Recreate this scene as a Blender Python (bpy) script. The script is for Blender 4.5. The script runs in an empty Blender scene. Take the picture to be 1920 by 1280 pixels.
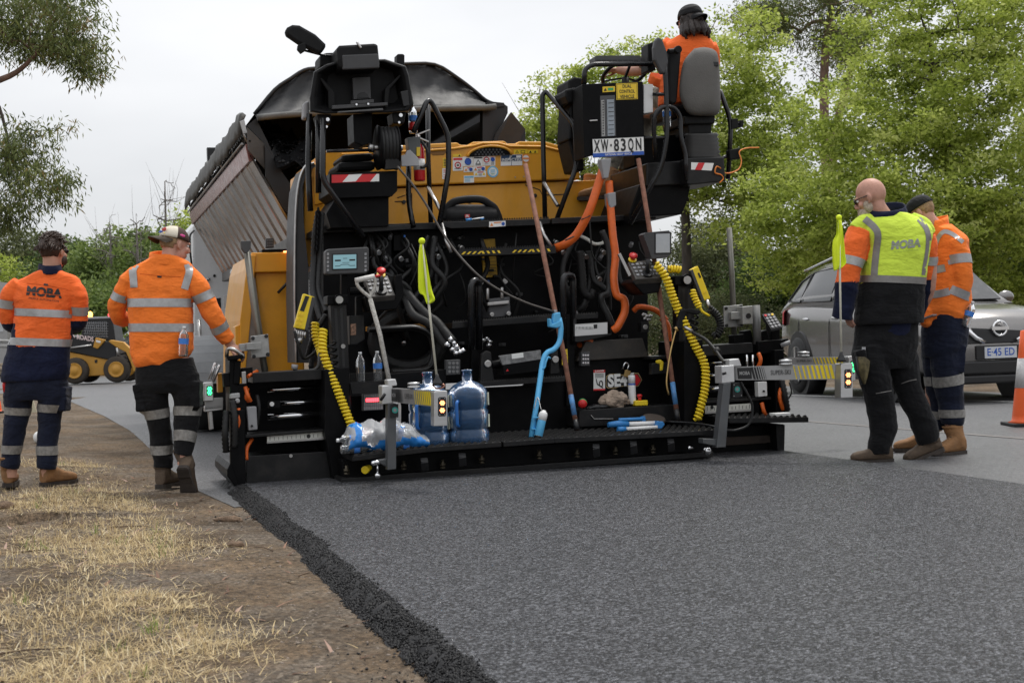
import bpy,bmesh,math,random
import numpy as np
from mathutils import Vector,Matrix,noise
from mathutils.bvhtree import BVHTree
from mathutils.kdtree import KDTree
random.seed(7);RNG=np.random.default_rng(11)
SC=bpy.context.scene;COL=SC.collection;R=math.radians
# ---------------------------------------------------------------- camera, sky, sun, exposure
FPX=2667.0;CAMH=0.94;ROLL=0.035;PITCH=math.atan(10/FPX)
Ef=Vector((0,math.cos(PITCH),-math.sin(PITCH)))
_r=Vector((1,0,0));_u=_r.cross(Ef)
Er=_r*math.cos(ROLL)-_u*math.sin(ROLL)
Eu=_u*math.cos(ROLL)+_r*math.sin(ROLL)
CAM=Vector((0,0,CAMH))
cd=bpy.data.cameras.new('camera');cam=bpy.data.objects.new('camera',cd);COL.objects.link(cam)
cd.sensor_width=36;cd.lens=36*FPX/1920;cd.clip_start=0.05;cd.clip_end=3000
M=Matrix.Identity(4)
for i in range(3):
 M[i][0]=Er[i];M[i][1]=Eu[i];M[i][2]=-Ef[i];M[i][3]=CAM[i]
cam.matrix_world=M
cd.dof.use_dof=True;cd.dof.focus_distance=10.2;cd.dof.aperture_fstop=8.0
SC.camera=cam
w=bpy.data.worlds.new("World");SC.world=w;w.use_nodes=True
nt=w.node_tree;nt.nodes.clear()
out=nt.nodes.new('ShaderNodeOutputWorld');bg=nt.nodes.new('ShaderNodeBackground');bg.inputs[1].default_value=0.1
sky=nt.nodes.new('ShaderNodeTexSky');sky.sky_type='NISHITA';sky.sun_disc=False
SUN_EL,SUN_ROT=R(66),R(35)
sky.sun_elevation=SUN_EL;sky.sun_rotation=SUN_ROT
tc=nt.nodes.new('ShaderNodeTexCoord');mp=nt.nodes.new('ShaderNodeMapping');mp.inputs['Scale'].default_value=(1,1,3)
tc_=tc
nz=nt.nodes.new('ShaderNodeTexNoise');nz.inputs['Scale'].default_value=1.6;nz.inputs['Detail'].default_value=5
cr=nt.nodes.new('ShaderNodeValToRGB');e=cr.color_ramp.elements
e[0].position=0.3;e[0].color=(0.58,0.60,0.63,1);e[1].position=0.72;e[1].color=(0.96,0.96,0.97,1)
vm=nt.nodes.new('ShaderNodeVectorMath');vm.operation='SCALE'
sx_=nt.nodes.new('ShaderNodeSeparateXYZ');gr=nt.nodes.new('ShaderNodeMapRange');gr.inputs[3].default_value=5.0;gr.inputs[4].default_value=11.2
nt.links.new(tc.outputs['Generated'],sx_.inputs[0]);nt.links.new(sx_.outputs['Z'],gr.inputs[0]);nt.links.new(gr.outputs[0],vm.inputs['Scale'])
mx=nt.nodes.new('ShaderNodeMixRGB');mx.inputs[0].default_value=0.94
L=nt.links.new
L(tc.outputs['Generated'],mp.inputs[0]);L(mp.outputs[0],nz.inputs[0]);L(nz.outputs[0],cr.inputs[0]);L(cr.outputs[0],vm.inputs[0])
L(sky.outputs[0],mx.inputs[1]);L(vm.outputs[0],mx.inputs[2]);L(mx.outputs[0],bg.inputs[0]);L(bg.outputs[0],out.inputs[0])
sl=bpy.data.lights.new('sun','SUN');sl.energy=1.5;sl.angle=R(16);sl.color=(1,0.97,0.92)
so=bpy.data.objects.new('sun',sl);COL.objects.link(so)
_a=SUN_ROT;sd=Vector((math.sin(_a)*math.cos(SUN_EL),math.cos(_a)*math.cos(SUN_EL),math.sin(SUN_EL)))
so.rotation_euler=sd.to_track_quat('Z','Y').to_euler()
vs=SC.view_settings;vs.view_transform='Standard';vs.look='None';vs.gamma=1;vs.exposure=0.78;vs.use_curve_mapping=False
SC.render.engine='CYCLES';SC.cycles.use_denoising=True
try:SC.cycles.denoiser='OPENIMAGEDENOISE'
except Exception:pass
SC.cycles.max_bounces=8;SC.cycles.transparent_max_bounces=12;SC.cycles.caustics_reflective=False;SC.cycles.caustics_refractive=False
# ---------------------------------------------------------------- measuring: a pixel of the 1920 x 1280 photograph -> a place
def ray(px,py):return Ef+Er*((px-960)/FPX)-Eu*((py-640)/FPX)
def G(px,py,z=0.0):
 d=ray(px,py);return CAM+d*((z-CAM.z)/d.z)
def WD(px,py,D):
 d=ray(px,py);return CAM+d*(D/d.y)
YAW=R(17)
PO=G(440,908,0.0)
PU=Vector((math.cos(YAW),math.sin(YAW),0));PVv=Vector((-math.sin(YAW),math.cos(YAW),0))
PM=Matrix.Translation(PO)@Matrix.Rotation(YAW,4,'Z');PMI=PM.inverted()
def P(px,py,v):
 """point of the paver's own frame (u right, v forward, w up) seen at a pixel, v metres ahead of the screed's rear edge"""
 d=ray(px,py);t=(v-(CAM-PO).dot(PVv))/d.dot(PVv)
 q=CAM+d*t-PO
 return Vector((q.dot(PU),v,q.z))
def PW(px,py,v):return PM@P(px,py,v)
# ---------------------------------------------------------------- materials
MATS={}
def newmat(name):
 m=bpy.data.materials.new(name);m.use_nodes=True
 return m,m.node_tree,m.node_tree.nodes['Principled BSDF']
def nd(t,k,**kw):
 n=t.nodes.new(k)
 for a,b in kw.items():
  if a in n.inputs:n.inputs[a].default_value=b
  else:setattr(n,a,b)
 return n
def mat(name,c,rough=0.5,metal=0.0,var=0.15,scale=6.0,bump=0.0,bscale=60.0,dirt=0.0,dirtc=(0.16,0.12,0.09),trans=0.0,ior=1.45,emit=None,es=1.0,coat=0.0,spec=0.5,alpha=1.0,stretch=None,aniso_rough=0.12):
 if name in MATS:return MATS[name]
 m,t,b=newmat(name);Lk=t.links.new
 b.inputs['Metallic'].default_value=metal;b.inputs['IOR'].default_value=ior
 b.inputs['Transmission Weight'].default_value=trans;b.inputs['Coat Weight'].default_value=coat;b.inputs['Specular IOR Level'].default_value=spec
 b.inputs['Alpha'].default_value=alpha
 if emit:b.inputs['Emission Color'].default_value=(*emit,1);b.inputs['Emission Strength'].default_value=es
 co=nd(t,'ShaderNodeTexCoord');src=co.outputs['Object']
 if stretch:
  mpp=nd(t,'ShaderNodeMapping');mpp.inputs['Scale'].default_value=stretch;Lk(src,mpp.inputs[0]);src=mpp.outputs[0]
 n1=nd(t,'ShaderNodeTexNoise',Scale=scale,Detail=6.0,Roughness=0.65);Lk(src,n1.inputs['Vector'])
 c=Vector(c);lo=c*(1-var);hi=c*(1+var)
 r=nd(t,'ShaderNodeValToRGB');r.color_ramp.elements[0].position=0.3;r.color_ramp.elements[1].position=0.7
 r.color_ramp.elements[0].color=(*lo,1);r.color_ramp.elements[1].color=(*[min(1,x)for x in hi],1)
 Lk(n1.outputs[0],r.inputs[0]);colr=r.outputs[0]
 if dirt>0:
  n3=nd(t,'ShaderNodeTexNoise',Scale=scale*1.7+2,Detail=8.0,Roughness=0.75);Lk(src,n3.inputs['Vector'])
  r3=nd(t,'ShaderNodeValToRGB');r3.color_ramp.elements[0].position=0.48;r3.color_ramp.elements[1].position=0.75
  r3.color_ramp.elements[0].color=(0,0,0,1);r3.color_ramp.elements[1].color=(dirt,dirt,dirt,1);Lk(n3.outputs[0],r3.inputs[0])
  mm=nd(t,'ShaderNodeMixRGB');Lk(r3.outputs[0],mm.inputs[0]);Lk(colr,mm.inputs[1]);mm.inputs[2].default_value=(*dirtc,1);colr=mm.outputs[0]
 Lk(colr,b.inputs['Base Color'])
 n2=nd(t,'ShaderNodeTexNoise',Scale=scale*2.3,Detail=5.0);Lk(src,n2.inputs['Vector'])
 mr=nd(t,'ShaderNodeMapRange');mr.inputs[3].default_value=max(0.02,rough-aniso_rough);mr.inputs[4].default_value=min(1,rough+aniso_rough)
 Lk(n2.outputs[0],mr.inputs[0]);Lk(mr.outputs[0],b.inputs['Roughness'])
 if bump>0:
  n4=nd(t,'ShaderNodeTexNoise',Scale=bscale,Detail=4.0);Lk(src,n4.inputs['Vector'])
  bp=nd(t,'ShaderNodeBump',Strength=bump,Distance=0.01);Lk(n4.outputs[0],bp.inputs['Height']);Lk(bp.outputs[0],b.inputs['Normal'])
 MATS[name]=m;return m
def cloth(name,c,rough=0.85,var=0.10,wr=0.36,dirt=0.0):
 """woven fabric with soft creases"""
 if name in MATS:return MATS[name]
 m=mat(name,c,rough,var=var,scale=9,dirt=dirt,spec=0.25);t=m.node_tree;b=t.nodes['Principled BSDF'];Lk=t.links.new
 b.inputs['Sheen Weight'].default_value=0.08
 co=nd(t,'ShaderNodeTexCoord')
 mpp=nd(t,'ShaderNodeMapping');mpp.inputs['Scale'].default_value=(1,1,1.9);mpp.inputs['Rotation'].default_value=(0.3,0.4,0.2);Lk(co.outputs['Object'],mpp.inputs[0])
 n1=nd(t,'ShaderNodeTexNoise',Scale=4.5,Detail=2.0,Distortion=1.2);Lk(mpp.outputs[0],n1.inputs['Vector'])
 n2=nd(t,'ShaderNodeTexNoise',Scale=14.0,Detail=2.0,Distortion=1.4);Lk(mpp.outputs[0],n2.inputs['Vector'])
 ma=nd(t,'ShaderNodeMath',operation='MULTIPLY_ADD');ma.inputs[1].default_value=0.35;Lk(n2.outputs[0],ma.inputs[0]);Lk(n1.outputs[0],ma.inputs[2])
 bp=nd(t,'ShaderNodeBump',Strength=wr,Distance=0.05);Lk(ma.outputs[0],bp.inputs['Height'])
 n5=nd(t,'ShaderNodeTexNoise',Scale=420.0,Detail=1.0);Lk(co.outputs['Object'],n5.inputs['Vector'])
 bp2=nd(t,'ShaderNodeBump',Strength=0.12,Distance=0.002);Lk(n5.outputs[0],bp2.inputs['Height']);Lk(bp.outputs[0],bp2.inputs['Normal'])
 Lk(bp2.outputs[0],b.inputs['Normal'])
 return m
 # ---------------------------------------------------------------- mesh building
def frame(d,up=Vector((0,0,1))):
 d=Vector(d).normalized()
 if abs(d.dot(up))>0.98:up=Vector((1,0,0))if abs(d.x)<0.9 else Vector((0,1,0))
 s=d.cross(up).normalized();return d,s,s.cross(d).normalized()
def smooth_path(pts,n=6):
 pts=[Vector(p)for p in pts]
 if len(pts)<3:return pts
 q=[pts[0]*2-pts[1]]+pts+[pts[-1]*2-pts[-2]];o=[]
 for i in range(1,len(q)-2):
  a,b,c,d=q[i-1:i+3]
  for k in range(n):
   t=k/n;t2=t*t;t3=t2*t
   o.append(0.5*((2*b)+(c-a)*t+(2*a-5*b+4*c-d)*t2+(3*b-a-3*c+d)*t3))
 o.append(pts[-1]);return o
def round_path(pts,r,n=4,closed=False):
 """polyline with its corners rounded, as a bent pipe"""
 pts=[Vector(p)for p in pts];o=[]
 N=len(pts)
 for i,p in enumerate(pts):
  if not closed and i in(0,N-1):o.append(p);continue
  a,b=pts[i-1]-p,pts[(i+1)%N]-p
  rr=min(r,a.length*0.45,b.length*0.45);a=p+a.normalized()*rr;b=p+b.normalized()*rr
  for k in range(n+1):
   t=k/n;o.append(a*(1-t)**2+p*2*t*(1-t)+b*t*t)
 return o
class MB:
 def __init__(s):s.v=[];s.f=[];s.m=[];s.s=[];s.cur=0
 def add(s,vs,fs,smooth=False,m=None):
  b=len(s.v);s.v.extend([tuple(v)for v in vs]);m=s.cur if m is None else m
  for f in fs:s.f.append([i+b for i in f]);s.m.append(m);s.s.append(smooth)
  return s
 def box(s,c,d,rot=None,m=None):
  c=Vector(c);x,y,z=[k/2 for k in d]
  vs=[Vector((i*x,j*y,k*z))for i in(-1,1)for j in(-1,1)for k in(-1,1)]
  if rot is not None:vs=[rot@v for v in vs]
  return s.add([c+v for v in vs],[(0,1,3,2),(4,6,7,5),(0,4,5,1),(2,3,7,6),(0,2,6,4),(1,5,7,3)],m=m)
 def bar(s,a,b,w,h,up=Vector((0,0,1)),m=None):
  a,b=Vector(a),Vector(b);d,sx,u=frame(b-a,up)
  vs=[p+sx*(i*w/2)+u*(j*h/2)for p in(a,b)for i,j in((-1,-1),(1,-1),(1,1),(-1,1))]
  return s.add(vs,[(3,2,1,0),(4,5,6,7),(0,1,5,4),(1,2,6,5),(2,3,7,6),(3,0,4,7)],m=m)
 def prism(s,poly,off,m=None,smooth=False):
  """closed polygon extruded by the vector off"""
  poly=[Vector(p)for p in poly];off=Vector(off);n=len(poly)
  nrm=Vector((0,0,0))
  for i in range(n):nrm+=poly[i].cross(poly[(i+1)%n])
  if nrm.dot(off)>0:poly=poly[::-1]
  s.add(poly+[p+off for p in poly],[tuple(range(n)),tuple(range(2*n-1,n-1,-1))],m=m)
  b=len(s.v)-2*n;mm=s.cur if m is None else m
  for i in range(n):
   j=(i+1)%n;s.f.append([b+j,b+i,b+n+i,b+n+j]);s.m.append(mm);s.s.append(smooth)
  return s
 def tube(s,pts,r,seg=8,sm=0,closed=False,caps=True,m=None,flat=1.0,up=None):
  pts=smooth_path(pts,sm)if sm else[Vector(p)for p in pts]
  pp=[pts[0]]
  for p in pts[1:]:
   if(p-pp[-1]).length>1e-6:pp.append(p)
  pts=pp;n=len(pts)
  if n<2:return s
  rs=r if hasattr(r,'__len__')else[r]*n
  if len(rs)!=n:rs=[rs[min(len(rs)-1,int(i*len(rs)/n))]for i in range(n)]
  d0,nx,ny=frame(pts[1]-pts[0],up or Vector((0,0,1)))
  vs=[];prev=d0
  for i,p in enumerate(pts):
   if closed:d=(pts[(i+1)%n]-pts[i-1]).normalized()
   else:d=(pts[min(i+1,n-1)]-pts[max(i-1,0)]).normalized()
   if d.length<0.5:d=prev
   q=prev.rotation_difference(d);nx=q@nx;ny=q@ny;prev=d
   for k in range(seg):
    a=2*math.pi*k/seg;vs.append(p+(nx*math.cos(a)+ny*math.sin(a)*flat)*rs[i])
  fs=[]
  for i in range(n if closed else n-1):
   j=(i+1)%n
   for k in range(seg):
    l=(k+1)%seg;fs.append((i*seg+k,i*seg+l,j*seg+l,j*seg+k))
  s.add(vs,fs,True,m)
  if caps and not closed:
   b=len(s.v)-len(vs);mm=s.cur if m is None else m
   s.f.append([b+k for k in range(seg-1,-1,-1)]);s.m.append(mm);s.s.append(False)
   s.f.append([b+(n-1)*seg+k for k in range(seg)]);s.m.append(mm);s.s.append(False)
  return s
 def cyl(s,a,b,r,seg=16,r2=None,m=None):
  a,b=Vector(a),Vector(b);return s.tube([a,b],[r,r if r2 is None else r2],seg,m=m)
 def lathe(s,prof,c,axis=(0,0,1),seg=20,m=None,squash=1.0):
  """prof: (radius, height) pairs about an axis through c"""
  d,x,y=frame(axis);c=Vector(c);vs=[];fs=[];n=len(prof)
  for(r,h)in prof:
   for k in range(seg):
    a=2*math.pi*k/seg;vs.append(c+d*h+(x*math.cos(a)+y*math.sin(a)*squash)*max(r,1e-4))
  for i in range(n-1):
   for k in range(seg):
    l=(k+1)%seg;fs.append((i*seg+k,i*seg+l,(i+1)*seg+l,(i+1)*seg+k))
  fs.append(tuple(range(seg-1,-1,-1)));fs.append(tuple((n-1)*seg+k for k in range(seg)))
  return s.add(vs,fs,True,m)
 def ell(s,c,r,seg=14,rings=9,rot=None,m=None):
  c=Vector(c);vs=[];fs=[]
  for i in range(rings+1):
   th=math.pi*i/rings
   for k in range(seg):
    a=2*math.pi*k/seg;v=Vector((math.sin(th)*math.cos(a)*r[0],math.sin(th)*math.sin(a)*r[1],math.cos(th)*r[2]))
    vs.append(c+(rot@v if rot is not None else v))
  for i in range(rings):
   for k in range(seg):
    l=(k+1)%seg;fs.append((i*seg+k,(i+1)*seg+k,(i+1)*seg+l,i*seg+l))
  return s.add(vs,fs,True,m)
 def loft(s,secs,caps=True,m=None,smooth=True):
  """list of rings with the same number of points"""
  n=len(secs[0]);vs=[p for q in secs for p in q];fs=[]
  for i in range(len(secs)-1):
   for k in range(n):
    l=(k+1)%n;fs.append((i*n+k,i*n+l,(i+1)*n+l,(i+1)*n+k))
  s.add(vs,fs,smooth,m)
  if caps:
   b=len(s.v)-len(vs);mm=s.cur if m is None else m
   s.f.append([b+k for k in range(n-1,-1,-1)]);s.m.append(mm);s.s.append(smooth)
   s.f.append([b+(len(secs)-1)*n+k for k in range(n)]);s.m.append(mm);s.s.append(smooth)
  return s
 def coil(s,pts,R_,r,pitch,seg=5,per=10,m=None):
  path=smooth_path(pts,10);Ls=[0]
  for a,b in zip(path,path[1:]):Ls.append(Ls[-1]+(b-a).length)
  turns=Ls[-1]/pitch;N=int(turns*per);d0,nx,ny=frame(path[1]-path[0]);prev=d0;o=[];k=0
  for i in range(N+1):
   l=Ls[-1]*i/N
   while k<len(path)-2 and Ls[k+1]<l:k+=1
   t=(l-Ls[k])/max(1e-9,Ls[k+1]-Ls[k]);p=path[k].lerp(path[k+1],t)
   d=(path[k+1]-path[k]).normalized();q=prev.rotation_difference(d);nx=q@nx;ny=q@ny;prev=d
   a=2*math.pi*i/per;o.append(p+(nx*math.cos(a)+ny*math.sin(a))*R_)
  return s.tube(o,r,seg,m=m)
 def mesh(s,name,mats):
  me=bpy.data.meshes.new(name);me.from_pydata(s.v,[],s.f);
  for q in(mats if isinstance(mats,(list,tuple))else[mats]):me.materials.append(q)
  me.polygons.foreach_set('material_index',s.m);me.polygons.foreach_set('use_smooth',s.s)
  me.validate();me.update();return me
def obj(name,me,parent=None):
 o=bpy.data.objects.new(name,me);COL.objects.link(o)
 if parent is not None:o.parent=parent
 return o
def part(name,mb,mats,parent=None,label=None,bev=0.0,kind=None):
 o=obj(name,mb.mesh(name,mats),parent)
 if label:o['label']=label
 if kind:o['kind']=kind
 if bev>0:
  md=o.modifiers.new('bevel','BEVEL');md.width=bev;md.segments=2;md.limit_method='ANGLE';md.angle_limit=R(40)
 return o
def tag(o,label,cat,group=None):
 o['label']=label;o['category']=cat
 if group:o['group']=group
 return o
def thing(name,label,cat,loc=(0,0,0),rz=0.0,group=None,mw=None):
 o=bpy.data.objects.new(name,None);COL.objects.link(o);o.empty_display_size=0.1
 if mw is not None:o.matrix_world=mw
 else:o.location=loc;o.rotation_euler=(0,0,rz)
 return tag(o,label,cat,group)
def struct(name,mb,mats):return part(name,mb,mats,kind='structure')
def numpy_mesh(name,V,F,mats,smooth=False,tone=None,midx=None):
 me=bpy.data.meshes.new(name);n=len(F);k=F.shape[1]
 me.vertices.add(len(V));me.vertices.foreach_set('co',np.ascontiguousarray(V,np.float32).ravel())
 me.loops.add(n*k);me.loops.foreach_set('vertex_index',np.ascontiguousarray(F,np.int32).ravel())
 me.polygons.add(n);me.polygons.foreach_set('loop_start',np.arange(0,n*k,k,dtype=np.int32))
 if smooth:me.polygons.foreach_set('use_smooth',np.ones(n,bool))
 for q in(mats if isinstance(mats,(list,tuple))else[mats]):me.materials.append(q)
 if midx is not None:me.polygons.foreach_set('material_index',midx.astype(np.int32))
 me.update(calc_edges=True)
 if tone is not None:
  at=me.attributes.new('tone','FLOAT','FACE');at.data.foreach_set('value',tone.astype(np.float32))
 return me
_TXT={}
def text_mb(mb,s,origin,xd,yd,size,m=0,bold=0.0,shear=0.0,width=None,align='CENTER',lift=0.0,font_scale=1.0):
 """add flat lettering to a mesh: origin = centre of the line, xd / yd the writing directions"""
 cu=bpy.data.curves.new('txt','FONT');cu.body=s;cu.size=1.0;cu.shear=shear;cu.offset=bold;cu.align_x=align;cu.align_y='CENTER';cu.resolution_u=3
 o=bpy.data.objects.new('txt',cu);COL.objects.link(o);dg=bpy.context.evaluated_depsgraph_get();dg.update()
 me=bpy.data.meshes.new_from_object(o.evaluated_get(dg));bpy.data.objects.remove(o);bpy.data.curves.remove(cu)
 V=[v.co.copy()for v in me.vertices];Fs=[tuple(p.vertices)for p in me.polygons];bpy.data.meshes.remove(me)
 if not V:return mb
 xs=[v.x for v in V];W=max(xs)-min(xs);sx=size if width is None else width/W
 xd,yd=Vector(xd).normalized(),Vector(yd).normalized();nn=xd.cross(yd);og=Vector(origin)
 mb.add([og+xd*(v.x*sx)+yd*(v.y*size)+nn*lift for v in V],Fs,False,m)
 return mb
 # ================================================================ THE SETTING
def ground_material():
 m,t,b=newmat('dirt');Lk=t.links.new
 co=nd(t,'ShaderNodeTexCoord');s=co.outputs['Object']
 def N(sc,det=6,ro=0.6):
  n=nd(t,'ShaderNodeTexNoise',Scale=sc,Detail=det,Roughness=ro);Lk(s,n.inputs['Vector']);return n.outputs[0]
 def ramp(src,st):
  r=nd(t,'ShaderNodeValToRGB');el=r.color_ramp.elements
  while len(el)<len(st):el.new(0.5)
  for q,(p,c)in zip(el,st):q.position=p;q.color=(*c,1)
  Lk(src,r.inputs[0]);return r.outputs[0]
 big=ramp(N(0.9,5),[(0.35,(0.080,0.058,0.038)),(0.5,(0.145,0.104,0.068)),(0.66,(0.225,0.162,0.104))])
 fine=ramp(N(34,10,0.8),[(0.36,(0.16,0.15,0.14)),(0.50,(0.75,0.74,0.73)),(0.66,(1.7,1.62,1.52))])
 mm=nd(t,'ShaderNodeMixRGB',blend_type='MULTIPLY');mm.inputs[0].default_value=1;Lk(big,mm.inputs[1]);Lk(fine,mm.inputs[2])
 v=nd(t,'ShaderNodeTexVoronoi',Scale=70.0);Lk(s,v.inputs['Vector'])
 st=ramp(v.outputs['Color'],[(0.0,(0.05,0.046,0.042)),(0.5,(0.15,0.127,0.104)),(1.0,(0.36,0.31,0.25))])
 fac=ramp(N(2.3,4),[(0.44,(0.12,0.12,0.12)),(0.62,(0.62,0.62,0.62))])
 m2=nd(t,'ShaderNodeMixRGB');Lk(fac,m2.inputs[0]);Lk(mm.outputs[0],m2.inputs[1]);Lk(st,m2.inputs[2])
 Lk(m2.outputs[0],b.inputs['Base Color']);b.inputs['Roughness'].default_value=0.95;b.inputs['Specular IOR Level'].default_value=0.15
 ad=nd(t,'ShaderNodeMath',operation='MULTIPLY_ADD');ad.inputs[1].default_value=-0.7;Lk(v.outputs['Distance'],ad.inputs[0]);Lk(N(60,8,0.8),ad.inputs[2])
 bp=nd(t,'ShaderNodeBump',Strength=1.0,Distance=0.012);Lk(ad.outputs[0],bp.inputs['Height']);Lk(bp.outputs[0],b.inputs['Normal'])
 return m
def asphalt_material(name,cells,c0,c1,rough,bump,dist,patch=0.18,stretch=(1,1,1),mid=.18):
 m,t,b=newmat(name);Lk=t.links.new
 co=nd(t,'ShaderNodeTexCoord');mpn=nd(t,'ShaderNodeMapping');mpn.inputs['Scale'].default_value=stretch;Lk(co.outputs['Object'],mpn.inputs[0]);s=mpn.outputs[0]
 wn=nd(t,'ShaderNodeTexNoise',Scale=cells*0.9,Detail=2.0);Lk(s,wn.inputs['Vector'])
 wv=nd(t,'ShaderNodeVectorMath',operation='MULTIPLY_ADD');wv.inputs[1].default_value=(0.6/cells,)*3;Lk(wn.outputs['Color'],wv.inputs[0]);Lk(s,wv.inputs[2])
 v=nd(t,'ShaderNodeTexVoronoi',Scale=cells);v.inputs['Randomness'].default_value=1.0;Lk(wv.outputs[0],v.inputs['Vector'])
 v2=nd(t,'ShaderNodeTexVoronoi',Scale=cells*2.3);Lk(wv.outputs[0],v2.inputs['Vector'])
 sep=nd(t,'ShaderNodeSeparateColor');Lk(v.outputs['Color'],sep.inputs[0])
 r=nd(t,'ShaderNodeValToRGB');r.color_ramp.elements[0].color=(*c0,1);r.color_ramp.elements[1].color=(*c1,1);q_=r.color_ramp.elements.new(.55);q_.color=(*[a+(b_-a)*mid for a,b_ in zip(c0,c1)],1);Lk(sep.outputs[0],r.inputs[0])
 n=nd(t,'ShaderNodeTexNoise',Scale=0.8,Detail=6.0);Lk(co.outputs['Object'],n.inputs['Vector'])
 mr=nd(t,'ShaderNodeMapRange');mr.inputs[3].default_value=1-patch;mr.inputs[4].default_value=1+patch;Lk(n.outputs[0],mr.inputs[0])
 vs_=nd(t,'ShaderNodeVectorMath',operation='SCALE');Lk(r.outputs[0],vs_.inputs[0]);Lk(mr.outputs[0],vs_.inputs['Scale'])
 Lk(vs_.outputs[0],b.inputs['Base Color'])
 rr=nd(t,'ShaderNodeMapRange');rr.inputs[3].default_value=rough-0.12;rr.inputs[4].default_value=rough+0.16;Lk(sep.outputs[1],rr.inputs[0]);Lk(rr.outputs[0],b.inputs['Roughness'])
 h=nd(t,'ShaderNodeMath',operation='MULTIPLY_ADD');h.inputs[1].default_value=0.75;Lk(sep.outputs[2],h.inputs[0])
 dd=nd(t,'ShaderNodeMath',operation='MULTIPLY');dd.inputs[1].default_value=-1.1;Lk(v.outputs['Distance'],dd.inputs[0]);Lk(dd.outputs[0],h.inputs[2])
 h2=nd(t,'ShaderNodeMath',operation='MULTIPLY_ADD');h2.inputs[1].default_value=-0.35;Lk(v2.outputs['Distance'],h2.inputs[0]);Lk(h.outputs[0],h2.inputs[2])
 bp=nd(t,'ShaderNodeBump',Strength=bump,Distance=dist);Lk(h2.outputs[0],bp.inputs['Height']);Lk(bp.outputs[0],b.inputs['Normal'])
 return m
M_DIRT=ground_material()
M_FRESH=asphalt_material('fresh_asphalt',118,(0.004,0.004,0.005),(0.255,0.260,0.282),0.43,1.0,0.018,.20,mid=.19)
M_ROAD=asphalt_material('worn_asphalt',85,(0.050,0.051,0.054),(0.125,0.125,0.128),0.50,0.5,0.004,0.22,mid=.55)
M_STONE=mat('bitumen_stone',(0.009,0.009,0.010),0.52,var=0.5,scale=40,spec=.3)
EDGE=[(-0.05,-14.0)]+[None]
def _w2(p):return np.array([p.x,p.y])
_edge=[_w2(PM@Vector((0.01,-14,0))),_w2(PM@Vector((0.01,-0.9,0)))]+[_w2(G(*q,-0.05))for q in((440,952),(352,912),(268,829),(243,807),(195,780),(116,746))]
_edge+=[_edge[-1]+np.array([-3.5,5.0]),_edge[-1]+np.array([-12.0,12.0])]
EDGE=np.array(_edge)
def road_dist(X,Y):
 """signed distance from the left edge of the road: positive on the verge"""
 p=np.stack([X,Y],-1).reshape(-1,2);best=np.full(len(p),1e9);sg=np.ones(len(p))
 for a,b in zip(EDGE[:-1],EDGE[1:]):
  d=b-a;t=np.clip(((p-a)@d)/(d@d),0,1);q=a+t[:,None]*d;r_=p-q;dist=np.hypot(r_[:,0],r_[:,1])
  side=np.sign(d[0]*(p[:,1]-a[1])-d[1]*(p[:,0]-a[0]));k=dist<best
  best[k]=dist[k];sg[k]=side[k]
 return(best*sg).reshape(np.shape(X))
def _vn(X,Y,f,seed):
 """cheap smooth value noise on arrays"""
 rg=np.random.default_rng(seed);T=rg.random((64,64));x=X*f;y=Y*f
 xi=np.floor(x).astype(int);yi=np.floor(y).astype(int);fx=x-xi;fy=y-yi;fx=fx*fx*(3-2*fx);fy=fy*fy*(3-2*fy)
 g=lambda a,b:T[(xi+a)%64,(yi+b)%64]
 return g(0,0)*(1-fx)*(1-fy)+g(1,0)*fx*(1-fy)+g(0,1)*(1-fx)*fy+g(1,1)*fx*fy
def ground_z(X,Y):
 X=np.asarray(X,float);Y=np.asarray(Y,float);d=road_dist(X,Y)
 s=np.clip(d/1.1,0,1);s=s*s*(3-2*s)
 z=-0.049+0.048*s
 am=np.clip(d/0.25,0,1)
 return z+am*(0.055*(_vn(X,Y,0.9,1)-0.5)+0.03*(_vn(X,Y,2.7,2)-0.5)+0.016*(_vn(X,Y,9,3)-0.5)+0.009*(_vn(X,Y,24,4)-0.5))
def gz(x,y):return float(ground_z(np.array([x]),np.array([y]))[0])
def ground_grid(xs,ys):
 X,Y=np.meshgrid(xs,ys);Z=ground_z(X,Y);V=np.stack([X,Y,Z],-1).reshape(-1,3);nx,ny=len(xs),len(ys)
 i=np.arange(nx*ny).reshape(ny,nx);F=np.stack([i[:-1,:-1],i[:-1,1:],i[1:,1:],i[1:,:-1]],-1).reshape(-1,4)
 return V,F
xs=np.concatenate([np.linspace(-900,-30,12),np.linspace(-28,-9,20),np.arange(-8.5,-3.6,0.12),np.arange(-3.5,0.9,0.03),np.linspace(1.2,30,20),np.linspace(45,900,12)])
ys=np.concatenate([np.linspace(-60,0.5,14),np.arange(0.8,2.6,0.15),np.arange(2.7,12.0,0.035),np.arange(12.2,34,0.4),np.linspace(36,120,18),np.linspace(150,1800,10)])
V,F=ground_grid(xs,ys)
o=obj('ground',numpy_mesh('ground',V,F,M_DIRT,smooth=True));o['kind']='structure'
def strip(name,pts_left,pts_right,z,m,bot=None):
 mb=MB();n=len(pts_left);vs=[(p[0],p[1],z)for p in pts_left]+[(p[0],p[1],z)for p in pts_right]
 m_=len(pts_right);mb.add(vs,[tuple(range(n-1,-1,-1))+tuple(range(n,n+m_))]);return struct(name,mb,m)
left=[tuple(p)for p in EDGE]
rightx=[PM@Vector((11.2,-14,0)),PM@Vector((11.2,-1.2,0)),PM@Vector((11.0,0.5,0)),PM@Vector((11.0,1.5,0)),PM@Vector((10.8,7,0)),PM@Vector((10.0,13,0)),PM@Vector((9,19,0)),PM@Vector((6,27,0))]
right=[(p.x,p.y)for p in rightx]
right+=[(right[-1][0]-9,right[-1][1]+14),(right[-1][0]-24,right[-1][1]+26)]
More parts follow.
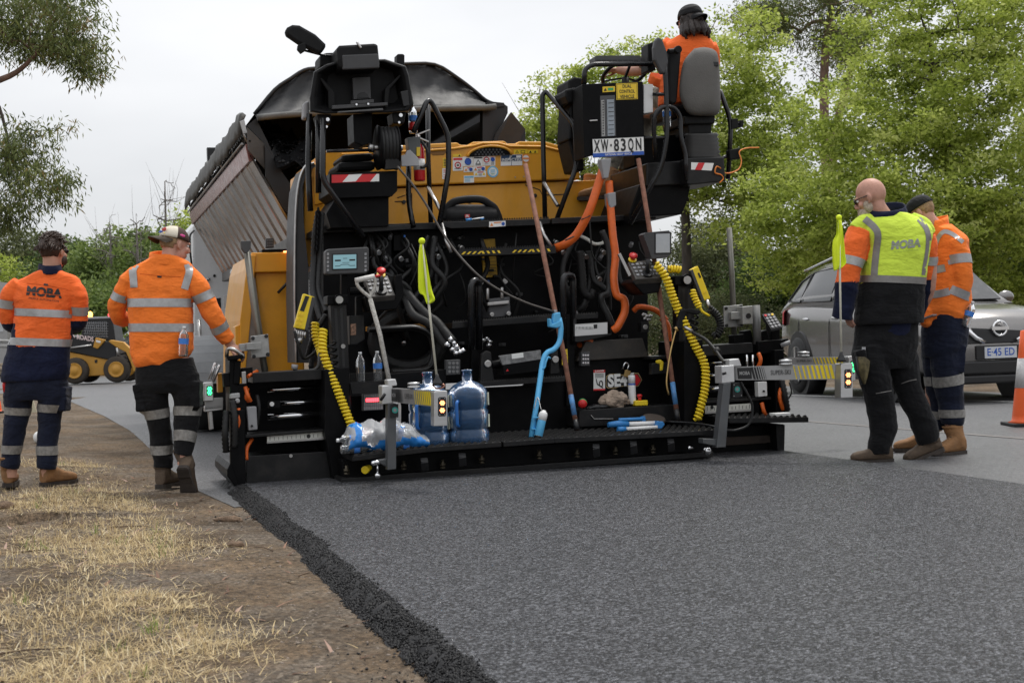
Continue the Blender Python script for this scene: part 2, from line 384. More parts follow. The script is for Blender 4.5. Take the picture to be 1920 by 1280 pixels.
strip('road',left,right,-0.045,M_ROAD)
def line(name,a,b,wd,z,m):
 a,b=Vector(a),Vector(b);d=(b-a).normalized();s_=Vector((-d.y,d.x,0))*wd/2;mb=MB()
 mb.add([(a+s_).xy[:]+(z,),(a-s_).xy[:]+(z,),(b-s_).xy[:]+(z,),(b+s_).xy[:]+(z,)],[(0,1,2,3)]);return struct(name,mb,m)
M_PAINT=mat('worn_white_paint',(0.50,0.50,0.48),0.7,var=0.3,scale=14,dirt=0.5,dirtc=(0.12,0.12,0.12))
M_FAINT=mat('ghost_line',(0.17,0.155,0.145),0.7,var=0.2,scale=10,dirt=0.6,dirtc=(0.09,0.09,0.09))
line('road_marking',G(1480,741,-.045),G(2300,765,-.045),0.12,-0.041,M_PAINT)
line('worn_road_marking',G(1500,789,-.045),G(1990,828,-.045),0.07,-0.041,M_FAINT)
def fresh_mat():
 vsd=np.arange(-13.0,0.62,0.022);n=len(vsd);rg=np.random.default_rng(5)
 wob=(_vn(vsd,vsd*0,1.3,8)-0.5)*0.03+(_vn(vsd,vsd*0,6,9)-0.5)*0.025
 prof=[(-0.060,-0.060),(-0.044,-0.050),(-0.024,-0.040),(-0.002,-0.022),(0.022,-0.008),(0.046,0.0),(0.08,0.0)]
 cols=[]
 for k,(u,z)in enumerate(prof):
  jit=0.008 if k<5 else 0.0
  cols.append(np.stack([u+wob*(1 if k<6 else .3)+rg.normal(0,jit,n),vsd,z+rg.normal(0,jit*.8,n)],-1))
 for u in(0.5,1.2,1.9):cols.append(np.stack([np.full(n,u),vsd,np.zeros(n)],-1))
 uj=np.clip(MATJ(vsd),2.1,MATR(vsd)-.25)
 for du,z in((-.016,0),(-.004,.0035),(.003,-.004),(.014,0)):cols.append(np.stack([uj+du+rg.normal(0,.0015,n),vsd,np.full(n,z)],-1))
 ur=MATR(vsd)
 cols.append(np.stack([ur-0.03,vsd,np.zeros(n)],-1));cols.append(np.stack([ur+0.015+rg.normal(0,.004,n),vsd,np.full(n,-0.02)],-1));cols.append(np.stack([ur+0.05+rg.normal(0,.006,n),vsd,np.full(n,-0.046)],-1))
 Vl=np.stack(cols,1);k=Vl.shape[1];i=np.arange(n*k).reshape(n,k)
 F=np.stack([i[:-1,:-1],i[:-1,1:],i[1:,1:],i[1:,:-1]],-1).reshape(-1,4)
 o=obj('fresh_asphalt',numpy_mesh('fresh_asphalt',Vl.reshape(-1,3),F,[M_FRESH,M_STONE],smooth=True,midx=(np.arange(len(F))%(k-1)<5).astype(int)));o.matrix_world=PM;o['kind']='structure'
_a,_b=P(1470,843,0),PMI@G(1920,905)
_a=PMI@G(1470,843)
def MATR(v):return _a.x+(_b.x-_a.x)*(v-_a.y)/(_b.y-_a.y)
_c,_d=PMI@G(1380,865),PMI@G(1740,960)
def MATJ(v):return _c.x+(_d.x-_c.x)*(v-_c.y)/(_d.y-_c.y)
fresh_mat()
def scatter_chunks(name,pts,sizes,m,flat=0.6,seed=3,kind='stuff',tones=None):
 """irregular little stones joined in one mesh"""
 rg=np.random.default_rng(seed);base=np.array([(1,0,0),(-1,0,0),(0,1,0),(0,-1,0),(0,0,1),(0,0,-1)],float)
 tri=np.array([(0,2,4),(2,1,4),(1,3,4),(3,0,4),(2,0,5),(1,2,5),(3,1,5),(0,3,5)])
 n=len(pts);Vv=base[None]*(0.65+0.7*rg.random((n,6,1)))+rg.normal(0,.18,(n,6,3))
 a=rg.random(n)*6.28;ca,sa=np.cos(a),np.sin(a);x=Vv[...,0]*ca[:,None]-Vv[...,1]*sa[:,None];y=Vv[...,0]*sa[:,None]+Vv[...,1]*ca[:,None]
 Vv=np.stack([x,y*(0.6+.4*rg.random((n,1))),Vv[...,2]*flat],-1)*sizes[:,None,None]+pts[:,None,:]
 Fv=(tri[None]+(np.arange(n)*6)[:,None,None]).reshape(-1,3)
 o=obj(name,numpy_mesh(name,Vv.reshape(-1,3),Fv,m,tone=None if tones is None else np.repeat(tones,8)));o['kind']=kind;return o
n=21000;rg=np.random.default_rng(21)
vv=-0.05-7.2*rg.random(n);tt=rg.random(n)**0.75;uu=0.070-0.125*tt+rg.normal(0,.007,n);zz=np.interp(uu,[-0.06,-0.042,0.0,0.038,.08],[-0.052,-0.044,-0.018,0.0,0.002])
wv_=(_vn(vv,vv*0,1.3,8)-0.5)*0.03+(_vn(vv,vv*0,6,9)-0.5)*0.025
pts=np.stack([uu+wv_,vv,zz+0.002],-1);far=rg.random(n)<0.03;pts[far,0]-=rg.random(far.sum())*0.25;pts[far,2]=-0.055
W_=np.array([PM@Vector(p)for p in pts]);
scatter_chunks('loose_asphalt_stones',W_,0.003+0.0048*rg.random(n)**2,M_STONE,0.8)
n=16000;px=rg.uniform(-3.6,0.9,n);py=2.9+9*rg.random(n)**1.4;d=road_dist(px,py);k=d>0.02;px,py=px[k],py[k]
M_PEB=mat('pebble',(0.19,0.155,0.125),0.9,var=0.6,scale=25)
scatter_chunks('gravel',np.stack([px,py,ground_z(px,py)],-1),0.003+0.008*rg.random(len(px))**3,M_PEB,0.6,4)
# ---------------------------------------------------------------- dry grass
def tone_material(name,stops,rough=0.7,transl=0.35,spec=0.2):
 m,t,b=newmat(name);Lk=t.links.new
 at=nd(t,'ShaderNodeAttribute',attribute_name='tone');r=nd(t,'ShaderNodeValToRGB');el=r.color_ramp.elements
 while len(el)<len(stops):el.new(0.5)
 for q,(p,c)in zip(el,stops):q.position=p;q.color=(*c,1)
 Lk(at.outputs['Fac'],r.inputs[0]);Lk(r.outputs[0],b.inputs['Base Color']);b.inputs['Roughness'].default_value=rough;b.inputs['Specular IOR Level'].default_value=spec
 if transl:
  tr=nd(t,'ShaderNodeBsdfTranslucent');ms=nd(t,'ShaderNodeMixShader');ms.inputs[0].default_value=transl;Lk(r.outputs[0],tr.inputs[0])
  Lk(b.outputs[0],ms.inputs[1]);Lk(tr.outputs[0],ms.inputs[2]);Lk(ms.outputs[0],t.nodes['Material Output'].inputs[0])
 return m
M_STRAW=tone_material('straw',[(0,(0.22,0.15,0.085)),(0.35,(0.48,0.36,0.19)),(0.8,(0.70,0.57,0.34)),(0.93,(0.78,0.69,0.48)),(0.94,(0.16,0.23,0.045)),(1,(0.22,0.27,0.07))],0.75,0.25)
def blades(name,xy,hgt,lean,m,wid,tone,seed):
 rg=np.random.default_rng(seed);n=len(xy);z=ground_z(xy[:,0],xy[:,1])-0.003
 az=rg.random(n)*6.283;dr=np.stack([np.cos(az),np.sin(az)],-1);sd=np.stack([-dr[:,1],dr[:,0]],-1)
 hx=hgt*np.sin(lean);hz=hgt*np.cos(lean);B=np.concatenate([xy,z[:,None]],1)
 o3=lambda a2,zz:np.concatenate([a2,zz[:,None]],1)
 mid=B+o3(dr*(hx*0.4)[:,None],hz*0.55);tip=B+o3(dr*hx[:,None],hz);s3=o3(sd*(wid/2)[:,None],np.zeros(n))
 Vv=np.stack([B-s3,B+s3,mid-s3*.8,mid+s3*.8,tip-s3*.12,tip+s3*.12],1).reshape(-1,3);b6=(np.arange(n)*6)[:,None]
 F=np.stack([b6+np.array([0,1,3,2]),b6+np.array([2,3,5,4])],1).reshape(-1,4)
 o=obj(name,numpy_mesh(name,Vv,F,m,tone=np.repeat(tone,2)));o['kind']='stuff';return o
def grass_xy(n,tuft=9,spread=0.035,seed=1,near=2.9,far=12.5):
 rg=np.random.default_rng(seed);nc=n//tuft*5;x=rg.uniform(-4.4,0.6,nc);y=near+(far-near)*rg.random(nc)**1.25
 d=road_dist(x,y);k=(0.75*_vn(x,y,1.5,31)+0.35*_vn(x,y,4.5,32));k=k-0.75*np.exp(-d/0.30);
 band=0.34*np.exp(-((d-0.80)/0.42)**2);pr=np.clip((k+band-.42)/.5,0.03,1)**1.6*np.clip((d-.12)/.5,0,1);keep=(d>0.10)&(rg.random(nc)<pr);x,y=x[keep][:n//tuft],y[keep][:n//tuft]
 xy=np.repeat(np.stack([x,y],-1),tuft,0);xy=xy+rg.normal(0,spread,xy.shape);return xy
xy=grass_xy(46000,8,0.030,41);n=len(xy);rg=np.random.default_rng(8)
blades('dry_grass',xy,rg.uniform(0.02,0.085,n)*rg.uniform(.5,1,n),np.clip(rg.normal(1.05,.38,n),0,1.54),M_STRAW,rg.uniform(0.0015,0.0042,n),np.clip(rg.normal(.55,.22,n),0,.92),5)
xy=grass_xy(26000,4,0.08,43);n=len(xy)
blades('cut_straw',xy,rg.uniform(0.03,0.13,n),rg.uniform(1.38,1.55,n),M_STRAW,rg.uniform(0.002,0.005,n),np.clip(rg.normal(.5,.22,n),0,.92),6)
xy=grass_xy(700,12,0.022,47);n=len(xy)
blades('green_grass',xy,rg.uniform(0.03,0.08,n),np.clip(rg.normal(.6,.3,n),0,1.3),M_STRAW,rg.uniform(0.002,0.004,n),np.full(n,.97),7)
M_LITTER=tone_material('fallen_leaf',[(0,(0.10,0.055,0.035)),(0.5,(0.26,0.15,0.10)),(0.8,(0.36,0.25,0.20)),(1,(0.45,0.38,0.22))],0.7,0.1)
rg=np.random.default_rng(77);n=700;x=rg.uniform(-3.2,0.5,n);y=3.0+8*rg.random(n)**1.5;k=road_dist(x,y)>.02;x,y=x[k],y[k];n=len(x)
blades('fallen_leaves',np.stack([x,y],-1),rg.uniform(0.04,0.11,n),rg.uniform(1.25,1.5,n),M_LITTER,rg.uniform(0.010,0.018,n),rg.random(n),9)
M_TWIG=mat('twig',(0.11,0.075,0.05),0.9,var=0.4)
mb=MB()
for i in range(46):
 x=rg.uniform(-3.2,.4);y=3.1+7*rg.random()**1.3
 if road_dist(np.array([x]),np.array([y]))[0]<.05:continue
 a=rg.random()*3.14;l=rg.uniform(.06,.26);p0=Vector((x,y,gz(x,y)+.006));p1=p0+Vector((math.cos(a),math.sin(a),0))*l;p1.z=gz(p1.x,p1.y)+.008
 mb.tube([p0,p0.lerp(p1,.5)+Vector((.008,.006,.006)),p1],[.0035,.003,.0015],5,sm=3)
part('fallen_twigs',mb,M_TWIG,kind='stuff')
M_CLOD=mat('turf_clod',(0.15,0.10,0.065),0.95,var=0.5,scale=30,bump=1.0,bscale=120)
for px_,py_,rr,lb in((430,968,(.085,.03,.022),'flat brown turf clod on the dirt beside the fresh asphalt edge'),(10,968,(.06,.05,.035),'dark lump of turf on the dirt at the far left'),(441,1029,(.05,.03,.02),'small tan clump of dead grass nearer than the flat turf clod')):
 p=G(px_,py_,-0.03);p.z=gz(p.x,p.y);mb=MB();mb.ell((0,0,0.008),rr,16,9)
 mb.v=[tuple(Vector(v)*(1+0.35*(noise.noise(Vector(v)*45+Vector((px_,0,0))))))for v in mb.v]
 o=part('turf_clod',mb,M_CLOD);o.location=p;o.rotation_euler=(0,0,-0.25);tag(o,lb,'turf')
 # ================================================================ TREES
M_LEAF_PALE=tone_material('spring_leaf',[(0,(0.11,0.150,0.020)),(0.35,(0.28,0.35,0.055)),(0.7,(0.47,0.54,0.12)),(1,(0.62,0.66,0.25))],0.5,0.5)
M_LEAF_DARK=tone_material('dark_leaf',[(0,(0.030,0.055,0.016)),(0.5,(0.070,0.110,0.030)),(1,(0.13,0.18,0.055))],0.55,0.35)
M_LEAF_GUM=tone_material('gum_leaf',[(0,(0.055,0.075,0.026)),(0.5,(0.15,0.185,0.062)),(0.85,(0.25,0.275,0.095)),(1,(0.26,0.19,0.075))],0.5,0.4)
M_LEAF_MID=tone_material('green_leaf',[(0,(0.055,0.085,0.022)),(0.5,(0.135,0.195,0.048)),(1,(0.24,0.30,0.09))],0.55,0.4)
M_LEAF_OLIVE=tone_material('olive_leaf',[(0,(0.060,0.072,0.035)),(0.5,(0.120,0.140,0.060)),(1,(0.20,0.21,0.10))],0.6,0.35)
M_BARK=mat('bark',(0.060,0.050,0.042),0.95,var=0.4,scale=14,bump=0.8,bscale=40,stretch=(1,1,.3))
M_BARK_RED=mat('gum_bark',(0.20,0.125,0.095),0.85,var=0.35,scale=8,bump=0.5,bscale=30,stretch=(1,1,.3))
M_BARK_GREY=mat('dead_wood',(0.19,0.17,0.155),0.9,var=0.3,scale=10)
def leaves_mesh(name,C,rad,n_per,size,m,seed,flat=0.7,droop=0.0,aspect=0.5,tone_sd=0.17,clump_sd=0.20):
 rg=np.random.default_rng(seed);nC=len(C);idx=np.repeat(np.arange(nC),n_per);n=len(idx)
 off=rg.normal(0,1,(n,3));off/=np.maximum(1e-6,np.linalg.norm(off,axis=1))[:,None];off*=(rg.random(n)**0.55)[:,None]
 off[:,2]*=flat;p=C[idx]+off*rad[idx][:,None]
 L_=size*rg.uniform(.65,1.35,n);W_=L_*aspect*rg.uniform(.8,1.2,n)
 d=rg.normal(0,1,(n,3));d[:,2]=d[:,2]*.6-droop;d+=off*.5;d/=np.linalg.norm(d,axis=1)[:,None]
 r=rg.normal(0,1,(n,3));s=np.cross(d,r);s/=np.maximum(1e-6,np.linalg.norm(s,axis=1))[:,None]
 V=np.stack([p,p+d*(L_*.45)[:,None]+s*(W_/2)[:,None],p+d*L_[:,None],p+d*(L_*.45)[:,None]-s*(W_/2)[:,None]],1)
 F=np.arange(n*4).reshape(n,4);tone=np.clip(0.5+rg.normal(0,clump_sd,nC)[idx]+rg.normal(0,tone_sd,n),0,1)
 return numpy_mesh(name,V.reshape(-1,3),F,m,tone=tone)
def grow(name,label,base,trunk,blobs,n_cl,cl_rad,n_per,leaf,m_leaf,m_bark=None,seed=1,r_trunk=0.16,group=None,cat='tree',droop=0.0,aspect=0.5,flat=0.7,shell=0.35,bend=0.18,extra_twigs=0,hang=0.0,taper=0.55):
 """base: point on the ground; trunk: list of points up the stem; blobs: (centre, (rx, ry, rz), weight) where leaves grow"""
 rnd=random.Random(seed);rg=np.random.default_rng(seed);base=Vector(base);t=thing(name,label,cat,base,group=group)
 loc=lambda p:Vector(p)-base
 nodes=[Vector((0,0,-0.1))];par=[-1]
 pts=smooth_path([Vector((0,0,-0.1))]+[loc(p)for p in trunk],4)
 for p in pts[1:]:nodes.append(p);par.append(len(nodes)-2)
 wts=np.array([b[2]for b in blobs],float);wts/=wts.sum();C=[]
 for bi in rg.choice(len(blobs),n_cl,p=wts):
  c,r,_=blobs[bi]
  v=rg.normal(0,1,3);v/=np.linalg.norm(v);k=shell+(1-shell)*rg.random()**.6
  C.append(loc(c)+Vector((v[0]*r[0]*k,v[1]*r[1]*k,v[2]*r[2]*k)))
 top=nodes[-1];C.sort(key=lambda p:(p-top).length)
 NP=np.array([tuple(q)for q in nodes]);first=max(1,len(nodes)//3);ext=[]
 for c in C:
  arr=NP[first:];dd=np.linalg.norm(arr-np.array(c),axis=1)+np.maximum(0,arr[:,2]-c.z)*0.6
  k=int(dd.argmin())+first;a=nodes[k];L_=(c-a).length
  if L_<1e-3:continue
  ns=max(2,min(6,int(L_/.45)));j=Vector((rnd.gauss(0,1),rnd.gauss(0,1),rnd.gauss(.5,1)))*bend*L_*.5;pk=k;new=[]
  for q in range(1,ns+1):
   f=q/ns;p=a.lerp(c,f)+j*(f*(1-f)*2)+Vector((rnd.gauss(0,.02),rnd.gauss(0,.02),rnd.gauss(0,.02)))*L_-Vector((0,0,hang*f*f*L_))
   nodes.append(p);par.append(pk);pk=len(nodes)-1;new.append(tuple(p))
  ext.append(nodes[-1]);NP=np.concatenate([NP,np.array(new)])
 cnt=[0]*len(nodes);kids=[0]*len(nodes)
 for i in range(len(nodes)-1,0,-1):
  if cnt[i]==0:cnt[i]=1
  cnt[par[i]]+=cnt[i]
 mx_=max(cnt);rad=[max(0.006,r_trunk*(c/mx_)**0.52)for c in cnt]
 for i in range(len(pts)):rad[i]*=1-taper*i/len(pts)
 for i in range(len(pts),len(rad)):rad[i]=min(rad[i],rad[par[i]]*.9)
 mb=MB();chs={}
 for i in range(1,len(nodes)):chs.setdefault(par[i],[]).append(i)
 stack=[(0,None)]
 while stack:
  s,pre=stack.pop();path=([pre]if pre is not None else[])+[s];cur=s
  while cur in chs:
   cs=sorted(chs[cur],key=lambda q:-cnt[q]);[stack.append((q,cur))for q in cs[1:]];cur=cs[0];path.append(cur)
  if len(path)>=2:
   rr=[rad[q]for q in path];rr[0]=min(rr[0],rr[1]*1.25)
   big=max(rr);mb.tube([nodes[q]for q in path],rr,8 if big>.06 else(5 if big>.02 else 3),caps=False)
 for i in range(extra_twigs):
  p=nodes[rnd.randrange(len(nodes)//2,len(nodes))];q=p+Vector((rnd.gauss(0,.5),rnd.gauss(0,.5),rnd.gauss(.9,.6)));mb.tube([p,p.lerp(q,.5)+Vector((rnd.gauss(0,.06),0,0)),q],[.012,.008,.003],3)
 part('trunk',mb,m_bark or M_BARK,t)
 if n_per:
  Cn=np.array([tuple(c)for c in ext]);rr=cl_rad*rg.uniform(.6,1.35,len(Cn))
  obj('crown',leaves_mesh('crown',Cn,rr,n_per,leaf,m_leaf,seed+5,flat,droop,aspect),t)
 return t
def blob(px,py,D,rx,ry,rz,w_=None):
 """leaf mass centred at a pixel at distance D, radii in pixels across / metres deep / pixels high"""
 c=WD(px,py,D);k=D/FPX;return(c,(rx*k,ry,rz*k),w_ or rx*rz*k*k)
def base_at(px,D,z=-0.05):
 p=WD(px,640,D);return Vector((p.x,p.y,z))
D=31
grow('elm_tree','large pale green leafy tree behind the parked car and the two men',base_at(1800,D),[WD(1795,420,D),WD(1760,220,D),WD(1740,40,D)],[blob(1790,60,D,230,3.0,170),blob(1640,230,D-1,170,2.5,110),blob(1850,260,D-1,190,3,150),blob(1560,370,D-2,160,2,110),blob(1760,400,D-2.5,200,2,90),blob(1900,430,D-1,130,2,110),blob(1480,440,D-2,110,1.5,80),blob(1620,500,D-1,220,1.5,80),blob(1850,540,D-1,150,1.5,60)],1200,0.46,100,0.098,M_LEAF_PALE,seed=3,r_trunk=0.17,flat=0.45,shell=.2,hang=.06)
D=37
grow('elm_tree','pale green tree directly behind the seated paver driver',base_at(1290,D),[WD(1288,500,D),WD(1284,380,D),WD(1275,260,D),WD(1290,120,D)],[blob(1370,110,D,100,2.5,100),blob(1430,250,D,100,2.5,110),blob(1330,300,D,120,2,110),blob(1440,330,D-1,110,2,80),blob(1250,270,D,90,2,110),blob(1400,420,D-1,90,2,50)],480,0.46,95,0.110,M_LEAF_PALE,seed=14,r_trunk=0.15,flat=0.5,shell=.25,extra_twigs=40)
D=41
grow('elm_tree','sparser pale green tree seen between the yellow hood and the control box',base_at(1100,D),[WD(1098,450,D),WD(1092,300,D),WD(1085,180,D)],[blob(1050,200,D,75,2,80),blob(1110,250,D,80,2,90),blob(1130,130,D,70,2,50,.6),blob(1010,250,D,45,1.5,60),blob(1180,170,D,70,2,90),blob(1220,80,D,40,2,40,.15)],250,0.42,75,0.11,M_LEAF_PALE,seed=23,r_trunk=0.12,flat=0.5,shell=.2,extra_twigs=30)
D=52
grow('gum_tree','tall gum tree with reddish trunks rising above the pale green trees',base_at(1560,D),[WD(1552,400,D),WD(1545,150,D),WD(1558,20,D),WD(1570,-60,D)],[blob(1490,20,D,90,3,50),blob(1560,90,D,60,3,60),blob(1430,40,D,60,2,30),blob(1600,40,D,60,2,60),blob(1520,-70,D,160,3,60)],230,0.85,140,0.15,M_LEAF_GUM,M_BARK_RED,seed=31,r_trunk=0.22,droop=.9,aspect=.25,flat=.8)
grow('gum_tree','gum tree with a leaning reddish trunk beside the tall one',base_at(1590,D+2),[WD(1560,330,D+2),WD(1590,150,D+2),WD(1640,0,D+2),WD(1680,-80,D+2)],[blob(1660,-40,D+2,90,3,50),blob(1580,80,D+2,50,2,40)],90,0.8,120,0.15,M_LEAF_GUM,M_BARK_RED,seed=37,r_trunk=0.2,droop=.9,aspect=.25)
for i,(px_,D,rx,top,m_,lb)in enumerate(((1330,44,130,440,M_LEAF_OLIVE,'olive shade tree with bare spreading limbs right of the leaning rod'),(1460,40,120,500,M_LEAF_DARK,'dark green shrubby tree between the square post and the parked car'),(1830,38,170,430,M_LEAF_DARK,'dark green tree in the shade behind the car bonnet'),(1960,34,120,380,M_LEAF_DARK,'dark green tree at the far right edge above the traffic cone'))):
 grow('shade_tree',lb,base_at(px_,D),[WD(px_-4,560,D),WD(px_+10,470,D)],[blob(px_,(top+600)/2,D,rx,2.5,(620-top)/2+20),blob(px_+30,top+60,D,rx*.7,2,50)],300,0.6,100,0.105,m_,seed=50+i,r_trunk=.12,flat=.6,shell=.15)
for i,(px_,D,lb)in enumerate(((1300,38,'low grey green scrub bush behind the right end of the paver'),(1400,36,'low scrub bush behind the square steel post'),(1240,43,'pale scrub bush behind the two leaning rods'))):
 grow('scrub_bush',lb,base_at(px_,D),[WD(px_,600,D)],[blob(px_,590,D,90,1.2,45)],70,0.4,75,0.07,M_LEAF_OLIVE,seed=70+i,r_trunk=.05,cat='bush',shell=.1)
far=[(-30,84,110,470,0),(60,92,90,420,2),(150,78,90,455,1),(235,72,80,430,1),(300,66,75,440,1),(375,74,70,400,0),(-110,70,90,455,2),(205,60,60,530,1),(430,90,90,420,1)]
fl=['rounded olive tree at the far left edge behind the bearded worker','tall grey green tree above the bearded worker','dark bushy tree right of the bearded worker','green tree above the skid steer cab','green tree behind the capped worker','tall thin crowned tree beside the truck','pale tree beyond the left edge of the road','low bushy tree right behind the skid steer loader','green tree hidden mostly by the truck']
for i,((px_,D,rx,top,k),lb)in enumerate(zip(far,fl)):
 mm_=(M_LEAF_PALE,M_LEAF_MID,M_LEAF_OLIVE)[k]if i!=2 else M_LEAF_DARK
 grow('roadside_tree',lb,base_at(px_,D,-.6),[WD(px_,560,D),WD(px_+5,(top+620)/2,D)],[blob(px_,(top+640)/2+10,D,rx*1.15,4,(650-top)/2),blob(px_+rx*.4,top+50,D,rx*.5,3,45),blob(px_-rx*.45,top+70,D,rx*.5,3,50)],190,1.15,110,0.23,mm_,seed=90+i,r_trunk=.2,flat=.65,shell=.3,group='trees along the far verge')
for i,(px_,top,D,lb)in enumerate(((208,408,64,'bare dead tree with a forked top above the skid steer loader'),(258,400,62,'bare dead tree of several upright stems left of the capped worker'),(312,340,66,'tallest bare dead tree, thin stems rising beside the truck'))):
 grow('dead_tree',lb,base_at(px_,D,-.6),[WD(px_+2,560,D),WD(px_,480,D),WD(px_-3,top,D)],[blob(px_,top+60,D,30,.8,60),blob(px_+6,top+15,D,14,.5,25)],30,0,0,0,None,M_BARK_GREY,seed=120+i,r_trunk=.10,bend=.25,extra_twigs=25)
D=15
b0=base_at(-330,D)
grow('gum_tree','gum tree whose leafy branches hang into the top left corner',b0,[WD(-300,420,D),WD(-210,260,D),WD(-120,180,D),WD(0,150,D),WD(50,120,D),WD(90,70,D)],[blob(60,45,D,120,.8,70,1.2),blob(150,100,D,55,.6,45,.5),blob(20,70,D,60,.5,40,.3),blob(100,10,D,100,.8,50,.6)],170,0.22,64,0.072,M_LEAF_GUM,M_BARK_RED,seed=140,r_trunk=.07,droop=1.3,aspect=.2,flat=.8,bend=.3,shell=.1,taper=.8)
grow('gum_tree','darker gum branch with sparse drooping leaves at the left edge',base_at(-360,D-1),[WD(-330,420,D-1),WD(-180,260,D-1),WD(-60,210,D-1),WD(-10,190,D-1),WD(15,260,D-1)],[blob(40,270,D-1,55,.5,60,.6),blob(40,340,D-1,80,.6,70,1),blob(110,350,D-1,40,.4,40,.3),blob(10,400,D-1,50,.4,40,.5),blob(90,235,D-1,60,.4,30,.06)],130,0.19,46,0.068,M_LEAF_GUM,M_BARK,seed=151,r_trunk=.055,droop=1.5,aspect=.2,flat=.9,bend=.4,shell=.1,taper=.8)
# ================================================================ THE PAVER
BLK=mat('black_paint',(0.010,0.010,0.0105),0.36,var=0.3,scale=5,dirt=0.5,dirtc=(0.040,0.035,0.031),bump=0.08,spec=.30)
BLK2=mat('black_steel',(0.0045,0.0045,0.005),0.40,var=0.3,scale=7,dirt=0.10,dirtc=(0.03,0.027,0.024),spec=0.10)
PLAS=mat('black_plastic',(0.009,0.009,0.0095),0.5,var=0.12,scale=8,dirt=0.10,spec=0.18,dirtc=(0.05,0.05,0.05),bump=0.08,bscale=200)
RAILB=mat('rail_paint',(0.007,0.007,0.008),0.25,var=0.2,dirt=0.08,dirtc=(0.06,0.06,0.06))
RUB=mat('rubber',(0.007,0.007,0.007),0.6,var=0.25,scale=20)
YEL=mat('machine_yellow',(0.70,0.32,0.022),0.40,var=0.07,scale=2.5,dirt=0.22,dirtc=(0.28,0.14,0.03),coat=0.15)
CHR=mat('chrome',(0.72,0.72,0.73),0.12,1.0,var=0.05)
STL=mat('bare_steel',(0.42,0.41,0.40),0.35,1.0,var=0.2,dirt=0.3,dirtc=(0.18,0.16,0.14))
ALU=mat('aluminium',(0.55,0.55,0.55),0.34,0.85,var=0.08,stretch=(1,1,12))
GALV=mat('galvanised',(0.34,0.34,0.33),0.5,0.55,var=0.2,scale=14,dirt=0.25,dirtc=(0.2,0.19,0.17))
WHT=mat('white_plastic',(0.72,0.72,0.71),0.4,var=0.05)
GRY=mat('grey_plastic',(0.27,0.27,0.28),0.5,var=0.08)
DGR=mat('dark_grey_plastic',(0.05,0.05,0.052),0.5,var=0.15,bump=0.06,bscale=150)
RED=mat('red_plastic',(0.55,0.02,0.02),0.35,var=0.06)
YSG=mat('bright_yellow',(0.82,0.60,0.02),0.42,var=0.06,dirt=0.12,dirtc=(0.3,0.2,0.03))
ORH=mat('orange_hose',(0.66,0.12,0.015),0.42,var=0.12,scale=14,dirt=0.25,dirtc=(0.2,0.05,0.02))
SRED=mat('sign_red',(0.60,0.02,0.025),0.35,var=0.05)
SWHT=mat('sign_white',(0.78,0.78,0.76),0.4,var=0.05,dirt=0.12,dirtc=(0.5,0.48,0.44))
SBLK=mat('sign_black',(0.012,0.012,0.013),0.4,var=0.1)
SBLU=mat('sign_blue',(0.02,0.09,0.42),0.4,var=0.05)
SNAV=mat('sign_navy',(0.012,0.045,0.11),0.4,var=0.05)
SCYA=mat('sign_cyan',(0.16,0.50,0.72),0.4,var=0.05)
SORG=mat('sign_orange',(0.75,0.25,0.06),0.4,var=0.05)
SGRN=mat('sign_green',(0.05,0.36,0.10),0.4,var=0.05)
SYEL=mat('sign_yellow',(0.80,0.55,0.03),0.4,var=0.05)
SIGN=[SWHT,SBLK,SRED,SBLU,SYEL,SNAV,SCYA,SORG,SGRN]
W_,K_,R_,B_,Y_,N_,C_,O_,G_=range(9)
RUST=mat('rusty_pipe',(0.19,0.085,0.055),0.8,var=0.4,scale=18,bump=0.4,bscale=60)
BLUEP=mat('blue_paint',(0.06,0.20,0.42),0.5,var=0.3,scale=16,dirt=0.5,dirtc=(0.15,0.06,0.04))
LEDO=mat('led_orange',(0.8,0.3,0.1),0.4,emit=(1.0,0.30,0.10),es=3.0)
LEDG=mat('led_green',(0.1,0.8,0.3),0.4,emit=(0.05,1.0,0.28),es=2.2)
LEDR=mat('led_red',(0.8,0.1,0.1),0.4,emit=(1.0,0.06,0.08),es=2.2)
LENS=mat('clear_lens',(0.60,0.57,0.58),0.2,var=0.15,scale=60)
SCRN=mat('lcd_screen',(0.05,0.08,0.09),0.15,var=0.05,emit=(0.16,0.30,0.34),es=0.55)
HVIS=mat('flag_yellow',(0.72,0.86,0.02),0.7,var=0.05)
paver=thing('asphalt_paver','large yellow and black road paver laying the fresh asphalt','paver',mw=PM)
def slab(mb,pts,v,dv,m=None):return mb.prism([P(x,y,v)for x,y in pts],(0,dv,0),m=m)
def rect(mb,x0,y0,x1,y1,v,dv,m=None,k=0.0):
 """upright panel between two pixel corners; k = how much its horizontals rise to the right"""
 d=k*(x1-x0);return slab(mb,[(x0,y0),(x1,y0-d),(x1,y1-d),(x0,y1)],v,dv,m)
def pp(*pts):return[P(*q)for q in pts]
def pm(px,v):
 """metres per pixel there"""
 return(P(px+10,640,v)-P(px,640,v)).length/10
def dot(mb,x,y,v,r,t=-0.012,m=None,seg=12):
 c=P(x,y,v);return mb.cyl(c,c+Vector((0,t,0)),r,seg,m=m)
SL=0.05
def mk(name,build,mats=BLK,parent=None,bev=0.004,label=None,kind=None):
 mb=MB();build(mb);return part(name,mb,mats,parent or paver,label,bev,kind)
def pipe(name,pts,r,mt=RAILB,parent=None,rnd=0.0,sm=0,seg=10):
 mb=MB();q=pp(*pts)
 if rnd:q=round_path(q,rnd,5)
 mb.tube(q,r,seg,sm=sm);return part(name,mb,mt,parent or paver)
def hose(pts,r,mt=RUB,name='hose',parent=None):return pipe(name,pts,r,mt,parent,sm=6,seg=8)
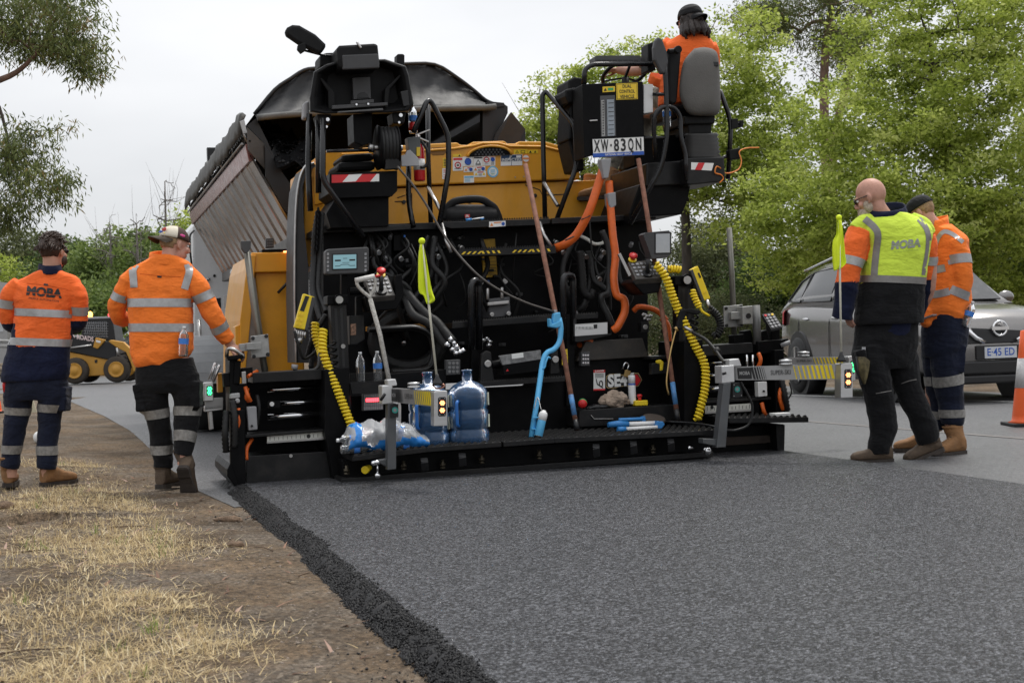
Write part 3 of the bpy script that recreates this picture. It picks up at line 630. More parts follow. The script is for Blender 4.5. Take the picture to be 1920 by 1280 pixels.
# ---------------- tractor body
def hood():
 v=1.6
 top=[(606,283),(640,280),(700,276),(806,269.5),(858,267),(863,271.5),(882,272),(886,266),(946,264),(952,269),(969,269),(974,265),(1024,265.5),(1063,276.5),(1085,292)]
 mb=MB();slab(mb,top+[(1088,336),(806,346.5),(606,357)],v,1.5)
 h=part('hood',mb,YEL,paver,bev=0.012)
 mk('hood_lip',lambda mb:mb.tube(pp((640,290,v-.004),(806,282,v-.004),(850,279,v-.004),(886,274,v-.004),(905,269,v-.004),(935,269,v-.004),(955,274.5,v-.004),(1022,275.5,v-.004),(1062,286,v-.004)),.012,6),YEL,h)
 mb=MB();cx,cy=918,292
 arc=[(cx+41*math.cos(a),cy-18*math.sin(a)-2*math.cos(a))for a in np.linspace(0,math.pi,15)]
 slab(mb,arc,v-.012,.02);vent=part('air_vent',mb,BLK2,h)
 mb=MB();mb.tube([P(x,y,v-.012)for x,y in arc],.012,6);part('vent_rim',mb,YEL,vent)
 mb=MB()
 for row in range(3):
  for i in range(11):
   x=cx-33+i*6.6+(row%2)*3.3;y=cy-2-row*4.5
   if((x-cx)/37)**2+((y-cy)/16)**2<.8:dot(mb,x,y,v-.013,.009,-.004,seg=6)
 part('vent_mesh',mb,DGR,vent,kind='stuff')
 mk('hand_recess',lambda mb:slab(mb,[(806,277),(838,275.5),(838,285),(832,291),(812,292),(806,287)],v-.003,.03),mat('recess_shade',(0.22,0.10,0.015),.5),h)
 mb=MB();slab(mb,[(600,361),(806,350),(1070,340),(1140,336),(1140,430),(600,440)],v+.03,1.4);lp=part('lower_panel',mb,YEL,paver,bev=.006)
 for a in(((745,371),(772,362),(772,420)),((985,347),(1012,356),(1017,366),(1067,364)),((740,378),(772,377))):
  mk('panel_seam',lambda mb:mb.tube(pp(*[(x,y,v+.029)for x,y in a]),.005,5),SBLK,lp)
 for x,y in((757,379),(1003,367),(880,378)):mk('latch',lambda mb:dot(mb,x,y,v+.03,.017,-.012),SBLK,lp)
 for x,y in((966,332.5),(982,331.5)):mk('rivet',lambda mb:dot(mb,x,y,v,.006,-.006),STL,h)
 def stick(name,x0,y0,x1,y1,extra=None,base=W_):
  mb=MB();vv=v-.003;kk=.03
  rect(mb,x0,y0,x1,y1,vv,.003,base,kk)
  if extra:extra(mb,x0,y0,x1,y1,vv)
  return part(name,mb,SIGN,h)
 def head(c,frac=.22):
  def f(mb,x0,y0,x1,y1,vv):rect(mb,x0+1,y0+1,x1-1,y0+(y1-y0)*frac,vv-.0015,.001,c,.03)
  return f
 def ring(mb,x,y,r,vv,c,fill=None):
  k=pm(x,v);c3=P(x,y,vv-.0015)
  mb.tube([c3+Vector((math.cos(a),0,math.sin(a)))*r*k for a in np.linspace(0,6.283,17)[:-1]],.0045,4,closed=True,m=c)
  if fill is not None:mb.cyl(c3,c3+Vector((0,-.001,0)),r*k*.9,14,m=fill)
 def lines(mb,x0,x1,ys,vv,c=K_,t=.8):
  for y in ys:rect(mb,x0,y,x1,y+t,vv-.0015,.001,c,.03)
 def tri(mb,x,y,s,vv,c):slab(mb,[(x-s,y+s*.8),(x+s,y+s*.8-.06*s),(x,y-s)],vv-.0018,.001,c)
 X=lambda x:780+x/5.647
 Y=lambda y:250+y/5.647
 S=lambda n,a,b,c,d,e=None,base=W_:stick(n,X(a),Y(b),X(c),Y(d),e,base)
 def e1(mb,x0,y0,x1,y1,vv):head(R_,.2)(mb,x0,y0,x1,y1,vv);ring(mb,(x0+x1)/2,y0+14,5.2,vv,R_);lines(mb,(x0+x1)/2-2,(x0+x1)/2+2,[y0+13],vv,K_,3);lines(mb,x0+3,x1-3,[y1-4],vv)
 S('warning_sticker',390,258,497,398,e1)
 S('warning_sticker',497,250,605,350,lambda mb,x0,y0,x1,y1,vv:(ring(mb,(x0+x1)/2,(y0+y1)/2,5.5,vv,B_,B_)))
 S('warning_sticker',608,248,708,348,lambda mb,x0,y0,x1,y1,vv:(head(K_,.2)(mb,x0,y0,x1,y1,vv),tri(mb,(x0+x1)/2,y0+10,5,vv,K_),tri(mb,(x0+x1)/2,y0+10.6,3.2,vv-.001,W_),lines(mb,x0+4,x1-4,[y1-4,y1-2.4],vv)))
 S('warning_sticker',712,243,782,343,lambda mb,x0,y0,x1,y1,vv:(ring(mb,(x0+x1)/2,y0+6.5,4.6,vv,R_),lines(mb,x0+3,x1-3,[y0+6],vv,K_,1.2),lines(mb,x0+2.5,x1-2.5,[y1-3.2],vv)))
 S('warning_sticker',785,243,840,345,lambda mb,x0,y0,x1,y1,vv:(head(O_,.12)(mb,x0,y0,x1,y1,vv),ring(mb,(x0+x1)/2,y0+6,3,vv,B_,B_),lines(mb,x0+2,x1-2,[y0+11,y0+13,y0+15],vv)))
 for a in((505,358,604,412),(605,352,733,405),(612,403,742,465)):
  S('warning_sticker',*a,lambda mb,x0,y0,x1,y1,vv:(rect(mb,x0+7,y0+.8,x1-5,y0+2.6,vv-.0015,.001,R_,.03),tri(mb,x0+4.4,y0+5,3,vv,O_ if a[1]<400 else Y_),ring(mb,x1-4,y0+4.2,2.4,vv,B_,B_)if a[1]<400 else tri(mb,x1-4,y0+4.6,3,vv,Y_),lines(mb,x0+9,x1-8,[y0+5,y0+7],vv)))
 S('service_sticker',507,450,615,525,lambda mb,x0,y0,x1,y1,vv:(head(C_,.3)(mb,x0,y0,x1,y1,vv),lines(mb,x0+2,x1-7,[y0+6,y0+8,y0+10],vv,C_)))
 def insp(mb,x0,y0,x1,y1,vv):
  rect(mb,x0+.6,y0+.6,x1-.6,y0+12.3,vv-.0015,.001,N_,.03)
  k=pm(900,v);text_mb(mb,'INSPECTED',P((x0+x1)/2,y0+9.4-.5,vv-.003),(1,0,.03),(0,0,1),7.2*k,W_,.02,width=37*k)
  text_mb(mb,'JP',P(x0+18,y0+3.4,vv-.003),(1,0,.03),(0,0,1),6*k,W_,.03,.3);rect(mb,x0+29,y0+1,x0+38,y0+5,vv-.003,.001,W_,.03)
  rect(mb,x0+19.6,y0+12.6,x0+20.4,y1-.6,vv-.0015,.001,N_,.03)
 S('inspection_sticker',898,230,1125,345,insp)
 def rnd_st(name,x,y,r,c1,c2):
  mb=MB();k=pm(x,v);c3=P(x,y,v);mb.cyl(c3,c3+Vector((0,-.003,0)),r*k,22,m=c1);mb.cyl(c3+Vector((0,-.003,0)),c3+Vector((0,-.0042,0)),r*k*.76,22,m=c2);return mb
 mb=rnd_st('',X(813),Y(408),10.2,C_,W_);rect(mb,X(795),Y(428),X(832),Y(434),v-.006,.001,G_);lines(mb,X(790),X(836),[Y(385),Y(398),Y(410)],v-.004,C_,1);part('round_sticker',mb,SIGN,h)
 mb=rnd_st('',X(1163),Y(268),7.8,O_,W_);rect(mb,X(1128),Y(258),X(1198),Y(276),v-.006,.001,O_);part('round_sticker',mb,SIGN,h)
 S('caution_sticker',1037,172,1180,220,lambda mb,x0,y0,x1,y1,vv:(tri(mb,x0+6,y0+4.4,3.2,vv,K_),tri(mb,x0+6,y0+4.8,1.9,vv-.001,Y_),rect(mb,x0+13,y0+1.5,x0+21,y0+7,vv-.0015,.001,K_),rect(mb,x0+14,y0+2.3,x0+20,y0+6.2,vv-.0025,.001,Y_)),Y_)
 S('caution_sticker',1183,178,1292,215,lambda mb,x0,y0,x1,y1,vv:(tri(mb,x0+5,y0+3.4,2.6,vv,K_),tri(mb,x0+14,y0+3.2,2.2,vv,K_)),Y_)
 S('caution_sticker',392,222,480,250,lambda mb,x0,y0,x1,y1,vv:tri(mb,x0+12,y0+2.4,2,vv,K_),Y_)
 S('caution_sticker',285,262,342,365,lambda mb,x0,y0,x1,y1,vv:lines(mb,x0+1.4,x1-1.4,[y0+2,y0+5,y0+8,y0+11,y0+14],vv,K_,1.4),Y_)
 S('service_sticker',278,372,343,485,lambda mb,x0,y0,x1,y1,vv:(lines(mb,x0+2,x1-2,[y0+2,y0+4.5,y0+7,y0+12,y0+16],vv,R_,.8)))
hood()
mk('side_panel',lambda mb:slab(mb,[(571,316),(589,307),(613,303),(613,500),(566,500),(570,420)],1.62,.8),YEL,bev=.008)
mk('side_panel',lambda mb:slab(mb,[(588,330),(608,328),(608,380),(590,384)],1.6,.02),YEL)
def guard(mb):
 o=[(589,306),(571,314),(559,350),(554,420),(553,560),(556,680)];i_=[(592,312),(575,322),(567,352),(570,420),(578,500),(580,680)]
 for a,b,c,d in zip(o,o[1:],i_[1:],i_):slab(mb,[a,b,c,d],1.5,.5)
mk('curved_guard',guard,DGR,bev=.0)
mk('guard_edge',lambda mb:mb.tube(pp(*[(x,y,1.49)for x,y in((589,306),(571,314),(559,350),(554,420),(553,560),(556,680))]),.012,6,sm=5),STL)
mk('bulkhead',lambda mb:slab(mb,[(606,428),(1215,405),(1215,700),(606,730)],1.05,.5),BLK2)
mk('deck_floor',lambda mb:slab(mb,[(600,424),(1215,404),(1215,416),(600,437)],.95,1.0),BLK)
mk('deck_edge',lambda mb:slab(mb,[(829,416.5),(1031,409.5),(1031,419),(1004,422.5),(846,428.5),(829,424)],.78,.3),BLK)
mk('deck_edge',lambda mb:slab(mb,[(676,426),(770,421),(770,430),(676,436)],.78,.3),BLK)
mk('deck_edge',lambda mb:slab(mb,[(1035,409),(1230,401),(1230,411),(1035,420)],.78,.3),BLK)
def teeth(mb,x0,y0,x1,y1,v,n,s=.012):
 a,b=P(x0,y0,v),P(x1,y1,v)
 for i in range(n):
  p=a.lerp(b,(i+.5)/n);q=a.lerp(b,(i+.9)/n);w_=(q-p).length
  mb.prism([p-Vector((w_*.8,0,0)),p+Vector((w_*.8,0,0)),p+Vector((w_*.4,0,s)),p+Vector((-w_*.4,0,s))],(0,.012,0))
mk('tread_teeth',lambda mb:teeth(mb,830,416,1030,409,.79,44),BLK,bev=0,kind='stuff')
mb=MB();slab(mb,[(917,415.5),(948,414),(948,424),(917,426)],.777,.002,W_);slab(mb,[(919,424),(925,423.6),(922,417.5)],.775,.001,O_);rect(mb,926,416.5,940,418.5,.775,.001,O_,.05);dot(mb,943.5,419.5,.775,.014,-.001,B_);part('warning_sticker',mb,SIGN,paver)
def hz(mb):
 slab(mb,[(859,468.5),(1041,461),(1043,474.5),(861,480)],.62,.22,0)
 for x0,x1 in((865,945),(960,1038)):
  n=8
  for i in range(n):
   f=i/n;x=x0+(x1-x0)*f;y=477.2-(x-861)*.034;sk=5*(1 if i<n/2 else-.6)
   slab(mb,[(x,y),(x+4.2,y-.2),(x+4.2+sk,y-5.3),(x+sk,y-5.1)],.618,.004,1)
st=mk('step',hz,[BLK,SYEL],bev=0)
mk('tread_teeth',lambda mb:teeth(mb,860,468.2,1041,460.8,.63,40),BLK,st,bev=0,kind='stuff')
for a in(((829,420,.78),(836,450,.66),(846,474,.63)),((1012,417,.78),(1020,440,.66),(1034,463,.63))):pipe('step_arm',a,.014,STL)
mk('hazard_plate',lambda mb:(slab(mb,[(902,449),(928,447.5),(933,519),(907,520.5)],1.03,.02,0),[rect(mb,908,478+6*i,930,479+6*i,1.028,.002,1,.02)for i in range(7)]),[mat('dirty_yellow',(0.42,0.25,0.02),.6,var=.3,dirt=.4,dirtc=(.1,.07,.03)),SBLK])
pipe('handrail',((776,247,.7),(804,181,.8),(841,254,.8),(841,322,.8),(822,430,.8)),.021,rnd=.08)
pipe('handrail',((802,190,1.1),(803,300,1.1),(808,420,1.1)),.019)
pipe('handrail_brace',((803,352,1.09),(826,394,.82)),.015,STL)
pipe('handrail',((1022,412,1.1),(1019,300,1.1),(1017,178,1.1),(1024,171,1.1),(1078,235,.85),(1081,312,.85),(1043,414,.85)),.020,rnd=.07)
pipe('handrail_brace',((1020,343,1.09),(1046,386,.87)),.015,STL)
pipe('handrail',((766,300,1.0),(766,380,1.0),(775,425,.9)),.021,rnd=.1)
# ---------------- left operator console, turned to face away
def console():
 out=[(580,184),(588,135),(611,121),(636,114),(722,111),(761,124),(767,142),(776,197),(766,208),(727,212),(607,214),(581,210)]
 cx=sum(p[0]for p in out)/len(out);cy=sum(p[1]for p in out)/len(out)
 sc=lambda k,v,dy=0:[P(cx+(x-cx)*k,cy+(y-cy)*k+dy,v)for x,y in out]
 mb=MB();mb.loft([sc(.80,1.02),sc(.93,.98),sc(1,.84),sc(1.0,.66),sc(.985,.62),sc(.92,.615),sc(.86,.64),sc(.70,.76,-2)],smooth=False)
 c=part('operator_console',mb,PLAS,paver,bev=.012)
 mk('console_cap',lambda mb:slab(mb,[(632,89),(637,85),(706,81),(709,85),(713,125),(640,129),(634,112)],.5,.3),PLAS,c,bev=.02)
 mk('console_cap_face',lambda mb:slab(mb,[(641,103),(709,100),(712,128),(643,131)],.495,.03),DGR,c,bev=.01)
 for a in([(598,146),(603,145),(628,172),(628,206),(616,206),(615,172)],[(752,138),(757,138),(731,168),(728,203),(720,203),(722,166)]):
  mk('console_rib',lambda mb:slab(mb,a,.66,.12),PLAS,c,bev=.008)
 mk('back_plate',lambda mb:slab(mb,[(661,146),(694,144),(696,185),(663,187)],.70,.05),DGR,c)
 mk('cable_hole',lambda mb:slab(mb,[(669,185),(670,178),(675,174),(684,173),(690,177),(693,184)],.697,.01),SBLK,c)
 mk('mount_bar',lambda mb:(slab(mb,[(623,197.5),(727,192),(727,198),(623,205)],.60,.05),slab(mb,[(658,189),(701,186),(701,193),(658,196)],.6,.05)),DGR,c)
 mk('lower_bar',lambda mb:slab(mb,[(633,209),(718,203),(719,207),(633,212)],.6,.05),mat('bar_grey',(.10,.10,.10),.4),c)
 for x,y in((668,196.5),(690,195.5)):mk('bolt',lambda mb:dot(mb,x,y,.60,.008),CHR,c,bev=0)
 for x,y in((614,224.5),(751,216.5),(612,238),(748,230)):mk('bolt',lambda mb:dot(mb,x,y,.66,.014 if y<230 else .009),CHR,c,bev=0)
 mk('pocket',lambda mb:slab(mb,[(751,172),(765,169),(768,198),(757,200)],.612,.06),SBLK,c)
 for q in([(594,214),(622,214),(620,232),(600,234)],[(735,211),(762,209),(758,232),(738,232)]):mk('console_foot',lambda mb:slab(mb,q,.68,.2),PLAS,c,bev=.01)
 mk('side_knob',lambda mb:slab(mb,[(570,192),(580,188),(580,222),(569,222)],.8,.12),GRY,c,bev=.015)
 mk('shoulder',lambda mb:slab(mb,[(600,103),(612,99),(634,98),(634,122),(600,126)],.8,.25),PLAS,c,bev=.015)
 mk('stop_post',lambda mb:slab(mb,[(744,104),(746,101),(757,101),(759,104),(759,124),(744,122)],.9,.1),PLAS,c,bev=.01)
 mk('mirror_stalk',lambda mb:mb.tube(pp((634,106,.8),(606,104,.75),(560,92,.7)),.010,7),RAILB,c)
 def mir(mb):
  o=[(534,59),(539,51),(549,46),(562,47),(592,64),(611,82),(612,87),(603,100),(597,100),(560,82),(538,67)]
  slab(mb,o,.66,.07)
 m=mk('mirror',mir,PLAS,c,bev=.025)
 mk('mirror_clamp',lambda mb:slab(mb,[(559,84),(572,80),(574,94),(565,100),(558,92)],.63,.05),PLAS,m)
 mk('latch_pin',lambda mb:mb.tube(pp((669,79,.5),(677,91,.49)),.011,6),STL,c)
 return c
console()
mk('console_post',lambda mb:slab(mb,[(662,214),(698,212),(698,268),(680,273),(664,266)],.72,.25),BLK2)
for a in(((580,214,.8),(578,300,.8),(579,340,.8),(582,396,.8)),((606,222,.6),(605,337,.6),(682,445,.6)),((597,226,.75),(597,362,.75))):pipe('console_rail',a,.022,rnd=.06)
pipe('cross_rod',((612,284,.7),(696,281,.7)),.012)
def reel():
 c=(P(705,279,.72)+P(746,276,.72))/2;k=pm(720,.72);R0=41*k;L0=.075
 mb=MB();ax=Vector((1,0,0));prof=[(R0*.3,-L0),(R0,-L0),(R0,-L0+.012),(R0*.8,-L0+.014),(R0*.8,L0-.014),(R0,L0-.012),(R0,L0),(R0*.3,L0)]
 mb.lathe(prof,c,ax,26);r=part('hose_reel',mb,BLK2,paver)
 mb=MB()
 for i in range(5):mb.tube([c+Vector((-.055+.0275*i,math.cos(a)*R0*.86,math.sin(a)*R0*.86))for a in np.linspace(0,6.283,25)[:-1]],.017,7,closed=True)
 part('wound_hose',mb,RUB,r)
 mk('reel_hub',lambda mb:(mb.cyl(c+ax*-.13,c+ax*.12,.022),mb.cyl(c+ax*-.14,c+ax*-.10,.035)),STL,r)
 mk('reel_guide',lambda mb:slab(mb,[(723,298),(752,296),(752,316),(723,318)],.6,.05),BLK,r)
reel()
mk('lower_cabinet',lambda mb:(slab(mb,[(618,325),(745,320),(745,358),(735,368),(630,372),(618,362)],.66,.5),slab(mb,[(630,371),(729,366),(729,424),(620,428),(612,400)],.74,.5)),BLK2)
mb=MB();slab(mb,[(622,328),(711,326),(711,340),(622,343)],.657,.002,R_)
for x in(651,706):slab(mb,[(x-9,342.2-(x-9-622)*.03),(min(711,x+16),341.6-(min(711,x+16)-622)*.03),(min(711,x+28),327.4-(min(711,x+28)-622)*.02),(x+3,328.2-(x+3-622)*.02)]if x<700 else[(694,340.6),(711,340),(711,326.2),(706,326.3)],.655,.001,W_)
part('hazard_strip',mb,SIGN,paver)
mk('seat_base',lambda mb:(slab(mb,[(640,290),(700,286),(704,300),(640,304)],.9,.4),slab(mb,[(634,304),(704,301),(706,318),(632,321)],.85,.45)),PLAS,bev=.03)
# ---------------- right operator's station, swung out over the side
mk('station_floor',lambda mb:(slab(mb,[(1212,306),(1290,300),(1290,345),(1212,350)],.62,.8),slab(mb,[(1288,296),(1358,294),(1361,340),(1296,347),(1288,345)],.5,.55)),BLK,bev=.01)
mk('station_underframe',lambda mb:slab(mb,[(1200,345),(1296,342),(1290,375),(1279,402),(1215,406),(1180,420),(1180,400)],.66,.7),BLK2,bev=.01)
mk('station_side',lambda mb:slab(mb,[(1190,262),(1288,250),(1290,308),(1210,316),(1190,310)],.9,.25),BLK2)
mb=MB();slab(mb,[(1296,304.5),(1338.5,306),(1334.5,320),(1296,318)],.497,.002,W_);slab(mb,[(1309.5,305.2),(1321.5,305.5),(1315,319),(1303,318.6)],.495,.001,R_);part('hazard_strip',mb,SIGN,paver)
def cabinet():
 mb=MB();slab(mb,[(1092,158),(1206,153),(1208,258),(1096,296)],.55,.24);c=part('control_cabinet',mb,BLK2,paver,bev=.006)
 mk('gauge_window',lambda mb:(slab(mb,[(1125,180),(1153,178.5),(1155,255),(1127,257)],.546,.004,0),slab(mb,[(1127.5,188),(1133,187.6),(1134.5,255),(1128.5,255.6)],.543,.002,1),slab(mb,[(1138,187),(1151,186.4),(1152.6,254.5),(1139.5,255)],.543,.002,2),[rect(mb,1141,193+8.2*i,1151,194+8.2*i,.541,.001,3,.05)for i in range(8)],[dot(mb,1131,191+5*i,.541,.006,-.001,3,6)for i in range(13)]),[mat('smoked_window',(.06,.06,.062),.15),mat('scale_grey',(.36,.36,.35),.4),mat('scale_blue',(.30,.34,.38),.4),SBLK],c,bev=0)
 mb=MB();slab(mb,[(1155,157),(1195.5,155.5),(1196,186),(1156,187.5)],.547,.003,Y_);slab(mb,[(1156.2,158.2),(1194.4,156.8),(1194.8,184.9),(1157.2,186.3)],.5455,.001,K_);slab(mb,[(1156.9,158.9),(1193.7,157.5),(1194.1,184.2),(1157.9,185.6)],.5445,.001,Y_)
 k=pm(1175,.55)
 for i,s_ in enumerate(('DUAL','CONTROL','VEHICLE')):text_mb(mb,s_,P(1175.6+.2*i,162.3+9.6*i,.543),(1,0,.04),(0,0,1),8.2*k,K_,.018,width=(17,29,27)[i]*k)
 part('dual_control_sign',mb,SIGN,c)
 mb=MB();slab(mb,[(1130,163),(1153,162),(1153,172),(1130,173.3)],.547,.003,Y_);slab(mb,[(1132,171),(1138,170.6),(1135,165)],.545,.001,K_);rect(mb,1140,165,1150,170,.545,.001,G_,.04);part('caution_sticker',mb,SIGN,c)
 mk('latch',lambda mb:mb.bar(P(1105,227,.54),P(1120,226,.54),.016,.012),STL,c)
 mb=MB();q=[(1110,260.5),(1207.5,256),(1208.5,291),(1112,296)];slab(mb,q,.535,.006,K_)
 ins=lambda d:[(1110+d,260.5+d),(1207.5-d,256+d),(1208.5-d,291-d),(1112+d,296-d)]
 slab(mb,ins(1),.533,.002,W_);slab(mb,[(1111.4,288),(1207.4,283.3),(1207.5,290),(1112.6,295)],.532,.0015,B_)
 for i,(ch,x)in enumerate((('X',1119.5),('W',1134),('\u00b7',1145.8),('8',1156),('3',1169),('Q',1183),('N',1197.5))):
  text_mb(mb,ch,P(x,275.2-(x-1119)*.046,.5295),(1,0,-.0),(0,0,1),29.5*k,K_,.022,width=(11.5,14,3,9.4,9.4,10.2,10.6)[i]*k)
 text_mb(mb,'NATIONAL HEAVY VEHICLE',P(1160,289.3,.529),(1,0,.045),(0,0,1),5.2*k,W_,.01,width=50*k)
 part('number_plate',mb,SIGN,c)
 mk('fuse_box',lambda mb:slab(mb,[(1207,158),(1224.5,158),(1224.5,211),(1207,213)],.58,.12),WHT,c)
 return c
cabinet()
pipe('cab_rail',((1095,160,.58),(1096,130,.58),(1112,121,.58),(1222,120,.58)),.020,rnd=.08)
pipe('cab_rail',((1246,118,.5),(1249,160,.5),(1251,258,.5),(1240,315,.52),(1181,420,.62)),.020,rnd=.1)
pipe('cab_rail',((1206,259,.55),(1250,258,.5)),.016)
pipe('cab_rail',((1224,177,.56),(1249,177,.5)),.014)
pipe('cab_rail',((1230,300,.55),(1226,250,.52),(1227,215,.5),(1240,201,.5),(1263,200,.5),(1276,218,.5),(1276,258,.5),(1286,290,.5),(1286,338,.5)),.019,rnd=.07)
pipe('cab_rail',((1350,170,.75),(1371,228,.75),(1365,336,.75)),.019,rnd=.1)
pipe('cab_rail',((1345,300,.7),(1372,289,.75)),.014)
mk('rail_clamp',lambda mb:(slab(mb,[(1372,223),(1384,222),(1384,240),(1372,242)],.72,.06),mb.tube(pp((1383,232,.74),(1393,231,.74)),.012),slab(mb,[(1388,225),(1395,226),(1394,238),(1388,238)],.72,.05)),PLAS,bev=.006)
mk('rail_socket',lambda mb:slab(mb,[(1367,281),(1388,277),(1390,297),(1369,300)],.70,.07),PLAS,bev=.008)
hose(((1423,277,.7),(1400,278,.7),(1386,285,.68),(1390,302,.66),(1384,318,.62),(1362,325,.55),(1350,315,.5),(1343,313,.48),(1341,324,.48),(1352,328,.49),(1356,335,.5),(1349,343,.5)),.0055,mat('orange_wire',(.75,.22,.03),.5),'signal_wire')
mk('light_bar',lambda mb:(slab(mb,[(1115,107),(1119,104.5),(1199,104),(1202,107),(1202,118),(1115,120)],.6,.12,0),[rect(mb,1119+i*10,112,1127+i*10,117.5,.598,.002,1)for i in range(8)]),[DGR,SBLK],bev=.006)
mk('rear_monitor',lambda mb:slab(mb,[(1215,82),(1228,78),(1230,132),(1215,134)],.6,.15),PLAS,bev=.008)
mk('mirror',lambda mb:slab(mb,[(1229,76),(1235,68),(1243,74),(1251,96),(1254,116),(1247,139),(1240,138),(1227,112),(1226,90)],.47,.06),DGR,bev=.022)
mk('armrest',lambda mb:slab(mb,[(1254,93),(1277,91),(1278,96),(1270,191),(1262,196),(1255,190)],.55,.1),PLAS,bev=.015)
mk('mirror_clamp',lambda mb:(mb.tube(pp((1253,97,.48),(1274,95,.5)),.022,8),dot(mb,1268,95,.5,.03,-.05)),PLAS)
def round2(o,n=3):
 q=smooth_path([Vector((x,y,0))for x,y in o+o[:1]],n)[:-1];return[(p.x,p.y)for p in q]
def seat():
 o=[(1302,92),(1321,89.5),(1340,95),(1347,111),(1350,160),(1350,203),(1341,216),(1320,217),(1294,214.5),(1280,196),(1274,172),(1278,132),(1285,111)]
 cx,cy=1316,152;sc=lambda k,v:[P(cx+(x-cx)*k,cy+(y-cy)*k,v)for x,y in o]
 mb=MB();o=round2(o);mb.loft([sc(.90,.72),sc(.985,.68),sc(1.01,.63),sc(1.01,.58),sc(.99,.545),sc(.94,.52),sc(.84,.503),sc(.65,.49),sc(.35,.484)]);s=part('seat',mb,mat('seat_cloth',(.115,.110,.103),.85,var=.12,scale=5,bump=.3,bscale=90),paver)
 mk('seat_pocket',lambda mb:slab(mb,[(1311,115.5),(1347,115.5),(1348,124.5),(1312,123.5)],.495,.03),SBLK,s)
 mk('seat_cushion',lambda mb:slab(mb,[(1258,196),(1345,194),(1345,218),(1268,220)],.72,.5),PLAS,s,bev=.03)
 mk('seat_suspension',lambda mb:(slab(mb,[(1283,217),(1342,217),(1340,232),(1285,233)],.6,.45),slab(mb,[(1290,232),(1336,231),(1334,250),(1292,252)],.63,.4)),PLAS,s,bev=.01)
 mb=MB();secs=[]
 for i in range(13):
  f=i/12;y=250+47*f;k=(1.0 if i%2 else .90)*(.93+.09*f);secs.append([P(1313+f*2+(x-1313)*k,y+dy,vv)for x,dy,vv in((1282,0,.62),(1300,.5,.58),(1330,0,.58),(1347,-.5,.62),(1350,-1,.8),(1345,-1,1.0),(1285,0,1.0),(1280,0,.8))])
 mb.loft(secs);part('seat_bellows',mb,mat('bellows',(.028,.027,.026),.5,var=.2),s)
seat()
mk('steering_pod',lambda mb:(slab(mb,[(1066,150),(1078,144),(1092,146),(1094,168),(1066,172)],.85,.3),slab(mb,[(1060,168),(1078,164),(1093,172),(1093,190),(1066,194),(1060,180)],.8,.3),slab(mb,[(1070,194),(1092,192),(1092,260),(1066,262)],.9,.3),slab(mb,[(1066,262),(1092,250),(1096,320),(1080,320)],.95,.3)),PLAS,bev=.014)
mk('steering_wheel',lambda mb:(mb.tube([P(1172,138,1.05)+Vector((math.cos(a)*.19,math.sin(a)*.19*.9,math.sin(a)*-.085+.02*math.cos(a)))for a in np.linspace(0,6.283,25)[:-1]],.015,7,closed=True),[mb.bar(P(1172,146,1.05),P(1172,138,1.05)+Vector((math.cos(a)*.18,math.sin(a)*.17,math.sin(a)*-.08)),.02,.012)for a in(.6,2.5,4.7)],mb.cyl(P(1172,146,1.05),P(1176,175,1.05),.03)),PLAS,bev=0)
# ---------------- screed: walkway, boxes, masts, steps
EXP=mat('grating',(0.022,0.021,0.020),0.5,var=0.4,scale=30,dirt=0.4,dirtc=(0.07,0.06,0.05))
def board(name,pts_front,v0,v1,thick,mats=BLK,seg=0):
 """walkway: front edge given in pixels at v0, running forward to v1"""
 mb=MB();fr=[P(x,y,v0)for x,y in pts_front];n=len(fr)
 for a,b in zip(fr,fr[1:]):mb.prism([a,b,b-Vector((0,0,thick)),a-Vector((0,0,thick))],(0,v1-v0,0))
 o=part(name,mb,mats,paver,bev=.004)
 tm=MB();rows=int((v1-v0)/.05)
 for r_ in range(rows):
  vv=v0+.004+(v1-v0-.01)*r_/rows
  for a,b in zip(fr,fr[1:]):
   L_=(b-a).length;k=int(L_/.05)
   for i in range(k):
    p=a.lerp(b,(i+.5+.5*(r_%2))/k);p=Vector((p.x,vv,p.z));s_=.017;h_=.013
    tm.add([p+Vector((-s_,0,0)),p+Vector((s_,0,0)),p+Vector((s_*.5,0,h_)),p+Vector((-s_*.5,0,h_)),p+Vector((-s_,.016,0)),p+Vector((s_,.016,0))],[(0,1,2,3),(3,2,5,4),(1,5,2),(0,3,4)])
 part('tread_teeth',tm,EXP,o,kind='stuff');return o
board('walkway',[(661,855),(800,838),(940,828)],-.45,.42,.035)
board('walkway',[(944,828),(1040,821),(1200,813),(1348,805)],-.45,.42,.035)
board('walkway',[(1367,783),(1516,781.5)],-.25,.30,.040)
def body(mb):
 slab(mb,[(640,862),(800,847),(940,837),(1340,813),(1336,853),(940,884),(800,893),(645,908)],-.20,.9)
mk('screed_body',body,BLK2,bev=.008)
mk('screed_plate',lambda mb:slab(mb,[(640,897),(800,884),(940,875),(1337,846),(1337,856),(940,886),(800,895),(640,910)],-.32,1.0),BLK,bev=.004)
for x,y in((795,858),(866,849),(1117,832),(1187,826.5),(1257,822)):
 def tab(mb):
  a=[P(x,y,-.40),P(x+1,y+8,-.42),P(x+2,y+24,-.33)];
  for p,q in zip(a,a[1:]):mb.bar(p,q,.05,.008,up=Vector((1,0,0)).cross(q-p))
 mk('bracket_tab',tab,DGR)
for x,y in((650,880),(757,871),(830,869),(903,859),(1011,851),(1082,848),(1154,843),(1224,840)):mk('adjuster_bolt',lambda mb:(mb.cyl(P(x,y-8,-.27),P(x,y+8,-.27),.012,8),mb.cyl(P(x,y-1,-.27),P(x,y+4,-.27),.022,6),mb.cyl(P(x,y+6,-.27),P(x,y+9,-.27),.02,6)),mat('greasy_steel',(.10,.085,.06),.45,.6,var=.4),bev=0)
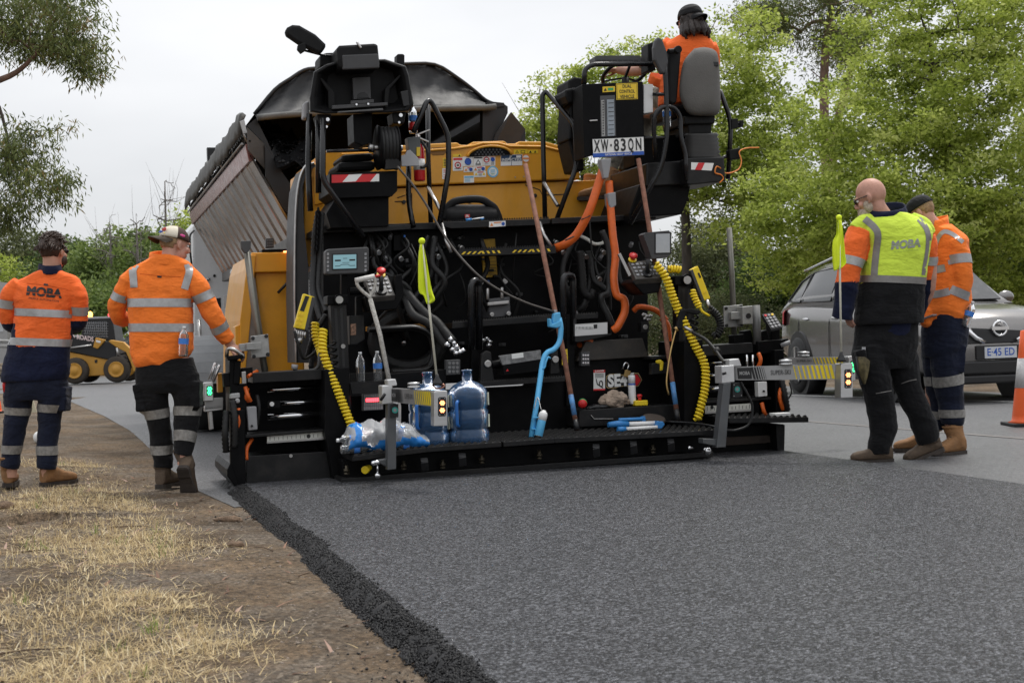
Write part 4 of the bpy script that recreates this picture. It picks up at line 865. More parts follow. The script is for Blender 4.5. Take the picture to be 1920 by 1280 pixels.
mk('grease_nozzle',lambda mb:mb.tube(pp((684,881,-.38),(692,876,-.30)),[.028,.022],9),YSG)
mk('screed_wall',lambda mb:slab(mb,[(655,742),(800,735),(1000,724),(1080,668),(1210,664),(1290,690),(1290,810),(655,850)],.46,.3),BLK2,bev=.006)
mk('screed_cover',lambda mb:slab(mb,[(1098,640),(1205,634),(1216,669),(1082,677)],.40,.3),mat('warm_black',(.03,.026,.022),.5,var=.4,dirt=.4,dirtc=(.10,.075,.05)),bev=.006)
mk('shelf',lambda mb:slab(mb,[(1086,768.5),(1294,756),(1294,788),(1086,801)],.16,.3),BLK,bev=.006)
mk('shelf_rim',lambda mb:mb.tube(pp((1108,778,.15),(1114,785,.15),(1150,785,.15)),.005,5),STL)
def logo(mb):
 v=.452;o=[(1137,705),(1143,701),(1158,700.5),(1160,703),(1176,701.5),(1186,699),(1197,699),(1204,712),(1197,724),(1180,726),(1174,723),(1160,725),(1155,727.5),(1140,728),(1136,724)]
 cx,cy=1170,713;sc=lambda k,kx:[(cx+(x-cx)*kx,cy+(y-cy)*k)for x,y in o]
 slab(mb,o,v,.004,4);slab(mb,sc(.90,.975),v-.002,.002,1);slab(mb,[(1188,702),(1195,702),(1201.5,712.5),(1195,722.5),(1187,723),(1192,712.5)],v-.004,.002,2)
 k=pm(1160,.45);text_mb(mb,'SE47',P(1164,713.5,v-.007),(1,0,.03),(0,0,1),29*k,0,.045,width=50*k)
mk('screed_badge',logo,[SWHT,SBLK,SRED,SBLU,mat('badge_gold',(.50,.36,.16),.4)],bev=0)
def danger(mb):
 v=.452;rect(mb,1113,693.5,1134.5,732,v,.003,W_,.03);rect(mb,1113,693.5,1134.5,698.6,v-.002,.002,R_,.03);rect(mb,1113,729,1134.5,732,v-.002,.002,R_,.03)
 k=pm(1124,.45);text_mb(mb,'DANGER',P(1124,695.5,v-.005),(1,0,.03),(0,0,1),4.4*k,W_,.02,width=17*k)
 for i in range(4):rect(mb,1116,700.4+2.2*i,1132,701.3+2.2*i,v-.002,.001,K_,.03)
 c=P(1127,719,v-.003);mb.tube([c+Vector((math.cos(a)*.014,0,math.sin(a)*.022))for a in np.linspace(0,6.283,11)[:-1]],.004,4,closed=True,m=K_);mb.tube(pp((1118,710,v-.003),(1120,720,v-.003),(1131,727,v-.003)),.004,4,m=K_)
mk('danger_sign',danger,SIGN,bev=0)
def tail(x0,y0,x1,y1,v):
 mb=MB();rect(mb,x0,y0,x1,y1,v,.06,0,.05);nx,ny=9,4
 for i in range(nx):
  for j in range(ny):
   w_=(x1-x0-2)/nx;h_=(y1-y0-2)/ny;x=x0+1+w_*i;y=y0+1+h_*j-.05*(x-x0)
   slab(mb,[(x+.3,y+.3),(x+w_-.3,y+.3),(x+w_-.3,y+h_-.3),(x+.3,y+h_-.3)],v-.006,.006,1 if j!=1 or i in(0,8)else 2)
 return part('tail_light',mb,[DGR,LENS,LEDR],paver)
tail(681,738,719,770,.3);tail(1238,702,1277,733,.44)
def worklight(name,cx,cy,w_,h_,v,lit=False,parent=None):
 mb=MB();rect(mb,cx-w_,cy-h_,cx+w_,cy+h_,v,.06,0,.05)
 for i in range(3):
  for j in range(3):dot(mb,cx+(i-1)*w_*.55,cy+(j-1)*h_*.55,v,pm(cx,v)*w_*.24,-.006,1,9)
 return part(name,mb,[DGR,LENS if lit else mat('dull_lens',(.14,.14,.14),.25)],parent or paver,bev=.004)
worklight('work_light',1098,673,8,13,.35,True);worklight('work_light',850,689,13,14,.2)
mk('end_column',lambda mb:slab(mb,[(609,692),(655,688),(655,862),(640,864),(640,905),(625,900),(609,812)],-.05,.5),BLK2,bev=.006)
mk('end_column',lambda mb:slab(mb,[(1283,640),(1318,636),(1318,800),(1283,806)],-.02,.5),BLK2,bev=.006)
mk('bottle_rack',lambda mb:(slab(mb,[(656,718),(728,713),(728,735),(660,739)],.08,.02),slab(mb,[(656,718),(728,713),(728,715),(656,720)],.08,.22),slab(mb,[(656,700),(728,696),(728,715),(656,719)],.29,.015)),BLK,bev=.003)
mk('rack_lip',lambda mb:slab(mb,[(728,701),(836,692),(836,733),(728,737)],.22,.2),BLK2)
def mast(xa,xb,y0,y1,v,slots):
 mb=MB();slab(mb,[(xa,y0),(xb,y0-2),(xb+slots,y1-2),(xa+slots,y1)],v,.12);m=part('mast',mb,BLK,paver,bev=.006)
 for f in(.28,.62):
  x=xa+(xb-xa)*f;mk('mast_slot',lambda mb:slab(mb,[(x,y0+18),(x+4.5,y0+17.7),(x+4.5+slots*.8,y1-22),(x+slots*.8,y1-21.7)],v-.002,.01),SBLK,m,bev=0)
 mk('mast_bracket',lambda mb:slab(mb,[(xa-5,y0-6),(xb+4,y0-8),(xb+4,y0+10),(xa-5,y0+12)],v-.03,.18),BLK2,m,bev=.008)
 mk('mast_dial',lambda mb:(dot(mb,(xa+xb)/2+2,y0+2,v-.03,10.5*pm(xa,v),-.03,0,18),dot(mb,(xa+xb)/2+2,y0+2,v-.058,7*pm(xa,v),-.012,1,18)),[BLK2,STL],m,bev=0)
 mk('mast_bolt',lambda mb:dot(mb,xa+24,(y0+y1)/2-42,v,.016),STL,m,bev=0)
 return m
mast(619,649,560,822,.12,12);mast(1271,1301,523,800,.12,6)
def display(x0,y0,x1,y1,v,lit,sx,tilt):
 mb=MB();slab(mb,[(x0,y0+4),(x0+5,y0),(x1-2,y0-4),(x1,y0),(x1,y1-6),(x1-6,y1-1),(x0+6,y1+2),(x0+tilt,y1)],v,.10);d=part('display',mb,DGR,paver,bev=.008)
 a,b,c,e_=sx;mk('screen_bezel',lambda mb:rect(mb,a-3,b-3,c+3,e_+3,v-.003,.01,None,.03),SBLK,d)
 mk('screen',lambda mb:(rect(mb,a,b,c,e_,v-.006,.005,0,.03),([rect(mb,a+3,b+9,a+14,b+12,v-.008,.001,1,.03),rect(mb,c-13,b+8,c-2,b+11,v-.008,.001,1,.03),rect(mb,a+18,b+6,a+26,b+7,v-.008,.001,1,.03),rect(mb,a+17,b+14,a+30,b+14.8,v-.008,.001,1,.03),mb.tube(pp((a+3,e_-5,v-.008),(a+12,e_-5.4,v-.008),(a+15,e_-8,v-.008),(a+28,e_-8.5,v-.008),(a+31,e_-6,v-.008),(c-2,e_-6.4,v-.008)),.002,4,m=1)]if lit else None)),[SCRN if lit else mat('pale_screen',(.42,.44,.46),.25,var=.05),SBLK],d,bev=0)
 def keys(mb):
  for i in range(5):
   for x in(x0+4.5,x1-6.5):rect(mb,x-2,y0+7+7.5*i,x+2,y0+11.5+7.5*i,v-.004,.008,None,.03)
 if lit:mk('display_keys',keys,GRY,d,bev=0,kind='stuff')
 return d
display(610.5,467,692,513,.1,True,(625,478,668,504),0)
display(1206,436,1257,484,.1,False,(1230,438.5,1256,474),16)
def desk(top,side,v0,v1,e,nm,parent=None):
 """sloping key panel: four pixels of its face, upper edge at v1, lower edge at v0"""
 (ax,ay),(bx,by),(cx,cy),(dx,dy)=top
 q=[P(ax,ay,v1),P(bx,by,v1),P(cx,cy,v0),P(dx,dy,v0)];nrm=(q[1]-q[0]).cross(q[3]-q[0]).normalized()
 if nrm.z<0:nrm=-nrm
 mb=MB();mb.prism(q,-nrm*.06);c=part('control_desk',mb,mat('desk_grey',(.055,.05,.045),.55,var=.35,scale=25,dirt=.3,dirtc=(.16,.14,.12)),paver,bev=.006)
 L=lambda a,b:(q[0].lerp(q[1],a)).lerp(q[3].lerp(q[2],a),b)
 mk('desk_housing',lambda mb:mb.prism([P(x,y,v0+.03)for x,y in side],(0,.25,0)),BLK2,c,bev=.008)
 mb=MB()
 for i in range(5):
  for j in range(4):
   if 2==i and j>1:continue
   p=L(.14+.18*i,.2+.2*j);mb.cyl(p,p+nrm*.008,.013,8)
 part('desk_keys',mb,GRY,c,kind='stuff')
 mk('lever',lambda mb:(mb.cyl(L(.5,.8),L(.5,.8)+nrm*.02,.04,10),mb.tube([L(.5,.8),L(.5,.7)+nrm*.07,L(.5,.62)+nrm*.11],[.02,.014,.018],8)),SBLK,c,bev=0)
 p=L(*e);mk('stop_button',lambda mb:(mb.cyl(p,p+nrm*.012,.032,14,m=1),mb.cyl(p+nrm*.012,p+nrm*.035,.016,10),mb.lathe([(.026,.03),(.032,.038),(.032,.052),(.022,.058)],p,nrm,16)),[RED,YSG],c,bev=0)
 return c
desk([(682,520),(727,516),(741,553),(694,557)],[(684,556),(741,552),(742,516),(754,513),(757,556),(744,580),(692,584)],.05,.22,(.72,-.02),'l')
desk([(1177,491),(1221,487),(1243,520),(1192,523)],[(1192,522),(1243,519),(1236,548),(1207,552),(1186,530)],.05,.22,(.22,-.06),'r')
mk('desk_plate',lambda mb:slab(mb,[(1159,477),(1164,474),(1184,515),(1179,519)],.07,.02),STL,bev=.003)
mk('desk_arm',lambda mb:(mb.cyl(P(655,546,.2),P(690,545,.2),.028),slab(mb,[(640,515),(652,514),(652,560),(640,562)],.2,.06),slab(mb,[(668,556),(680,555),(680,600),(668,600)],.22,.06)),BLK2)
mk('junction_box',lambda mb:(slab(mb,[(655,592),(682,590),(684,636),(668,646),(656,646)],.2,.14,0),slab(mb,[(657,607),(668,606),(668,628),(657,629)],.197,.01,1)),[BLK,mat('terminals',(.25,.14,.09),.5,var=.9,scale=90)],bev=.005)
def step(x0,y0,x1,y1,v,th,dep):
 mb=MB();slab(mb,[(x0,y0),(x1,y1),(x1,y1+th),(x0,y0+th)],v,dep);s=part('step',mb,BLK,paver,bev=.004)
 mk('tread_teeth',lambda mb:[teeth(mb,x0,y0,x1,y1,v+.004+.06*r_,int((x1-x0)/4.6),.011)for r_ in range(int(dep/.06))],EXP,s,bev=0,kind='stuff');return s
step(848,604,1036,590,.42,12,.3);step(1074,590,1122,587,.45,9,.3);step(900,716,1060,706,.22,9,.22)
for a in((884,526,899,655),(1056,516,1075,646)):pipe('step_hoop',((a[0],a[3],.36),(a[0]-1,a[1]+8,.36),(a[0]+4,a[1],.38),(a[2]-3,a[1],.40),(a[2]-1,a[1]+8,.42),(a[2],a[3],.42)),.026,rnd=.06)
for q in([(884,600),(898,599),(898,745),(884,747)],[(1062,590),(1078,588),(1078,760),(1062,762)]):mk('step_post',lambda mb:slab(mb,q,.42,.06),BLK2)
mk('pivot_lug',lambda mb:(slab(mb,[(903,664),(912,657),(921,660),(927,714),(901,716)],.25,.05,0),dot(mb,914,682,.25,.028,-.02,1,12)),[BLK,STL],bev=.006)
mk('pivot_lug',lambda mb:(slab(mb,[(1034,655),(1046,654),(1050,700),(1032,702)],.28,.05,0),dot(mb,1040.5,674,.28,.028,-.02,1,12)),[BLK,STL],bev=.006)
def vib(mb):
 slab(mb,[(936,667),(1014,656),(1015,674),(943,685)],.19,.03,1);slab(mb,[(943,684),(1015,673),(1013,695),(945,703)],.18,.18,0);slab(mb,[(959,664),(981,661),(982,670),(960,673)],.185,.003,2);mb.cyl(P(922,684,.26),P(944,680,.26),.03,m=0)
 slab(mb,[(949,696),(954,695.4),(951.5,691)],.177,.002,3)
mk('vibrator_motor',vib,[BLK2,mat('worn_grey',(.20,.20,.20),.5,var=.5,scale=30),SWHT,SRED],bev=.004)
mk('scale_block',lambda mb:(slab(mb,[(1078,608),(1139,604),(1139,626),(1078,630)],.36,.12,0),slab(mb,[(1079,611),(1113,609),(1113,616),(1079,618)],.357,.002,2),slab(mb,[(1113,608.4),(1120,608),(1120,615.4),(1113,616)],.356,.002,1),[rect(mb,1081+2.6*i,612,1082+2.6*i,617,.355,.001,1,.06)for i in range(12)]),[ALU,SBLK,SWHT],bev=.004)
mk('scale_tray',lambda mb:slab(mb,[(1078,630),(1146,625),(1146,628),(1090,641),(1078,641)],.34,.2),BLK)
mk('valve_block',lambda mb:(slab(mb,[(916,560),(956,556),(958,592),(918,596)],.8,.2,0),slab(mb,[(914,567),(955,563),(955,570),(914,574)],.76,.1,1),dot(mb,921,590,.78,.02,-.03,1),dot(mb,952,588,.78,.02,-.03,1),mb.cyl(P(914,540,.8),P(914,562,.8),.015,m=1),mb.cyl(P(941,538,.8),P(941,560,.8),.015,m=1)),[mat('valve_grey',(.09,.09,.095),.45),STL],bev=.006)
for x,y in((900,530),(946,527)):mk('bolt',lambda mb:dot(mb,x,y,1.04,.022,-.02),STL,bev=0)
mk('warning_plate',lambda mb:(slab(mb,[(1053,655),(1064,654),(1065,683),(1054,684)],.40,.004,Y_),slab(mb,[(1055,668),(1063,667),(1059,658)],.397,.002,K_),rect(mb,1056,671,1063,679,.397,.001,K_)),SIGN,bev=0)
def fit(mb,pts,v,r=.022):
 for(x,y)in pts:mb.ell(P(x,y,v),(r,r,r),8,5);mb.cyl(P(x-3,y+1,v),P(x+5,y,v),r*.75,6)
mk('hydraulic_fittings',lambda mb:fit(mb,[(838,646),(845,636),(851,643),(856,650),(848,655),(862,660),(868,657),(855,662)],.35),CHR,bev=0)
mk('hydraulic_fittings',lambda mb:fit(mb,[(905,637),(912,634),(918,640),(916,647)],.5,.018),CHR,bev=0)
mk('hydraulic_fittings',lambda mb:fit(mb,[(1206,590),(1212,593),(1218,592),(1209,597),(1215,599)],.35,.016),STL,bev=0)
mk('tow_arch',lambda mb:mb.tube(round_path(pp((690,618,.5),(780,613,.5),(806,625,.5),(816,660,.5),(806,692,.5),(735,697,.5)),.1,6),.05,8,flat=.5),BLK)
mk('auger_guard',lambda mb:slab(mb,[(690,612),(800,606),(806,614),(690,621)],.8,.1),mat('guard_yellow',(.35,.16,.02),.6,var=.3))
mk('tyre',lambda mb:mb.tube([P(765,640,.95)+Vector((math.cos(a)*.26,0,math.sin(a)*.2))for a in np.linspace(0,6.283,25)[:-1]],.06,8,closed=True),RUB)
rnd_=random.Random(4)
for a in(((770,560,.8),(790,590,.6),(815,600,.5),(836,625,.42),(846,640,.38)),((760,555,.8),(775,590,.6),(806,608,.5),(830,640,.42),(840,650,.38)),((742,520,.9),(760,545,.8),(790,580,.6),(828,615,.45),(850,642,.36))):hose(a,.034)
for i in range(16):
 x=rnd_.uniform(700,1190);y=rnd_.uniform(440,480);x2=x+rnd_.uniform(-60,60);y2=rnd_.uniform(560,660);v=rnd_.uniform(.8,1.02)
 hose(((x,y,v),(x+rnd_.uniform(-25,25),y+50,v-.05),((x+x2)/2+rnd_.uniform(-30,30),(y+y2)/2+20,v-.1),(x2,y2,v)),rnd_.uniform(.010,.026))
for i in range(12):
 x=rnd_.uniform(690,780);y=rnd_.uniform(435,470);hose(((x,y,.9),(x+rnd_.uniform(-20,20),y+25,.8),(x+rnd_.uniform(-20,40),y+55,.85),(x+rnd_.uniform(-10,30),y+90,.95)),rnd_.uniform(.006,.014))
mk('pump_block',lambda mb:(slab(mb,[(700,452),(735,450),(735,500),(700,502)],.9,.2),slab(mb,[(738,440),(760,438),(760,470),(738,471)],.88,.2),mb.cyl(P(720,486,.86),P(722,486,.95),.05)),BLK2,bev=.006)
for x,y in((812,463),(818,478),(862,462),(1040,452),(1052,470),(706,470),(748,482),(1128,470),(1120,520),(1095,478)):mk('hose_coupling',lambda mb:(mb.cyl(P(x,y,.85),P(x+5,y+4,.8),.02,8),mb.ell(P(x,y,.84),(.018,)*3,8,5)),STL,bev=0)
rb=random.Random(9);CLIPC=[mat('connector_grey',(.16,.16,.165),.5),STL,BLK,DGR,mat('connector_blue',(.02,.10,.35),.5),mat('connector_green',(.05,.25,.06),.5)]
for i in range(46):
 x,y=rb.uniform(690,1200),rb.uniform(432,655);v=rb.uniform(.82,1.0);s_=rb.uniform(2,6);k_=rb.random()
 if 880<x<1060 and y>500:v=rb.uniform(.95,1.03)
 if k_<.4:mk('bracket',lambda mb:(slab(mb,[(x,y),(x+s_*2.2,y-.4),(x+s_*2.2,y+s_),(x,y+s_+.3)],v,.12),dot(mb,x+s_,y+s_*.5,v,.012,-.014,seg=7)),CLIPC[rb.randrange(2,4)],bev=.003)
 elif k_<.7:mk('hose_clip',lambda mb:mb.cyl(P(x,y,v),P(x+rb.uniform(-6,6),y+s_*2,v-.03),.018,8),CLIPC[rb.choice((0,1,1,2))],bev=0)
 else:mk('connector',lambda mb:slab(mb,[(x,y),(x+s_*.9,y),(x+s_,y+s_*1.2),(x,y+s_*1.3)],v-.03,.05),CLIPC[rb.choice((0,0,2,4,5))],bev=.003)
for i in range(14):
 x=rb.uniform(680,1200);y=rb.uniform(430,560);L_=rb.uniform(30,110);hose(((x,y,.86),(x+rb.uniform(-12,12),y+L_*.4,.82),(x+rb.uniform(-25,25),y+L_*.8,.85),(x+rb.uniform(-30,30),y+L_,.9)),rb.uniform(.004,.008),name='cable')
def corr(pts,r,name='corrugated_hose',pitch=.03):
 path=smooth_path(pp(*pts),8);mb=MB();L_=sum((b-a).length for a,b in zip(path,path[1:]));n=int(L_/pitch*2);pts2=[];acc=0;k=0
 for i in range(n+1):
  l=L_*i/n;s_=0
  for a,b in zip(path,path[1:]):
   d=(b-a).length
   if s_+d>=l or(a,b)==(path[-2],path[-1]):pts2.append(a.lerp(b,min(1,(l-s_)/max(d,1e-9))));break
   s_+=d
 mb.tube(pts2,[r*(1.12 if i%2 else .86)for i in range(len(pts2))],8);return part(name,mb,RUB,paver)
corr(((1087,470,.8),(1092,520,.8),(1094,545,.8),(1104,556,.8),(1112,545,.82)),.034);corr(((1102,470,.85),(1106,520,.85),(1096,570,.82),(1084,582,.85)),.03)
corr(((597,396,.7),(590,440,.7),(588,490,.7),(586,540,.6),(594,575,.45),(602,600,.35)),.022);corr(((604,398,.7),(601,440,.7),(598,490,.7),(596,540,.6),(606,570,.45),(612,585,.35)),.02);corr(((590,560,.55),(584,600,.5),(586,650,.5),(583,690,.5)),.02);corr(((612,590,.3),(598,612,.3),(585,640,.35),(577,668,.4)),.022)
mb=MB()
for i,y in enumerate(np.arange(396,470,5.2)):
 c=P(597-(y-396)*.05,y,.66);mb.tube([c+Vector(((math.cos(a)*.016),0,math.sin(a)*.026)if i%2 else(0,math.cos(a)*.016,math.sin(a)*.026))for a in np.linspace(0,6.283,11)[:-1]],.007,5,closed=True)
part('hanging_chain',mb,BLK2,paver)
def coilpart(name,pts,R0,r,pitch,mt):mb=MB();mb.coil(pp(*pts),R0,r,pitch);return part(name,mb,mt,paver)
coilpart('coiled_cable',((606,618,.05),(606,660,.0),(623,707,-.03),(637,742,-.06),(651,777,-.08),(666,815,-.12)),.022,.011,.026,YSG)
coilpart('coiled_cable',((591,606,.25),(592,630,.22),(600,655,.18),(604,668,.12)),.022,.010,.024,YSG)
coilpart('coiled_cable',((1229,495,.05),(1247,518,.03),(1261,555,.03),(1273,584,.03),(1284,606,.0),(1302,645,-.03),(1321,683,-.05),(1322,726,-.06),(1314,762,-.06),(1307,788,-.06)),.024,.011,.027,YSG)
coilpart('coiled_cable',((1253,505,.1),(1264,504,.1),(1275,506,.1)),.022,.010,.022,YSG)
coilpart('coiled_cable',((1298,545,.02),(1304,562,0),(1312,576,-.02)),.020,.009,.022,YSG)
coilpart('spiral_sleeve',((622,640,.06),(628,700,.04),(640,760,.02),(656,806,0)),.03,.008,.045,RUB)
coilpart('spiral_sleeve',((1303,592,.1),(1302,640,.08),(1316,700,.04),(1310,780,.02)),.026,.008,.045,RUB)
hose(((1312,576,-.02),(1318,585,-.02),(1330,592,0)),.010,YSG,'cable');coilpart('coiled_cable',((1330,578,.0),(1345,592,.0),(1351,612,.0),(1344,629,.0),(1337,628,.02)),.022,.009,.020,RUB)
hose(((552,620,.1),(560,650,.1),(570,672,.15),(590,660,.25),(600,640,.3)),.010)
pipe('orange_hose',((1134,306,.5),(1122,345,.5),(1105,395,.5),(1083,437,.55),(1060,458,.6),(1040,466,.7)),.034,ORH,sm=6,seg=12)
pipe('orange_hose',((1142,340,.48),(1145,390,.45),(1149,440,.42),(1154,480,.4),(1151,520,.38),(1156,552,.36),(1170,562,.34),(1171,585,.34),(1158,612,.34),(1150,619,.36)),.030,ORH,sm=6,seg=12)
pipe('black_hose',((1129,433,.6),(1142,470,.55),(1142,520,.5),(1141,548,.45),(1128,556,.42),(1130,570,.42),(1141,592,.4),(1149,612,.4)),.024,RUB,sm=6)
mk('cable_tie',lambda mb:[mb.tube([P(x,y,.46)+Vector((math.cos(a)*.036,math.sin(a)*.036,math.sin(a)*.0+math.cos(a)*.015))for a in np.linspace(0,6.283,13)[:-1]],.004,4,closed=True)for x,y in((1098,408),(1068,447),(1152,545))],SBLK,bev=0)
for q in([(1127,298),(1147,297),(1144,318),(1141,334),(1133,335),(1130,318)],[(1140,362),(1155,360),(1156,385),(1146,392),(1142,384)]):mk('plug',lambda mb:slab(mb,q,.42,.09),GRY,bev=.008)
hose(((1083,440,.9),(1100,448,.85),(1114,457,.82),(1128,456,.85),(1136,450,.9)),.014,mat('white_strap',(.6,.6,.55),.7),'strap');hose(((1105,400,.8),(1108,450,.75),(1112,480,.75),(1130,500,.75),(1136,503,.76)),.007)
for a in(((1160,690,.6),(1175,680,.5),(1190,640,.45)),((1085,645,.5),(1095,650,.45),(1108,640,.42),(1090,634,.44)),((1240,596,.4),(1252,610,.38),(1255,640,.38),(1258,664,.4)),((1188,583,.45),(1200,575,.42),(1230,582,.4),(1250,600,.4))):hose(a,.022,ORH)
mk('socket_box',lambda mb:(slab(mb,[(1203,604),(1217,603),(1217,622),(1203,623)],.33,.08,0),dot(mb,1210,613,.33,.02,-.006,1)),[BLK,STL])
mk('rack_bar',lambda mb:(slab(mb,[(1222,681),(1284,677),(1284,697),(1222,702)],.2,.06),slab(mb,[(1222,668),(1284,664),(1284,670),(1222,674)],.25,.2)),BLK,bev=.004)
mk('yellow_lever',lambda mb:slab(mb,[(1231,676),(1240,674),(1245,679),(1243,694),(1238,695),(1238,682),(1232,681)],.19,.03),YSG,bev=.006)
# ---------------- left extension of the screed
v=.05
mk('extension_beam',lambda mb:slab(mb,[(474,699),(604,692),(604,711),(474,718)],v,.3),BLK,bev=.005)
mk('extension_back',lambda mb:slab(mb,[(462,702),(612,694),(612,860),(462,870)],.42,.1),BLK2)
for a in(((501,731.5),(601,725),.016),((526,756),(602,752),.015),((502,782),(606,775.5),.022)):
 mk('extension_rod',lambda mb:mb.cyl(P(*a[0],v+.15),P(*a[1],v+.15),a[2]),CHR,bev=0)
mk('rod_clamp',lambda mb:slab(mb,[(505,752),(526,751),(526,764),(505,766)],v+.1,.12),BLK2)
mk('rod_bolt',lambda mb:dot(mb,509.5,757,v+.1,.016),WHT,bev=0)
mk('extension_shelf',lambda mb:slab(mb,[(460,815),(608,804),(608,809),(460,821)],v-.02,.3),BLK)
def ruler(name,q,v):
 (x0,y0),(x1,y1),h_=q;mb=MB();slab(mb,[(x0,y0),(x1,y1),(x1,y1+h_),(x0,y0+h_)],v,.01,0);slab(mb,[(x0,y0+h_),(x1,y1+h_),(x1,y1+h_+3.5),(x0,y0+h_+3.5)],v-.01,.02,2)
 for i in range(13):
  f=(i+.6)/13;x=x0+(x1-x0)*f;y=y0+(y1-y0)*f;rect(mb,x,y+h_*(.3 if i%3 else .12),x+.8,y+h_*.85,v-.002,.001,1,.05)
 dot(mb,x0+(x1-x0)*(.73 if x0<900 else .15),(y0+y1)/2+h_*.42,v,.014,-.002,1);return part(name,mb,[mat('ruler_white',(.58,.58,.53),.5,dirt=.2),SBLK,STL],paver)
ruler('width_scale',((501,816.5),(607,809),11),v)
mk('extension_face',lambda mb:slab(mb,[(462,855),(632,845),(632,897),(462,907)],v,.4),BLK,bev=.004)
mk('face_bolt',lambda mb:dot(mb,545,854,v,.012),STL,bev=0)
mk('end_gate',lambda mb:(slab(mb,[(432,770),(459,768),(461,909),(444,911),(426,893),(426,880),(432,870)],v-.03,.06),slab(mb,[(426,880),(432,868),(444,900),(448,912),(440,911),(426,892)],v-.05,.9)),BLK2,bev=.006)
mk('end_frame',lambda mb:(slab(mb,[(430,672),(446,670),(448,780),(432,784)],.1,.3),slab(mb,[(446,720),(462,718),(464,850),(448,852)],.1,.1),slab(mb,[(452,690),(474,688),(474,706),(452,708)],.12,.1),slab(mb,[(418,700),(430,698),(432,724),(420,726)],.1,.1)),BLK2,bev=.006)
mk('junction_cover',lambda mb:(slab(mb,[(463,763),(481,761.5),(483,805),(466,807)],v,.08,0),dot(mb,472,798,v,.008,-.02,1)),[GRY,SBLK],bev=.006)
mk('sensor_clamp',lambda mb:(slab(mb,[(432,738),(450,736),(450,746),(432,748)],.06,.08),dot(mb,445,751,.06,.017,-.02)),mat('clamp_grey',(.33,.33,.33),.45),bev=.008)
for a in(((464,728,.12),(462,745,.1),(466,752,.12)),((460,725,.1),(465,742,.08),(470,752,.1)),((447,765,.04),(448,790,.03),(447,813,.04)),((473,822,.1),(463,840,.06),(462,862,.05)),((465,706,.1),(474,700,.14),(482,696,.2))):hose(a,.014,ORH)
corr(((436,750,.03),(441,790,.0),(440,838,.02)),.022);corr(((425,770,.06),(422,810,.02),(424,846,.06)),.024);corr(((482,740,.1),(486,765,.08),(482,800,.1)),.012)
mk('lifting_handle',lambda mb:mb.tube(round_path(pp((425,668,.06),(426,652,.05),(440,655,.02),(457,668,.04),(452,672,.06)),.03,4),.014,7),STL,bev=0)
mk('handle_plate',lambda mb:(slab(mb,[(424,668),(455,664),(458,671),(428,676)],.02,.12),slab(mb,[(440,676),(452,676),(450,720),(438,720)],.08,.08)),BLK2,bev=.006)
mk('steel_bracket',lambda mb:slab(mb,[(453,697),(461,696),(462,719),(454,720)],.04,.03),STL)
pipe('sensor_arm',((553,684,.1),(552,694,.1),(560,697,.1),(590,694,.08),(598,686,.08),(600,662,.1)),.013,mat('arm_black',(.03,.03,.03),.35),rnd=.05)
mk('arm_tip',lambda mb:mb.cyl(P(553,683,.1),P(552,692,.1),.022),GRY,bev=0)
def side_post(pts,plate,v,cap=None):
 mb=MB();q=pp(*pts);mb.tube(q,.024,4);p_=part('sensor_post',mb,mat('post_steel',(.20,.195,.17),.5,.5,var=.25,dirt=.2),paver)
 mk('post_plate',lambda mb:(slab(mb,plate,v-.05,.018,0),[dot(mb,x+(4 if i in(0,3)else-4),y+(4 if i<2 else-4),v-.05,.014,-.012,1,8)for i,(x,y)in enumerate(plate)]),[GALV,SBLK],p_,bev=.004)
 if cap:mk('post_cap',lambda mb:slab(mb,cap,v-.03,.06),DGR,p_)
 return p_
side_post(((463,472,.35),(478,585,.32),(497,697,.3)),[(470,630),(503,626),(506,668),(472,672)],.3,[(451,452),(471,451),(470,466),(464,474),(459,474),(453,466)])
mk('post_arm',lambda mb:(slab(mb,[(449,645),(472,642),(472,657),(449,659)],.2,.06),slab(mb,[(462,643),(490,641),(490,655),(462,656)],.17,.05)),GALV,bev=.003)
side_post(((1367,427,.3),(1372,510,.3),(1377,640,.3)),[(1357,574),(1393,570.5),(1394,612),(1358,614)],.28)
mk('post_arm',lambda mb:(slab(mb,[(1371,585),(1402,583),(1402,598),(1371,599)],.17,.05),slab(mb,[(1392,575),(1411,573),(1412,607),(1393,608)],.12,.1)),GALV,bev=.004)
mk('post_knob',lambda mb:dot(mb,1403,592,.12,.02,-.01),SBLK,bev=0)
mk('clamp_column',lambda mb:mb.tube(pp((1417,572,.2),(1420,645,.2)),.032,12),mat('column_grey',(.17,.17,.165),.5,.3,var=.2),bev=0)
# ---------------- right extension
v=.1
mk('extension_beam',lambda mb:slab(mb,[(1318,648),(1411,642),(1412,661),(1318,668)],v,.3),BLK,bev=.005)
mk('extension_back',lambda mb:slab(mb,[(1300,655),(1470,648),(1470,790),(1300,800)],.5,.1),BLK2)
for a in(((1318,681),(1420,674),.016),((1318,705),(1400,700),.015),((1318,730.5),(1408,723.5),.022)):mk('extension_rod',lambda mb:mb.cyl(P(*a[0],v+.15),P(*a[1],v+.15),a[2]),CHR,bev=0)
mk('extension_shelf',lambda mb:slab(mb,[(1318,751),(1446,744),(1446,749),(1318,757)],v,.3),BLK)
ruler('width_scale',((1322,761),(1408,756),11),v)
mk('extension_face',lambda mb:slab(mb,[(1318,800),(1470,795),(1471,843),(1330,850)],v+.02,.4),BLK2,bev=.004)
mk('support_leg',lambda mb:slab(mb,[(1455,797),(1472,796),(1471,845),(1458,845)],-.02,.3),BLK,bev=.004)
mk('rust_bar',lambda mb:slab(mb,[(1350,820),(1455,815),(1455,829),(1348,836)],v-.01,.04),mat('rust_black',(.055,.04,.032),.7,var=.4,dirt=.3,dirtc=(.1,.06,.04)))
